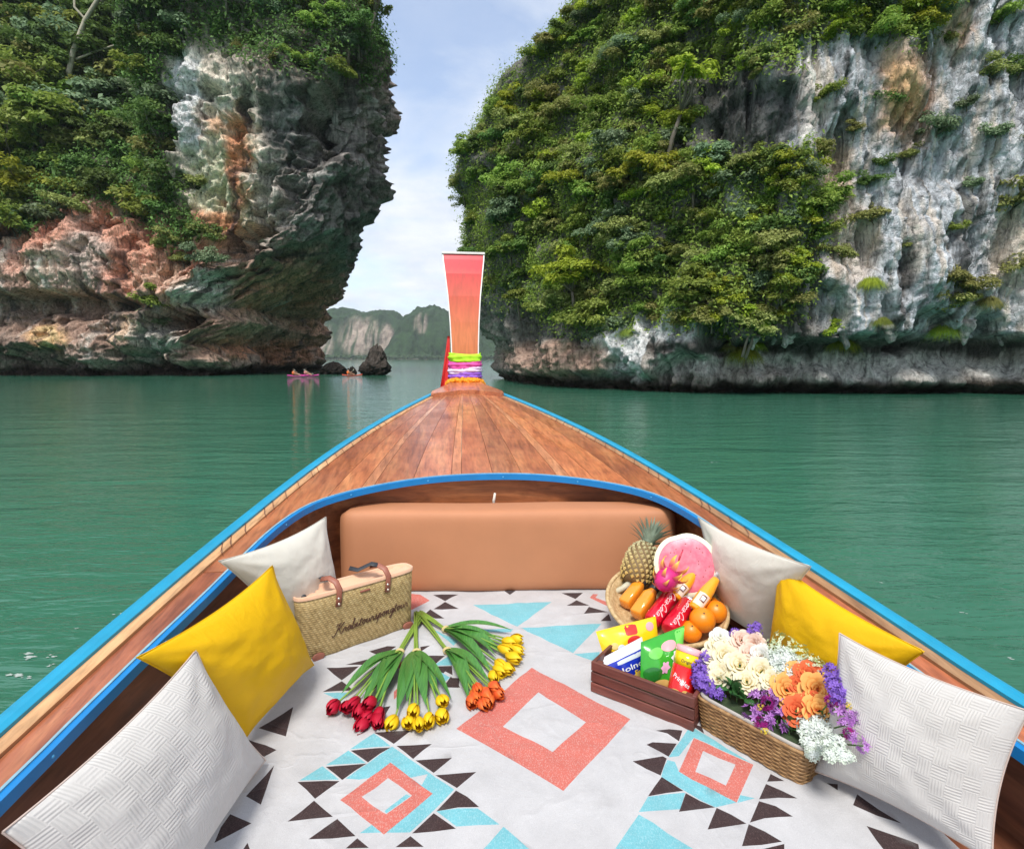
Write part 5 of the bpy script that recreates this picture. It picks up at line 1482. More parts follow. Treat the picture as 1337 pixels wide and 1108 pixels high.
EMB = simple('brown_thread', (0.07, 0.025, 0.015), 0.8)
pL = at_z(404, 866, ZB); pR = at_z(542, 817, ZB)
d = pR - pL; bag_ang = math.atan2(d.y, d.x); Lg = d.length
bag = thing('straw_bag', 'woven straw tote bag with script lettering and dark handles', 'bag', pL, (R(-4), 0, bag_ang))
HB = 0.200
def bag_sec(z, n=64, grow=0.0):
    f = z / HB
    L = Lg * (1.0 + 0.10 * f) + grow; w = 0.105 - 0.012 * f + grow
    x0 = -0.022 * f - grow / 2; y0 = -0.004 * f - grow / 2
    pts = []
    for k in range(n):
        th = 2 * math.pi * k / n; c_, s_ = math.cos(th), math.sin(th); e = 0.34
        pts.append((x0 + L / 2 + L / 2 * np.sign(c_) * abs(c_) ** e, y0 + w / 2 + w / 2 * np.sign(s_) * abs(s_) ** (e * 1.6), z))
    return pts
def loft(secs, closed_bottom=True):
    n = len(secs[0]); V = [p for s in secs for p in s]
    F = [(i * n + k, i * n + (k + 1) % n, (i + 1) * n + (k + 1) % n, (i + 1) * n + k) for i in range(len(secs) - 1) for k in range(n)]
    if closed_bottom: F.append(tuple(range(n))[::-1])
    return V, F
zsb = [0, 0.012, 0.05, 0.10, 0.15, HB]
secs = [bag_sec(z, grow=-0.012 if i == 0 else 0) for i, z in enumerate(zsb)]
secs += [bag_sec(HB, grow=-0.008), bag_sec(0.05, grow=-0.008)]
V, F = loft(secs); link('body', mkmesh('body', V, F, STRAW), bag)
V, F = loft([bag_sec(HB - 0.007, grow=0.004), bag_sec(HB + 0.004, grow=0.004), bag_sec(HB + 0.006, grow=0.0), bag_sec(HB + 0.004, grow=-0.010), bag_sec(HB - 0.02, grow=-0.012)], False)
link('rim_binding', mkmesh('rim_binding', V, F, PEACH), bag)
# sagging lining drawn across the mouth
sec = bag_sec(HB - 0.004, grow=-0.010); n = len(sec); V = []; F = []
cx_ = sum(p[0] for p in sec) / n; cy_ = sum(p[1] for p in sec) / n
for j, f in enumerate((1.0, .85, .6, .35, .1)):
    for k, p in enumerate(sec): V.append((cx_ + (p[0] - cx_) * (f if f > .5 else f + 0.0), cy_ + (p[1] - cy_) * f, p[2] - 0.016 * (1 - f ** 2) + 0.004 * math.sin(k * 0.9 + j)))
F = [(j * n + k, j * n + (k + 1) % n, (j + 1) * n + (k + 1) % n, (j + 1) * n + k) for j in range(4) for k in range(n)]; F.append(tuple(4 * n + k for k in range(n)))
link('lining', mkmesh('lining', V, F, PEACH), bag)
mb = MB(); mb.box((0.012, 0.045, HB - 0.006), (0.016, 0.012, 0.008), bev=0.003); mb.build('zip_pull', BLACKL, bag)
def front_y(z): return -0.004 * z / HB
for q, fx_ in enumerate((0.28, 0.74)):
    x = Lg * fx_
    mb = MB(); st = [(x - .004, front_y(.14) - .003, .150), (x, front_y(.17) - .004, .175), (x + .002, front_y(HB) - .006, HB + .004), (x - .002, 0.006, HB + .026), (x - .014, 0.030, HB + .036), (x - 0.030, 0.055, HB + .030)]
    mb.tube(st, [0.0095] * len(st), 8, flat=0.22, up0=(0, -1, 0)); tab = mb.build('strap', BROWNL, bag)
    for zr in (.158, .176):
        m2 = MB(); m2.lathe([(0.0042, 0), (0.004, 0.0014), (0.002, 0.0026), (0, 0.003)], 10); o = m2.build('stud', STEEL, tab); o.location = (x - .002, front_y(zr) - 0.0052, zr); o.rotation_euler = (R(90), 0, 0)
    xe = Lg * (0.28 if q else 0.62)
mb = MB(); hp = [(Lg * .74 - .014, .030, HB + .036), (Lg * .66, .05, HB + .040), (Lg * .56, .075, HB + .022), (Lg * .50, .092, HB + .030)]
mb.tube(hp, 0.011, 8, flat=0.22, up0=(0, -.5, .8)); mb.build('handle', BLACKL, bag)
mb = MB(); hp = [(Lg * .28 - .030, .055, HB + .030), (Lg * .25, .075, HB + .026), (Lg * .27, .10, HB + .018), (Lg * .33, .112, HB + .010)]
mb.tube(hp, 0.010, 8, flat=0.22, up0=(0, -.5, .8)); mb.build('handle', BLACKL, bag)
mb = MB(); mb.box((Lg * .52, front_y(.175) - .002, .176), (.034, .003, .007), bev=0.001); mb.build('leather_tag', BROWNL, bag)
for x in (0.028, Lg - 0.028):
    mb = MB(); mb.lathe([(0.020, 0), (0.020, 0.002), (0.017, 0.003), (0, 0.003)], 20)
    o = mb.build('corner_patch', BROWNL, bag); o.location = (x, -0.0015, 0.012); o.rotation_euler = (R(90), 0, 0); o.scale = (1, 0.62, 1)
stk, wtot = script('Krabitourspongtour')
sx = Lg * 0.70 / wtot; sy = 0.0135
letters = MB()
for q in stk:
    letters.tube([(Lg * 0.20 + 0.75 * sx + x * sx, front_y(.08) - 0.0016, 0.062 + y * sy + 0.018 * x / wtot) for x, y in q], 0.00125, 5)
letters.build('lettering', EMB, bag)

# ================================================================== TULIPS
def petal_mesh(name, L, w, cup, mat, tipw=0.0, n=7, m=5):
    V = []; F = []
    for i in range(n):
        f = i / (n - 1); ww = w * (math.sin(math.pi * min(1, 0.12 + 0.80 * f) ** 0.85) ** 0.8) * (1 if f < .98 else 0.25)
        rr = cup * math.sin(math.pi * (0.12 + 0.72 * f)) ** 0.9
        for j in range(m):
            a = (j / (m - 1) - 0.5) * 2
            th = a * ww / max(cup, 1e-4) * 0.55
            V.append((rr * math.cos(th), rr * math.sin(th) , L * f - 0.06 * L * a * a * f))
    F = [(i * m + j, i * m + j + 1, (i + 1) * m + j + 1, (i + 1) * m + j) for i in range(n - 1) for j in range(m - 1)]
    b = len(V); V += [(x * 0.94, y * 0.94, z) for x, y, z in V]; F += [tuple(b + k for k in f[::-1]) for f in F]
    return mkmesh(name, V, F, mat)
def petal_mat(name, c0, c1, c2=None):
    t = NT(name); co = t.coord('Object'); sp = t.n('ShaderNodeSeparateXYZ', {0: co})
    f = t.n('ShaderNodeMapRange', {'Value': sp.outputs[2], 'From Min': 0.0, 'From Max': 0.045}).outputs[0]
    nz = t.noise(t.coord('Object', (300, 300, 40)), 1.0, 4)
    c = t.ramp(t.math('ADD', f, t.math('MULTIPLY', t.math('SUBTRACT', nz, .5), .3)), [(0.0, c0), (0.5, c1), (1.0, c2 or c1)])
    t.P(Base_Color=c, Roughness=0.5); t.b.inputs['Specular IOR Level'].default_value = 0.35
    tr = t.n('ShaderNodeBsdfTranslucent', {'Color': c}); mx = t.n('ShaderNodeMixShader', {0: 0.25}); t.l(t.b.outputs[0], mx.inputs[1]); t.l(tr.outputs[0], mx.inputs[2]); t.l(mx.outputs[0], t.out.inputs['Surface'])
    return t.m
TUL = {'red': petal_mat('tulip_red', (0.30, 0.005, 0.02), (0.50, 0.006, 0.03), (0.58, 0.012, 0.05)), 'yellow': petal_mat('tulip_yellow', (0.72, 0.45, 0.01), (0.86, 0.58, 0.01), (0.88, 0.66, 0.02)),
       'orange': petal_mat('tulip_orange', (0.80, 0.32, 0.03), (0.76, 0.10, 0.03), (0.80, 0.22, 0.03))}
t = NT('tulip_leaf'); co = t.coord('Object'); nz = t.noise(t.coord('Generated', (40, 3, 3)), 1.0, 4)
c = t.ramp(nz, [(0.3, (0.030, 0.12, 0.022)), (0.7, (0.085, 0.26, 0.045))])
t.P(Base_Color=c, Roughness=0.38)
TLEAF = t.m
TSTEM = petal_mat('tulip_stem', (0.30, 0.44, 0.07), (0.22, 0.38, 0.06))
TWINEM = simple('twine', (0.60, 0.48, 0.22), 0.9)
TPET = {k: petal_mesh('petal', 0.044, 0.026, 0.0155, m) for k, m in TUL.items()}
TPIN = {k: petal_mesh('petal', 0.041, 0.024, 0.0125, m) for k, m in TUL.items()}
def on_b(px, py, h): return at_z(px, py, ZB + h)
def bouquet(colr, root, tie, heads, tips, label):
    T = on_b(*tie, 0.012)
    r = thing('tulip_bunch', label, 'tulips', T)
    g = random.Random(str(label))
    rt = on_b(*root, 0.010)
    for k, (hx, hy, hh_) in enumerate(heads):
        H = on_b(hx, hy, hh_) - T
        a = rt - T + Vector((g.uniform(-.012, .012), g.uniform(-.012, .012), g.uniform(-.004, .008)))
        mid = Vector((g.uniform(-.006, .006), g.uniform(-.006, .006), g.uniform(0, .008)))
        dirn = (H - mid).normalized()
        nk = H - dirn * 0.018
        mb = MB(); mb.tube([a, a.lerp(mid, .5) + Vector((0, 0, .004)), mid, mid.lerp(nk, .5) + Vector((0, 0, .012)), nk], 0.0027, 6); mb.build('stem', TSTEM, r)
        b = bpy.data.objects.new('blossom', None); b.empty_display_size = .01; col.objects.link(b); b.parent = r
        b.location = H - dirn * 0.022
        q = (dirn + Vector((g.uniform(-.22, .22), g.uniform(-.22, .22), g.uniform(-.12, .18)))).normalized()
        b.rotation_euler = q.to_track_quat('Z', 'Y').to_euler(); b.scale = (g.uniform(.98, 1.32), g.uniform(.98, 1.32), g.uniform(1.02, 1.36))
        for j in range(3):
            link('petal', TPET[colr], b, rot=(0, 0, j * 2.094 + k))
            link('petal', TPIN[colr], b, rot=(0, 0, j * 2.094 + k + 1.047))
    for (lx, ly, wpx) in tips:
        E = on_b(lx, ly, 0.022) - T
        base = Vector((g.uniform(-.006, .006), g.uniform(-.006, .006), .004))
        ax = (E - base); L = ax.length; ax.normalize(); sd = ax.cross(Vector((0, 0, 1))).normalized()
        tw = g.uniform(-.6, .6); V = []; n = 9
        for i in range(n):
            f = i / (n - 1); w = 1.0 * wpx * (math.sin(math.pi * (0.10 + 0.90 * f) ** 0.9) ** 0.85 if f < 1 else 0) + 0.0008
            up = Vector((0, 0, 1)) * math.cos(tw * f) + sd * math.sin(tw * f); s2 = sd * math.cos(tw * f) - Vector((0, 0, 1)) * math.sin(tw * f)
            c = base + ax * L * f + Vector((0, 0, 0.020 * math.sin(math.pi * f)))
            for j in (-1, -.5, 0, .5, 1): V.append(c + s2 * w * j + up * (0.30 * w * j * j))
        F = [(i * 5 + j, i * 5 + j + 1, (i + 1) * 5 + j + 1, (i + 1) * 5 + j) for i in range(n - 1) for j in range(4)]
        link('leaf', mkmesh('leaf', V, F, TLEAF), r)
    mb = MB(); dd = (rt - T).normalized(); s1 = dd.cross(Vector((0, 0, 1))).normalized(); u1 = s1.cross(dd)
    for w_ in (-.004, 0, .004):
        mb.tube([dd * w_ + s1 * (.013 * math.cos(x)) + u1 * (.009 * math.sin(x) + .003) for x in np.linspace(0, 6.283, 17)], 0.0016, 5, caps=False)
    mb.build('twine', TWINEM, r)
    return r
bouquet('red', (551, 803), (522, 852), [(435, 922, .022), (452, 924, .020), (463, 917, .034), (470, 928, .028), (480, 936, .020), (486, 920, .036), (490, 938, .024), (476, 944, .016), (494, 932, .018)],
        [(446, 905, .020), (458, 888, .016), (474, 916, .020), (492, 918, .024), (506, 898, .022), (484, 900, .018)], 'bunch of dark red tulips lying by the straw bag')
bouquet('yellow', (545, 802), (544, 852), [(514, 942, .020), (531, 945, .018), (541, 928, .034), (546, 945, .022), (562, 940, .022), (578, 915, .030), (578, 934, .020)],
        [(518, 928, .020), (531, 915, .018), (556, 920, .020), (572, 905, .018), (589, 912, .016), (544, 905, .016)], 'bunch of yellow tulips between the dark red and orange bunches')
bouquet('orange', (549, 802), (584, 850), [(620, 908, .022), (625, 899, .034), (633, 905, .030), (638, 911, .020), (645, 898, .034), (648, 906, .024), (617, 916, .016), (630, 914, .018)],
        [(612, 913, .016), (616, 895, .020), (636, 886, .020), (640, 890, .014), (604, 880, .012)], 'bunch of orange tulips beside the coral diamond')
bouquet('yellow', (546, 800), (582, 822), [(646, 882, .022), (654, 866, .030), (660, 872, .022), (658, 846, .034), (668, 858, .022), (672, 846, .028), (664, 838, .034), (674, 836, .026), (650, 876, .020)],
        [(668, 822, .016), (652, 848, .022), (648, 856, .018), (640, 874, .020), (636, 868, .018), (655, 838, .018)], 'bunch of yellow tulips pointing towards the snack crate')
# ================================================================== SNACK CRATE
CRATE = wood('crate_wood', (0.075, 0.022, 0.016), (0.150, 0.044, 0.032), (0.21, 0.07, 0.05), 0.45, axis=0, grain=2.0, coat=0.1)
cFL = at_z(771, 903, ZB); cFR = at_z(905, 957, ZB)
d = cFR - cFL; c_ang = math.atan2(d.y, d.x); cL = d.length; cD = 0.165; cH = 0.088
CM = Matrix.Translation((cFL.x, cFL.y, ZB + 0.003)) @ Matrix.Rotation(c_ang, 4, 'Z')
crate = thing('wooden_crate', 'small dark red-brown slatted crate holding snack packets', 'crate', CM.translation, (0, 0, c_ang))
sh = (cH - 0.004 * 2) / 3
for k in range(3):
    z = sh / 2 + k * (sh + 0.004)
    for y in (0.005, cD - 0.005):
        mb = MB(); mb.box((cL / 2, y, z), (cL, 0.010, sh), bev=0.0012); mb.build('slat', CRATE, crate, False)
    for x in (0.005, cL - 0.005):
        mb = MB(); mb.box((x, cD / 2, z), (0.0094, cD - 0.021, sh), bev=0.0012); mb.build('end_slat', CRATE, crate, False)
for x in (0.019, cL - 0.019):
    for y in (0.0175, cD - 0.0175):
        mb = MB(); mb.box((x, y, cH / 2), (0.016, 0.014, cH - 0.006), bev=0.001); mb.build('corner_post', CRATE, crate, False)
mb = MB(); mb.box((cL / 2, cD / 2, 0.006), (cL - 0.022, cD - 0.022, 0.006)); mb.build('base_board', CRATE, crate, False)

# ---- pouches: a sheet between four corners, puffed, with crimped ends
def gloss(name, c, rough=0.22, coat=0.4, var=0.05): return simple(name, c, rough, var, 40, 0.10, 90, 0.002, **{'Coat_Weight': coat})
class Sheet:
    def __init__(s, corners, thick, base, crimp=0.08, seed=0):
        s.c = [np.array(p) for p in corners]; s.t = thick; s.cr = crimp; s.base = np.array(base); s.seed = seed
        n = np.cross(s.c[1] - s.c[0], s.c[3] - s.c[0]); n /= np.linalg.norm(n)
        if np.dot(n, np.array([0, 0, CAM_Z]) - s.c[0]) < 0: n = -n
        s.n = n
    def puff(s, u, v):
        vv = min(max((v - s.cr) / (1 - 2 * s.cr), 0), 1)
        p = (max(0, 1 - abs(2 * u - 1) ** 2.2) ** 0.6) * (math.sin(math.pi * vv) ** 0.6 if 0 < vv < 1 else 0)
        w = 0.10 * math.sin(9 * u + 4 * v + s.seed) * math.sin(7 * v + s.seed) + 0.10 * math.sin(15 * u - 6 * v + 2 * s.seed)
        return p * (1 + w)
    def P(s, u, v, o=0.0, back=False):
        b = bary(s.c, u, v); h = s.t * s.puff(u, v)
        if (v < s.cr or v > 1 - s.cr): h += 0.0004 * math.sin(u * 120)
        return b + s.n * ((-0.7 * h if back else h) + o) - s.base
def pouch(corners, thick, mats, label, decals, seed=0, crimp=0.07, bands=()):
    base = sum(np.array(p) for p in corners) / 4; base[2] = min(p[2] for p in corners)
    S_ = Sheet(corners, thick, base, crimp, seed)
    nu, nv = 26, 26
    V = [S_.P(i / (nu - 1), j / (nv - 1)) for i in range(nu) for j in range(nv)] + [S_.P(i / (nu - 1), j / (nv - 1), -0.0008, True) for i in range(nu) for j in range(nv)]
    F1 = grid_faces(nu, nv); F = np.concatenate([F1, F1[:, ::-1] + nu * nv])
    mi = []
    for f in F1:
        v = ((f[0] % nv) + 0.5) / (nv - 1); k = 0
        for (a, b, m) in bands:
            if a <= v <= b: k = m
        mi.append(k)
    r = thing('snack_packet', label, 'snack packet', tuple(base))
    body = link('wrapper', mkmesh('wrapper', V, F, mats, mi + [0] * len(F1)), r)
    for q, (kind, u, v, ru, rv, rot, mat, name) in enumerate(decals):
        off = 0.0006 + 0.0005 * q
        if kind == 'text':
            tv, tf = text_mesh(name[1])
            VV = [S_.P(u + (x * math.cos(rot) - y * math.sin(rot)) * ru, v - (x * math.sin(rot) + y * math.cos(rot)) * rv, off) for x, y in tv]
            link(name[0], mkmesh(name[0], VV, tf, mat, smooth=False), r); continue
        VV = []; n = 20
        rings = (0, .35, .7, 1.0)
        for rr in rings:
            for k in range(n):
                th = 2 * math.pi * k / n; c_, s_ = math.cos(th), math.sin(th)
                if kind == 'box': kk = 1 / max(abs(c_), abs(s_)); x, y = c_ * kk, s_ * kk
                elif kind == 'burst': x, y = c_ * (1 + .22 * math.cos(6 * th)), s_ * (1 + .22 * math.cos(6 * th))
                else: x, y = c_, s_
                x *= rr; y *= rr
                VV.append(S_.P(u + (x * math.cos(rot) - y * math.sin(rot)) * ru, v + (x * math.sin(rot) + y * math.cos(rot)) * rv, off))
        FF = [(i * n + k, i * n + (k + 1) % n, (i + 1) * n + (k + 1) % n, (i + 1) * n + k) for i in range(3) for k in range(n)]
        link(name, mkmesh(name, VV, FF, mat), r)
    return r
def text_mesh(s):
    cu = bpy.data.curves.new('t', 'FONT'); cu.body = s; cu.align_x = 'CENTER'; cu.align_y = 'CENTER'; cu.resolution_u = 3; cu.offset = 0.012
    o = bpy.data.objects.new('t', cu); col.objects.link(o)
    dg = bpy.context.evaluated_depsgraph_get(); dg.update()
    me = bpy.data.meshes.new_from_object(o.evaluated_get(dg))
    w = max(v.co.x for v in me.vertices) - min(v.co.x for v in me.vertices)
    V = [(v.co.x / w, v.co.y / w) for v in me.vertices]; F = [tuple(p.vertices) for p in me.polygons]
    bpy.data.objects.remove(o); bpy.data.meshes.remove(me); bpy.data.curves.remove(cu)
    return V, F
YEL = gloss('packet_yellow', (0.86, 0.58, 0.01)); REDP = gloss('packet_red', (0.62, 0.03, 0.02)); PINKP = gloss('packet_pink', (0.80, 0.35, 0.38)); WHITEG = gloss('packet_white', (0.78, 0.79, 0.82))
BLUEP = gloss('packet_blue', (0.012, 0.03, 0.42)); SILV = gloss('packet_silver', (0.62, 0.66, 0.72), 0.2); GRNP = gloss('packet_green', (0.035, 0.34, 0.025)); LGRN = gloss('packet_light_green', (0.16, 0.62, 0.10)); CHIP = gloss('packet_chip', (0.70, 0.48, 0.15)); BRNP = gloss('packet_brown', (0.25, 0.12, 0.04)); DKG = gloss('packet_deep_green', (0.015, 0.16, 0.02)); BLK = gloss('print_black', (0.02, 0.015, 0.01))
pouch([cy(778, 824, 1.545), cy(856, 804, 1.585), cy(862, 856, 1.555), cy(796, 880, 1.50)], 0.020, [YEL, YEL], 'bright yellow snack packet at the back of the crate',
      [('box', .54, .16, .10, .12, 0.1, REDP, 'red_panel'), ('disc', .86, .20, .07, .11, 0, PINKP, 'round_badge'), ('disc', .54, .42, .12, .12, .2, REDP, 'red_flower'), ('disc', .20, .42, .06, .08, 0, CHIP, 'chip_picture'), ('disc', .12, .60, .07, .09, 0, BRNP, 'nut_picture'), ('disc', .30, .52, .07, .10, 0, SILV, 'fish_picture')], 1, bands=((0.0, 0.04, 1),))
pouch([cy(784, 860, 1.475), cy(838, 831, 1.515), cy(850, 886, 1.485), cy(797, 902, 1.44)], 0.014, [BLUEP, WHITEG], 'blue packet with silver top and white lettering in the crate',
      [('box', .60, .33, .30, .055, 0, SILV, 'silver_panel'), ('disc', .22, .52, .06, .08, 0, WHITEG, 'white_emblem'), ('text', .62, .55, .55, .42, 0.06, WHITEG, ('lettering', 'Jolno')), ('disc', .74, .84, .16, .13, 0, CHIP, 'cracker_picture'), ('text', .78, .72, .28, .22, 0.06, YEL, ('small_lettering', 'Fun'))], 2, bands=((0.0, 0.22, 1),))
pouch([cy(837, 838, 1.45), cy(894, 816, 1.505), cy(886, 908, 1.40), cy(836, 896, 1.405)], 0.022, [GRNP, LGRN], 'glossy green snack packet beside the red chip can',
      [('box', .88, .15, .12, .13, .0, LGRN, 'corner_panel'), ('disc', .58, .22, .17, .09, -.1, PINKP, 'name_panel'), ('disc', .28, .30, .16, .11, 0, LGRN, 'leaf_swirl'), ('burst', .50, .58, .11, .10, 0, gloss('packet_lilac', (0.74, 0.42, 0.62)), 'lilac_burst'), ('burst', .74, .42, .11, .10, 0, WHITEG, 'white_burst'), ('disc', .22, .70, .20, .14, 0.3, DKG, 'dark_leaf'), ('disc', .52, .88, .22, .10, 0.0, CHIP, 'chip_picture')], 3)
# ---- chip can
REDC = gloss('can_red', (0.66, 0.010, 0.012), 0.25); PINKL = simple('can_lid', (0.80, 0.42, 0.44), 0.25, 0.05, Alpha=1.0); METR = simple('rim_metal', (0.8, 0.75, 0.72), 0.25, 0.02, Metallic=1.0)
cb_ = CM @ Vector((cL - 0.062, 0.055, 0.010)); ct_ = at_y(901, 846, 1.395)
ax = (ct_ - cb_); Hc = ax.length; rc = 0.0335
can = thing('chip_can', 'tall red chip can with yellow band and pink lid in the crate', 'can', cb_, ax.to_track_quat('Z', 'Y').to_euler())
mb = MB(); mb.lathe([(rc - .002, 0), (rc, .003), (rc, Hc * .70)], 36); mb.build('tube', REDC, can)
mb = MB(); mb.lathe([(rc + .0002, Hc * .70), (rc + .0003, Hc - .012)], 36); mb.build('yellow_band', YEL, can)
mb = MB(); mb.lathe([(rc + .001, Hc - .0125), (rc + .0022, Hc - .011), (rc + .0022, Hc), (rc, Hc + .002), (rc - .003, Hc + .001), (rc - .006, Hc - .002), (0, Hc - .002)], 36); mb.build('lid', PINKL, can)
inv = can.rotation_euler.to_matrix().inverted(); vd = inv @ (Vector((0, 0, CAM_Z)) - cb_); th0 = math.atan2(vd.y, vd.x)
def on_cyl(V, F, name, mat, parent, r, u0, z0, sx, sy, rot=0.0):
    VV = []
    for x, y in V:
        a, b = x * math.cos(rot) - y * math.sin(rot), x * math.sin(rot) + y * math.cos(rot)
        th = th0 + (u0 + a * sx) / r; VV.append((r * math.cos(th), r * math.sin(th), z0 + b * sy))
    return link(name, mkmesh(name, VV, F, mat, smooth=False), parent)
tv, tf = text_mesh('Original'); on_cyl(tv, tf, 'band_lettering', BLK, can, rc + .0010, 0.002, Hc * .78, .034, .034)
tv, tf = text_mesh('Pringles'); on_cyl(tv, tf, 'lettering', WHITEG, can, rc + .0008, -0.004, Hc * .46, .05, .05, -0.35)
dv = [(0, 0)] + [(math.cos(k * .5236), math.sin(k * .5236)) for k in range(12)]; df = [(0, k + 1, (k + 1) % 12 + 1) for k in range(12)]
for (u, z, a, b, rt_) in [(-.012, .26, .016, .007, .5), (.006, .18, .015, .007, .4), (-.014, .14, .014, .006, .6), (.014, .30, .010, .005, .3), (-.004, .08, .013, .006, .2)]:
    on_cyl(dv, df, 'chip_picture', CHIP, can, rc + .0006, u, Hc * z, a, b, rt_)

# ================================================================== FRUIT BASKET
t = NT('rattan'); co = t.coord('Object')
nz = t.noise(co, 90, 4, 0.6)
t.P(Base_Color=t.ramp(nz, [(0.3, (0.36, 0.23, 0.10)), (0.7, (0.62, 0.46, 0.25))]), Roughness=0.6); t.bump(nz, 0.3, 0.001)
RATTAN = t.m
bc = Vector((0.512, 1.775, ZB + 0.034)); rB = 0.193; hB = 0.088
FB = Matrix.Translation(bc) @ Matrix.Rotation(R(17), 4, 'X')
fb = thing('fruit_basket', 'round woven rattan basket full of fruit and drinks', 'basket', bc, (R(17), 0, 0))
def bw(f): return 0.118 + (rB - 0.118) * f ** 0.75
mb = MB(); prof = [(bw(f) - 0.002, hB * f) for f in np.linspace(0, 1, 8)] + [(bw(1) - .007, hB), (bw(.75) - .007, hB * .75), (bw(.45) - .007, hB * .5), (0, hB * .48)]
mb.lathe(prof, 48); mb.build('bowl', RATTAN, fb)
for k in range(9):                      # woven rows, each weaving over and under
    f = (k + .5) / 9.5; mb = MB(); n = 96
    mb.tube([((bw(f) + .0006 + .0022 * math.cos(24 * 2 * math.pi * i / n + k * math.pi)) * math.cos(2 * math.pi * i / n), (bw(f) + .0006 + .0022 * math.cos(24 * 2 * math.pi * i / n + k * math.pi)) * math.sin(2 * math.pi * i / n), hB * f) for i in range(n + 1)], 0.0036, 5, caps=False, flat=1.1)
    mb.build('woven_row', RATTAN, fb)
stake = MB(); stake.tube([(bw(f) + .0012, 0, hB * f) for f in (0, .25, .5, .75, 1)], 0.0024, 5); sm = stake.mesh('stake', RATTAN)
for k in range(48): link('stake', sm, fb, rot=(0, 0, k * 2 * math.pi / 48))
mb = MB(); n = 64
mb.tube([(rB * math.cos(2 * math.pi * i / n), rB * math.sin(2 * math.pi * i / n), hB) for i in range(n + 1)], 0.0072, 8, caps=False); mb.build('rim', RATTAN, fb)
mb = MB(); mb.tube([(bw(0) * math.cos(2 * math.pi * i / n), bw(0) * math.sin(2 * math.pi * i / n), 0.003) for i in range(n + 1)], 0.006, 6, caps=False); mb.build('foot_ring', RATTAN, fb)
# ---- oranges
t = NT('orange_peel'); co = t.coord('Object'); t.P(Base_Color=t.mix(t.noise(co, 25, 3), (0.80, 0.20, 0.004), (0.86, 0.28, 0.01)), Roughness=0.38); t.bump(t.noise(co, 260, 2), 0.35, 0.0012); PEEL = t.m
CALYX = simple('calyx', (0.12, 0.10, 0.03), 0.8)
for (px_, py_, Y_, rpx, lb) in [(917, 809, 1.64, 15.2, 'whole orange resting in front of another at the basket rim'), (934, 798, 1.69, 13.5, 'orange tucked behind the front one against the basket side'), (902, 824, 1.635, 13, 'orange lying low between the red cans and the basket rim'), (926, 790, 1.76, 12, 'orange half hidden under the glass juice bottles')]:
    p = at_y(px_, py_, Y_); r_ = rpx * (p - Vector((0, 0, CAM_Z))).length / 735
    o = thing('orange', lb, 'orange', p - Vector((0, 0, r_)))
    mb = MB(); mb.lathe([(r_ * math.sin(a), r_ - r_ * .95 * math.cos(a) if a < 3.0 else r_ + r_ * .925) for a in np.linspace(0.0, math.pi, 18)], 24); mb.build('peel', PEEL, o)
    mb = MB(); mb.lathe([(.0035, 0), (.003, .0015), (0, .002)], 6); q = mb.build('stem_scar', CALYX, o); q.location = Vector((0, 0, r_)) + Vector((-.08, -.55, .83)).normalized() * r_ * .955; q.rotation_euler = Vector((-.08, -.55, .83)).to_track_quat('Z', 'Y').to_euler()
# ---- things with an axis from one pixel to another
def axis_thing(name, label, cat, b, t_):
    B = at_y(*b); T = at_y(*t_); ax = T - B
    return thing(name, label, cat, B, ax.to_track_quat('Z', 'Y').to_euler()), ax.length, B, ax
REDCAN = simple('cola_red', (0.66, 0.006, 0.03), 0.28, 0.03, Metallic=0.25, Coat_Weight=0.3)
SCR = simple('cola_script', (0.82, 0.60, 0.62), 0.35)
for (b, t_, lb) in [((850, 812, 1.655), (878, 775, 1.755), 'red cola can lying next to the orange juice bottles with black caps'), ((872, 823, 1.62), (900, 785, 1.72), 'red cola can lying next to the oranges')]:
    o, H_, B, ax = axis_thing('soda_can', lb, 'can', b, t_)
    r_ = 0.0275
    mb = MB(); mb.lathe([(.020, 0), (.0235, .003), (r_, .012), (r_, H_ - .014)], 30); mb.build('can_body', REDCAN, o)
    mb = MB(); mb.lathe([(r_, H_ - .014), (.0240, H_ - .003), (.0246, H_ - .001), (.0240, H_), (.0225, H_ - .001), (.0215, H_ - .005), (0, H_ - .005)], 30); tp_ = mb.build('can_top', METR, o)
    mb = MB(); mb.tube([(-.004, -.008, H_ - .0035), (0.004, -.008, H_ - .0035), (.005, .006, H_ - .0035), (-.005, .006, H_ - .0035), (-.004, -.008, H_ - .0035)], .0014, 5); link('pull_tab', mb.mesh('pull_tab', METR), tp_)
    inv = o.rotation_euler.to_matrix().inverted(); vd = inv @ (Vector((0, 0, CAM_Z)) - B); th0 = math.atan2(vd.y, vd.x)
    stk, wt_ = script('Coca-Cola'); mb = MB()
    for q in stk:
        pts = []
        for x, y in q:
            a = (y - 1.0) * 0.0108; z = H_ * .88 - (x / wt_) * H_ * .76
            th = th0 + 0.25 + a / r_; pts.append(((r_ + .0005) * math.cos(th), (r_ + .0005) * math.sin(th), z))
        mb.tube(pts, .0011, 5)
    mb.build('script_lettering', SCR, o)
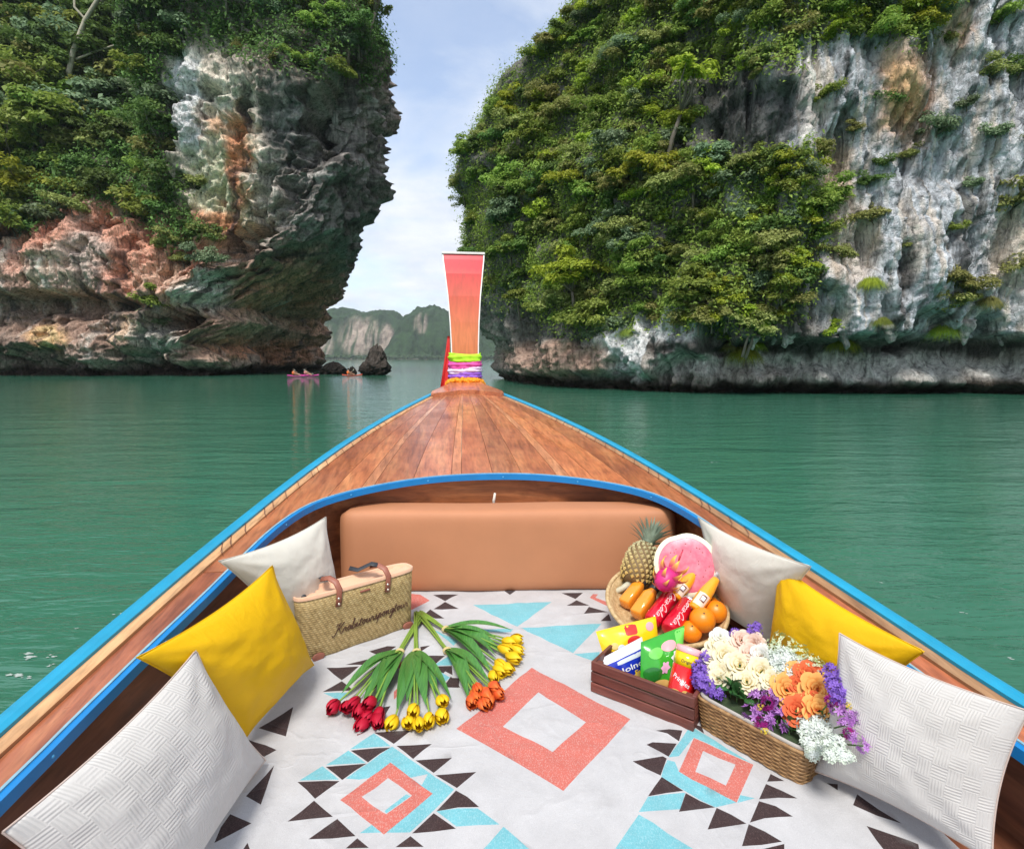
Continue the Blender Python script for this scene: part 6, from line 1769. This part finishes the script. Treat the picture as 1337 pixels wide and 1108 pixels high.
# ---- plastic juice bottles
t = NT('orange_juice'); co = t.coord('Object'); t.P(Base_Color=t.mix(t.noise(co, 30, 3), (0.80, 0.24, 0.012), (0.86, 0.33, 0.03)), Roughness=0.18); t.b.inputs['Coat Weight'].default_value = 0.6; t.b.inputs['Subsurface Weight'].default_value = 0.0; JUICE = t.m
BCAP = simple('black_cap', (0.025, 0.025, 0.028), 0.4)
for (b, t_, lb) in [((815, 789, 1.765), (841, 757, 1.84), 'small orange juice bottle with black cap next to the pineapple'), ((830, 803, 1.70), (857, 765, 1.79), 'small orange juice bottle with black cap next to the red cans')]:
    o, H_, B, ax = axis_thing('juice_bottle', lb, 'bottle', b, t_)
    n = 32; secs = []
    for (z, r_) in [(0, .017), (.004, .0205), (H_ * .66, .0205), (H_ * .76, .018), (H_ * .82, .0135), (H_ * .90, .0125)]:
        s_ = []
        for k in range(n):
            th = 2 * math.pi * k / n; c_, q_ = math.cos(th), math.sin(th); kk = (abs(c_) ** 5 + abs(q_) ** 5) ** -0.2 if r_ > .019 else 1.0
            s_.append((r_ * c_ * kk, r_ * q_ * kk, z))
        secs.append(s_)
    V, F = loft(secs); link('bottle_body', mkmesh('bottle_body', V, F, JUICE), o)
    mb = MB(); mb.lathe([(.0150, H_ * .83), (.0160, H_ * .835), (.0160, H_ * 1.02), (.0145, H_ * 1.04), (0, H_ * 1.04)], 24); mb.build('cap', BCAP, o)
# ---- glass bottles
t = NT('clear_glass'); t.P(Base_Color=(0.85, 0.88, 0.88), Roughness=0.05)
tr = t.n('ShaderNodeBsdfTransparent', {'Color': (0.93, 0.95, 0.95)}); mx = t.n('ShaderNodeMixShader', {0: t.n('ShaderNodeLayerWeight', {'Blend': 0.45}).outputs['Facing']}); t.l(tr.outputs[0], mx.inputs[1]); t.l(t.b.outputs[0], mx.inputs[2]); t.l(mx.outputs[0], t.out.inputs['Surface']); GLASS = t.m
LABELW = simple('label_white', (0.80, 0.62, 0.50), 0.4); LABELD = simple('label_dark', (0.16, 0.05, 0.03), 0.4)
t = NT('juice_in_glass'); t.P(Base_Color=(0.86, 0.36, 0.012), Roughness=0.12); t.b.inputs['Coat Weight'].default_value = 1.0; GJUICE = t.m
for (b, t_, lb) in [((880, 780, 1.735), (914, 739, 1.80), 'glass bottle of orange drink next to the watermelon'), ((906, 796, 1.67), (942, 746, 1.745), 'glass bottle of orange drink next to the cream pillow')]:
    o, H_, B, ax = axis_thing('glass_bottle', lb, 'bottle', b, t_)
    mb = MB(); mb.lathe([(.018, 0), (.0225, .004), (.0225, H_ * .40), (.021, H_ * .52), (.0145, H_ * .74), (.0132, H_ * .80), (0, H_ * .80)], 28); mb.build('orange_drink', GJUICE, o)
    mb = MB(); mb.lathe([(.0132, H_ * .801), (.0122, H_ * .88), (.0122, H_ * .96), (.0136, H_ * .965), (.0136, H_), (.0112, H_), (.0108, H_ * .90), (.0112, H_ * .805)], 24); mb.build('glass_neck', GLASS, o)
    inv = o.rotation_euler.to_matrix().inverted(); vd = inv @ (Vector((0, 0, CAM_Z)) - B); th0 = math.atan2(vd.y, vd.x)
    bx_ = [(-1, -1), (1, -1), (1, 1), (-1, 1)]
    gridp = [(-1 + 2 * i / 6, -1 + 2 * j) for i in range(7) for j in range(2)]; gf = [(2 * i, 2 * i + 2, 2 * i + 3, 2 * i + 1) for i in range(6)]
    on_cyl(gridp, gf, 'label', LABELW, o, .0229, 0, H_ * .22, .020, H_ * .14)
    on_cyl(gridp, gf, 'label_frame', LABELD, o, .0232, .003, H_ * .25, .009, H_ * .075)
    on_cyl(gridp, gf, 'label_panel', WHITEG, o, .0235, .003, H_ * .25, .006, H_ * .045)
# ---- watermelon half
t = NT('melon_flesh'); co = t.coord('Object'); nz = t.noise(co, 40, 5, 0.6)
t.P(Base_Color=t.mix(t.ramp(nz, [(0.3, 0.0), (0.7, 1.0)]), (0.66, 0.10, 0.17), (0.80, 0.24, 0.30)), Roughness=0.35); t.bump(nz, 0.4, 0.002); FLESH = t.m
MRIND = simple('melon_pale_rind', (0.78, 0.74, 0.55), 0.4, 0.06, 30)
t = NT('melon_skin'); co = t.coord('Object'); wv = t.noise(t.coord('Object', (30, 30, 6)), 1.0, 4, 0.6, 1.0); t.P(Base_Color=t.ramp(wv, [(0.4, (0.02, 0.09, 0.02)), (0.6, (0.16, 0.28, 0.08))]), Roughness=0.35); MSKIN = t.m
mc = at_y(896, 737, 1.79); nrm = Vector((-.22, -.93, .42)).normalized()
mel = thing('watermelon_half', 'cut watermelon half showing its pink flesh in the fruit basket', 'watermelon', mc, nrm.to_track_quat('Z', 'Y').to_euler())
rm = 0.106
def heart(k, n): th = 2 * math.pi * k / n; return 1 - 0.05 * math.exp(-((th - 1.9) / .25) ** 2)
def mring(r_, z, n=48): return [(r_ * heart(k, n) * math.cos(2 * math.pi * k / n), r_ * heart(k, n) * math.sin(2 * math.pi * k / n), z) for k in range(n)]
V, F = loft([mring(rm * math.cos(a), -rm * math.sin(a)) for a in np.linspace(1.5, 0, 12)]); link('skin', mkmesh('skin', V, F, MSKIN), mel)
V, F = loft([mring(rm, 0), mring(rm * .985, .0015), mring(rm * .86, .0018)], False); link('pale_rind', mkmesh('pale_rind', V, F, MRIND), mel)
V, F = loft([mring(rm * .862, .0014), mring(rm * .83, .003), mring(rm * .5, .004), mring(rm * .02, .003)], False); F.append(tuple(3 * 48 + k for k in range(48))); link('flesh', mkmesh('flesh', V, F, FLESH), mel)
SEED = simple('melon_seed', (0.10, 0.03, 0.02), 0.4); seedm = MB(); seedm.lathe([(0, -.0008), (.0022, 0), (.0014, .001), (0, .0013)], 8); sdm = seedm.mesh('seed', SEED)
for k in range(26):
    a = k * 2.4; rr = rm * (.35 + .35 * random.random()); link('seed', sdm, mel, (rr * math.cos(a), rr * math.sin(a), .0036), (0, 0, a), (0.7, 1.2, 1))
mb = MB(); mb.tube([(-.030, -.01, .0042), (-.022, .022, .0045), (-.010, .05, .0042)], [.001, .0035, .0008], 6, flat=.4); mb.build('flesh_cut', simple('melon_dark_cut', (0.42, 0.02, 0.05), 0.4), mel)
# ---- pineapple
pb = at_y(825, 762, 1.845); ptp = at_y(846, 709, 1.935); ax = ptp - pb; HP = ax.length
pin = thing('pineapple', 'upright pineapple with grey-green crown at the back of the fruit basket', 'pineapple', pb, ax.to_track_quat('Z', 'Y').to_euler())
PCORE = simple('pineapple_core', (0.16, 0.10, 0.04), 0.7, 0.3, 60)
t = NT('pineapple_eye'); co = t.coord('Object'); nz = t.noise(co, 140, 3); sp = t.n('ShaderNodeSeparateXYZ', {0: co}); f = t.n('ShaderNodeMapRange', {'Value': sp.outputs[2], 'From Min': 0, 'From Max': HP}).outputs[0]
t.P(Base_Color=t.mix(1.0, t.mix(f, (0.52, 0.34, 0.09), (0.42, 0.40, 0.24)), t.ramp(nz, [(0.3, 0.6), (0.7, 1.35)]), 'MULTIPLY'), Roughness=0.6); PEYE = t.m
def prad(f): return 0.056 * (1 - abs(2 * f - 0.92) ** 3.2 * 0.55) 
mb = MB(); mb.lathe([(0.02, 0)] + [(prad(f) * .97, HP * f) for f in np.linspace(.03, .97, 12)] + [(0.012, HP)], 24); mb.build('core', PCORE, pin)
mb = MB(); NE = 150
for i in range(NE):
    f = 0.04 + 0.92 * i / NE; th = i * 2.39996 ; r_ = prad(f); e = 0.0078 * (0.65 + 0.5 * r_ / .056)
    o_ = Vector((math.cos(th), math.sin(th), 0)); s_ = Vector((-math.sin(th), math.cos(th), 0)); u_ = Vector((0, 0, 1)); c = o_ * r_ * .96 + u_ * HP * f
    V = [c + s_ * e, c + u_ * e * 1.05, c - s_ * e, c - u_ * e * 1.05] + [c + o_ * .0045 + q_ * e * .55 for q_ in (s_, u_, -s_, -u_)] + [c + o_ * .0085 + u_ * e * .5]
    mb.add(V, [(0, 1, 5, 4), (1, 2, 6, 5), (2, 3, 7, 6), (3, 0, 4, 7), (4, 5, 8), (5, 6, 8), (6, 7, 8), (7, 4, 8)])
tag(mb.build('eyes', PEYE, pin, False), None, None, None, 'stuff')
PLEAF = simple('pineapple_leaf', (0.24, 0.30, 0.22), 0.55, 0.3, 80)
V = []; n = 8
for i in range(n):
    f = i / (n - 1); w = .0062 * (1 - f ** 1.6) + .0003
    for j in (-1, 0, 1): V.append((.008 + .030 * f * f, w * j, .075 * f - .0 + .0 * abs(j)) if j else (.008 + .030 * f * f + .0025 * (1 - f), 0, .075 * f))
F = [(i * 3 + j, i * 3 + j + 1, (i + 1) * 3 + j + 1, (i + 1) * 3 + j) for i in range(n - 1) for j in range(2)]
plm = mkmesh('crown_leaf', V, F, PLEAF)
for k in range(58):
    f = k / 57; s_ = 0.95 - 0.35 * abs(f - .35)
    link('crown_leaf', plm, pin, (0, 0, HP - .006 + .022 * f), (0, R(46 * (1 - f) - 8 + random.uniform(-10, 10)), k * 2.39996), (1.5 * s_, 1.25, 1.25 * s_ * random.uniform(.85, 1.1)))
mb = MB(); sA = at_y(800, 774, 1.84) - pb; M_ = pin.rotation_euler.to_matrix().inverted()
mb.tube([Vector((0, 0, .012)), M_ @ (sA * .5), M_ @ sA], [.012, .010, .010], 10); mb.build('stalk', simple('stalk', (0.50, 0.48, 0.36), 0.7, 0.2, 60), pin)
# ---- dragon fruit
dA = at_y(861, 768, 1.70); dB = at_y(879, 744, 1.745); ax = dB - dA; HD = ax.length
dr = thing('dragon_fruit', 'magenta dragon fruit with yellow-green scales between bottles and watermelon', 'dragon fruit', dA, ax.to_track_quat('Z', 'Y').to_euler())
DSK = simple('dragon_skin', (0.56, 0.02, 0.17), 0.45, 0.2, 40)
t = NT('dragon_scale'); co = t.coord('Object'); sp = t.n('ShaderNodeSeparateXYZ', {0: co}); f = t.n('ShaderNodeMapRange', {'Value': sp.outputs[2], 'From Min': 0, 'From Max': .035}).outputs[0]
t.P(Base_Color=t.ramp(f, [(0.0, (0.58, 0.03, 0.16)), (0.45, (0.70, 0.30, 0.06)), (1.0, (0.60, 0.50, 0.05))]), Roughness=0.5); DSC = t.m
mb = MB(); mb.lathe([(0.0, -.004)] + [(.035 * math.sin(a) ** .8, HD * .5 - HD * .5 * math.cos(a)) for a in np.linspace(.25, 2.9, 14)] + [(0, HD)], 24); mb.build('skin', DSK, dr)
V = []
for i in range(6):
    f = i / 5; w = .0085 * (1 - f ** 1.4) + .0003
    for j in (-1, 0, 1): V.append((.004 * math.sin(f * 2.5) * 3 + (0.002 if j == 0 else 0), w * j, .036 * f))
F = [(i * 3 + j, i * 3 + j + 1, (i + 1) * 3 + j + 1, (i + 1) * 3 + j) for i in range(5) for j in range(2)]; dsm = mkmesh('scale', V, F, DSC)
for k in range(20):
    f = k / 19; a = .5 + 2.2 * f; r_ = .035 * math.sin(a) ** .8
    link('scale', dsm, dr, (r_ * math.cos(k * 2.4) * .96, r_ * math.sin(k * 2.4) * .96, HD * .5 - HD * .5 * math.cos(a)), (0, R(38 - 30 * f), k * 2.4), 0.75 + .5 * f)

# ================================================================== FLOWER BASKET
t = NT('wicker'); co = t.coord('Object'); nz = t.noise(co, 70, 4, 0.65)
t.P(Base_Color=t.ramp(nz, [(0.3, (0.15, 0.075, 0.028)), (0.55, (0.30, 0.165, 0.065)), (0.75, (0.44, 0.27, 0.12))]), Roughness=0.55); t.bump(nz, 0.3, 0.001); WICK = t.m
LINER = fabric('grey_liner', (0.40, 0.37, 0.34))
fFL = at_z(912, 949, ZB); fFR = at_z(1048, 1029, ZB); d = fFR - fFL; f_ang = math.atan2(d.y, d.x); fL = d.length; fD = 0.135; fH = 0.080
FM = Matrix.Translation((fFL.x, fFL.y, ZB + 0.002)) @ Matrix.Rotation(f_ang, 4, 'Z')
wb = thing('flower_basket', 'oblong brown wicker basket filled with artificial flowers', 'basket', FM.translation, (0, 0, f_ang))
def fsec(z, o=0.0, n=132):
    f = z / fH; gx_, gy_ = .010 * f + o, .008 * f + o; pts = []
    for k in range(n):
        th = 2 * math.pi * k / n; c_, s_ = math.cos(th), math.sin(th); e = .22
        pts.append((fL / 2 + (fL / 2 + gx_) * np.sign(c_) * abs(c_) ** e, fD / 2 + (fD / 2 + gy_) * np.sign(s_) * abs(s_) ** e, z))
    # even spacing along the outline
    P = np.array(pts + pts[:1]); L = np.concatenate([[0], np.cumsum(np.linalg.norm(np.diff(P, axis=0), axis=1))]); a = np.linspace(0, L[-1], n, endpoint=False)
    return [tuple(np.interp(x, L, P[:, q]) for q in range(3)) for x in a]
V, F = loft([fsec(0, -.004), fsec(fH * .5, -.002), fsec(fH, -.002), fsec(fH, -.009), fsec(fH * .55, -.010)]); F.append(tuple(4 * 132 + k for k in range(132))); link('inner_shell', mkmesh('inner_shell', V, F, WICK), wb)
nr = 17
for k in range(nr):
    z = fH * (k + .5) / nr; o0 = fsec(z); n = 132; mb = MB(); pts = []
    for i in range(n + 1):
        p = Vector(o0[i % n]); c = Vector((fL / 2, fD / 2, z)); dn = Vector((p.x - c.x, (p.y - c.y) * 1.6, 0)).normalized()
        pts.append(p + dn * (.0016 * math.cos(math.pi * i / 3 + k * math.pi)))
    mb.tube(pts, .0026, 5, caps=False); mb.build('woven_row', WICK, wb)
mb = MB(); o0 = fsec(fH); pts = o0 + o0[:1]; mb.tube(pts, .0042, 6, caps=False); mb.build('rim', WICK, wb)
V, F = loft([fsec(fH - .002, -.006), fsec(fH + .006, -.004), fsec(fH + .010, -.008), fsec(fH + .004, -.016), fsec(fH - .03, -.018)], False); link('liner', mkmesh('liner', V, F, LINER), wb)
FOAM = simple('moss', (0.03, 0.05, 0.02), 0.9, 0.4, 60, 0.6, 150)
V, F = loft([fsec(fH * .55, -.014), fsec(fH * .95, -.016), fsec(fH * 1.08, -.045)]); F.append(tuple(2 * 132 + k for k in range(132))); link('moss_bed', mkmesh('moss_bed', V, F, FOAM), wb)

# plane through the tops of the flowers: rises from the front rim to the back
q0 = FM @ Vector((0, 0, fH + .022)); q1 = FM @ Vector((fL, 0, fH + .022)); q2 = FM @ Vector((fL / 2, fD, fH + .115))
pn = (q1 - q0).cross(q2 - q0).normalized()
def on_fl(px_, py_, o=0.0):
    near = 0.95 if px_ > 1082 else 1.0
    dd = ray(px_, py_); C0 = Vector((0, 0, CAM_Z)); k = (q0 - C0).dot(pn) / dd.dot(pn); return C0 + dd * k * near + pn * o
root_c = FM @ Vector((fL / 2, fD / 2, fH * .9))
def rose_petal(mat):
    V = []; n, m = 6, 5
    for i in range(n):
        f = i / (n - 1); w = .95 * math.sin(math.pi * (.12 + .72 * f)) ** .7
        for j in range(m):
            a = (j / (m - 1) - .5) * 2; curl = .22 * f ** 3
            V.append((math.cos(a * w * 1.15) * (.35 + .65 * f ** .8) + curl, math.sin(a * w * 1.15) * (.35 + .65 * f ** .8), 1.25 * f - .18 * f * a * a - curl * .5))
    F = [(i * m + j, i * m + j + 1, (i + 1) * m + j + 1, (i + 1) * m + j) for i in range(n - 1) for j in range(m - 1)]
    return mkmesh('petal', V, F, mat)
def soft_petal(name, c0, c1):
    t = NT(name); co = t.coord('Object'); sp = t.n('ShaderNodeSeparateXYZ', {0: co}); f = t.n('ShaderNodeMapRange', {'Value': sp.outputs[2], 'From Min': 0, 'From Max': 1.2}).outputs[0]
    nz = t.noise(co, 4, 4)
    c = t.ramp(t.math('ADD', f, t.math('MULTIPLY', t.math('SUBTRACT', nz, .5), .4)), [(0.1, c0), (0.8, c1)])
    t.P(Base_Color=c, Roughness=0.65); t.b.inputs['Specular IOR Level'].default_value = 0.2
    tr = t.n('ShaderNodeBsdfTranslucent', {'Color': c}); mx = t.n('ShaderNodeMixShader', {0: 0.2}); t.l(t.b.outputs[0], mx.inputs[1]); t.l(tr.outputs[0], mx.inputs[2]); t.l(mx.outputs[0], t.out.inputs['Surface'])
    return t.m
ROSE = {'cream': rose_petal(soft_petal('rose_cream', (0.78, 0.62, 0.22), (0.80, 0.74, 0.55))), 'peach': rose_petal(soft_petal('rose_peach', (0.74, 0.38, 0.24), (0.80, 0.62, 0.52))), 'white': rose_petal(soft_petal('rose_white', (0.70, 0.72, 0.60), (0.78, 0.77, 0.74))),
        'apricot': rose_petal(soft_petal('rose_apricot', (0.78, 0.26, 0.04), (0.82, 0.45, 0.14))), 'coral': rose_petal(soft_petal('rose_coral', (0.55, 0.05, 0.02), (0.74, 0.16, 0.06)))}
GST = simple('flower_stem', (0.06, 0.14, 0.03), 0.6, 0.2)
FLEAF = simple('flower_leaf', (0.035, 0.12, 0.03), 0.5, 0.35, 60)
cal = MB(); cal.lathe([(.0, -.5), (.30, -.4), (.36, -.2), (.0, -.12)], 10); calm = cal.mesh('calyx', GST)
def stem_to(p, parent, r_=.0016):
    M_ = parent.matrix_basis.inverted(); q_ = FM.inverted() @ p; rt_ = FM @ Vector((min(max(q_.x, .03), fL - .03), min(max(q_.y, .03), fD - .03), fH * .9)); a = M_ @ rt_.lerp(p, .3 if q_.x < fL - .02 else .78); b = Vector((0, 0, -.001))
    k = parent.scale[0]; mb = MB(); mb.tube([a, a.lerp(b, .6), b], r_ / k, 5); mb.build('stem', GST, parent)
def rose(px_, py_, rpx, kind, label, o=0.0, group=None):
    p = on_fl(px_, py_, o); r_ = rpx * (p - Vector((0, 0, CAM_Z))).length / 740
    nrm = (pn * .7 + (Vector((0, 0, CAM_Z)) - p).normalized() * .6 + Vector((random.uniform(-.3, .3), random.uniform(-.3, .3), random.uniform(-.1, .2)))).normalized()
    k = r_ * .60
    t_ = thing('rose', label, 'rose', p - nrm * k * .7, nrm.to_track_quat('Z', 'Y').to_euler(), group, k)
    link('calyx', calm, t_)
    a = random.uniform(0, 6)
    for (n_, rad_, tilt, s_, z) in ((2, .0, -10, .40, .34), (3, .0, -8, .62, .22), (4, .04, 0, .86, .08), (5, .08, 12, 1.08, -.02), (6, .12, 30, 1.18, -.10)):
        for j in range(n_):
            th = a + j * 2 * math.pi / n_ + n_ * .7
            link('petal', ROSE[kind], t_, (rad_ * math.cos(th), rad_ * math.sin(th), z), (0, R(tilt + random.uniform(-6, 6)), th), (s_, s_, s_ * random.uniform(.85, 1.0)))
    stem_to(p, t_)
    return t_
GR = 'roses in the flower basket'
for (x, y, r_) in [(939, 841, 14), (947, 855, 15), (929, 855, 12), (940, 874, 14), (937, 886, 12)]: rose(x, y, r_, 'cream', 'cream rose in the cluster next to the purple spray by the chip can', group='cream roses by the chip can')
for (x, y, r_, lb) in [(966, 867, 16, 'wide open cream rose with a yellow heart'), (975, 888, 13, 'cream rose hanging over the green leaves at the basket front'), (994, 876, 15, 'cream rose between the open cream rose and the white blooms'), (1006, 888, 13, 'cream rose just above the lilac daisies')]: rose(x, y, r_, 'cream', lb, group=GR)
for (x, y, r_) in [(969, 835, 12), (983, 840, 13), (979, 852, 13)]: rose(x, y, r_, 'peach', 'pale peach rose at the back of the flower basket', group='peach roses')
rose(994, 855, 13, 'white', 'white rose beside the pale peach roses', group=GR); rose(941, 830, 11, 'white', 'small white rose next to the fruit basket rim', group=GR)
for (x, y, r_, lb, kd) in [(1054, 879, 16, 'large coral red rose at the back of the orange group', 'coral'), (1041, 878, 13, 'apricot rose tucked behind the large coral red one', 'apricot'), (1029, 900, 17, 'apricot rose next to the lilac daisies', 'apricot'), (1068, 900, 17, 'apricot rose next to the deep purple spray', 'apricot'), (1043, 893, 11, 'small coral bud between the apricot roses', 'coral'),
                           (1040, 925, 16, 'coral red rose at the front of the orange group', 'coral'), (1069, 926, 18, 'large apricot rose just above the white spray', 'apricot'), (1058, 912, 10, 'small coral rose in the middle of the orange group', 'coral')]: rose(x, y, r_, kd, lb, group=GR)
# ---- small-floret sprays
def floret_mesh(name, seed, n, size, rad, mat, spread=1.0, petals=4):
    g = random.Random(seed); mb = MB()
    for i in range(n):
        u = Vector((g.gauss(0, 1), g.gauss(0, 1), abs(g.gauss(0, 1)) * .9 + .1)).normalized()
        c = Vector((u.x * rad[0], u.y * rad[1], u.z * rad[2])) * g.uniform(.55, 1.0)
        q = (u + Vector((g.uniform(-.4, .4), g.uniform(-.4, .4), g.uniform(-.2, .4)))).to_track_quat('Z', 'Y').to_matrix().to_4x4()
        M_ = Matrix.Translation(c) @ q @ Matrix.Scale(size * g.uniform(.75, 1.25), 4)
        V = [(0, 0, -.15)]; F = []
        a0 = g.uniform(0, 6)
        for k in range(petals):
            th = a0 + 2 * math.pi * k / petals; b = len(V); w = 2.4 / petals
            V += [(.55 * math.cos(th - w), .55 * math.sin(th - w), .08), (math.cos(th), math.sin(th), .18), (.55 * math.cos(th + w), .55 * math.sin(th + w), .08)]
            F.append((0, b, b + 1, b + 2))
        mb.add(V, F, 0, M_)
    return mb.mesh(name, mat, False)
def spray(px_, py_, rpx, mesh_, label, cat, group=None, o=0.0, flat=1.0, name='flower_spray', eye=None):
    p = on_fl(px_, py_, o); r_ = rpx * (p - Vector((0, 0, CAM_Z))).length / 740
    nrm = (pn * .8 + (Vector((0, 0, CAM_Z)) - p).normalized() * .4 + Vector((random.uniform(-.3, .3),) * 3)).normalized()
    t_ = thing(name, label, cat, p - nrm * r_ * .5, (nrm.to_track_quat('Z', 'Y') @ Euler((0, 0, random.uniform(0, 6))).to_quaternion()).to_euler(), group, r_)
    link('florets', mesh_, t_); stem_to(p, t_); return t_
HYD = soft_petal('floret_white', (0.66, 0.74, 0.62), (0.76, 0.79, 0.79)); PUR = soft_petal('floret_purple', (0.16, 0.07, 0.42), (0.30, 0.17, 0.62)); LIL = soft_petal('floret_lilac', (0.42, 0.16, 0.52), (0.60, 0.36, 0.68)); MAG = soft_petal('floret_magenta', (0.26, 0.01, 0.16), (0.42, 0.03, 0.28)); GRW = soft_petal('floret_greenish', (0.40, 0.52, 0.22), (0.70, 0.74, 0.58)); YFL = soft_petal('floret_yellow', (0.6, 0.45, 0.03), (0.75, 0.6, 0.1))
hy = [floret_mesh('florets', s, 80, .34, (1, 1, .8), HYD) for s in (1, 2)]; pu = [floret_mesh('florets', s, 60, .28, (1, 1, .9), PUR) for s in (3, 4)]; li = [floret_mesh('florets', s, 12, .55, (.9, .9, .6), LIL, petals=6) for s in (5, 6)]; ma = floret_mesh('florets', 7, 22, .40, (.9, .9, .7), MAG, petals=5); gw = [floret_mesh('florets', s, 46, .22, (1.1, 1.1, .9), GRW) for s in (8, 9)]; yf = floret_mesh('florets', 10, 14, .3, (1, 1, .8), YFL, petals=5)
random.seed(21)
for i, (x, y, r_) in enumerate([(1020, 858, 15), (1023, 876, 14), (1010, 862, 11), (1036, 862, 12)]): spray(x, y, r_, hy[i % 2], 'white hydrangea-like bloom between cream roses and coral red rose', 'flower spray', 'white blooms mid basket')
for i, (x, y, r_) in enumerate([(1022, 838, 14), (1008, 845, 10), (1042, 852, 13), (1056, 862, 12), (1066, 870, 9)]): spray(x, y, r_, gw[i % 2], 'greenish white sprig in front of the yellow pillow', 'flower spray', 'greenish white sprigs')
for i, (x, y, r_) in enumerate([(913, 868, 11), (916, 880, 13), (912, 890, 10), (924, 893, 12), (936, 901, 10), (920, 858, 9)]): spray(x, y, r_, pu[i % 2], 'violet spray hanging between the chip can and cream roses', 'flower spray', 'violet sprays by the chip can')
for i, (x, y, r_) in enumerate([(983, 824, 10), (960, 826, 8), (988, 816, 6)]): spray(x, y, r_, pu[i % 2], 'violet spray sticking up behind the peach roses', 'flower spray', 'violet sprays at the back')
for i, (x, y, r_) in enumerate([(1086, 878, 12), (1090, 890, 13), (1100, 900, 10), (1094, 905, 11)]): spray(x, y, r_, pu[i % 2], 'deep purple spray between the apricot roses and the ribbed pillow', 'flower spray', 'purple sprays by the ribbed pillow')
for i, (x, y, r_) in enumerate([(1014, 935, 14), (990, 908, 11), (979, 929, 11), (1006, 902, 11), (1018, 918, 10), (1000, 938, 9)]): spray(x, y, r_, li[i % 2], 'lilac daisy cluster spilling over the basket front', 'flower spray', 'lilac daisies', name='daisy_cluster')
for i, (x, y, r_) in enumerate([(1093, 920, 10), (1110, 931, 9), (1122, 938, 8), (1116, 958, 8), (1126, 972, 7), (1104, 944, 8)]): spray(x, y, r_, li[i % 2], 'loose lilac daisies drooping against the ribbed pillow', 'flower spray', 'lilac daisies by the pillow', name='daisy_cluster')
for (x, y, r_) in [(1002, 918, 10), (994, 941, 8), (1084, 914, 8), (1108, 956, 7)]: spray(x, y, r_, ma, 'dark magenta blossoms peeping out among the lilac daisies', 'flower spray', 'magenta blossoms')
for (x, y, r_) in [(998, 954, 5), (992, 922, 5), (1077, 880, 6), (1108, 920, 5)]: spray(x, y, r_, yf, 'tiny yellow blossoms at the edge of the lilac daisies', 'flower spray', 'tiny yellow blossoms')
for i, (x, y, r_) in enumerate([(1056, 946, 13), (1072, 942, 12), (1074, 958, 14), (1088, 968, 13), (1058, 968, 10), (1060, 982, 8), (1079, 972, 12), (1066, 960, 12), (1100, 982, 9), (1086, 982, 9), (1110, 988, 5)]): spray(x, y, r_, hy[i % 2], 'long white spray drooping over the basket end onto the ribbed pillow', 'flower spray', 'white sprays at the basket end')
# ---- leaves
V = []; n = 7
for i in range(n):
    f = i / (n - 1); w = .26 * math.sin(math.pi * f) ** .8 + .004
    for j in (-1, 0, 1): V.append((f, w * j, .16 * math.sin(2.2 * f) - (.05 if j == 0 else 0)))
F = [(i * 3 + j, i * 3 + j + 1, (i + 1) * 3 + j + 1, (i + 1) * 3 + j) for i in range(n - 1) for j in range(2)]; flm = mkmesh('leaf', V, F, FLEAF)
for (x, y, n_, s_) in [(952, 892, 6, .036), (960, 900, 7, .036), (970, 906, 6, .032), (1032, 938, 5, .026), (1028, 946, 5, .022), (1018, 866, 4, .026), (1000, 898, 4, .024), (1048, 908, 4, .022), (944, 896, 4, .03), (1080, 934, 4, .022), (984, 866, 4, .02), (1062, 888, 3, .02)]:
    p = on_fl(x, y, -.018); t_ = thing('leaf_sprig', 'dark green leaf sprig filling the gaps between the basket flowers', 'leaves', p, (0, 0, 0), 'leaf sprigs in the flower basket')
    for k in range(n_): link('leaf', flm, t_, (0, 0, 0), (random.uniform(-.5, .5), R(random.uniform(-60, 5)), random.uniform(0, 6.28)), s_ * random.uniform(.8, 1.3))
    q_ = FM.inverted() @ p; rt_ = FM @ Vector((min(max(q_.x, .03), fL - .03), min(max(q_.y, .03), fD - .03), fH * .9))
    M_ = MB(); M_.tube([rt_ - p + Vector((0, 0, -.003)), Vector((0, 0, 0))], .0015, 5); M_.build('stem', GST, t_)
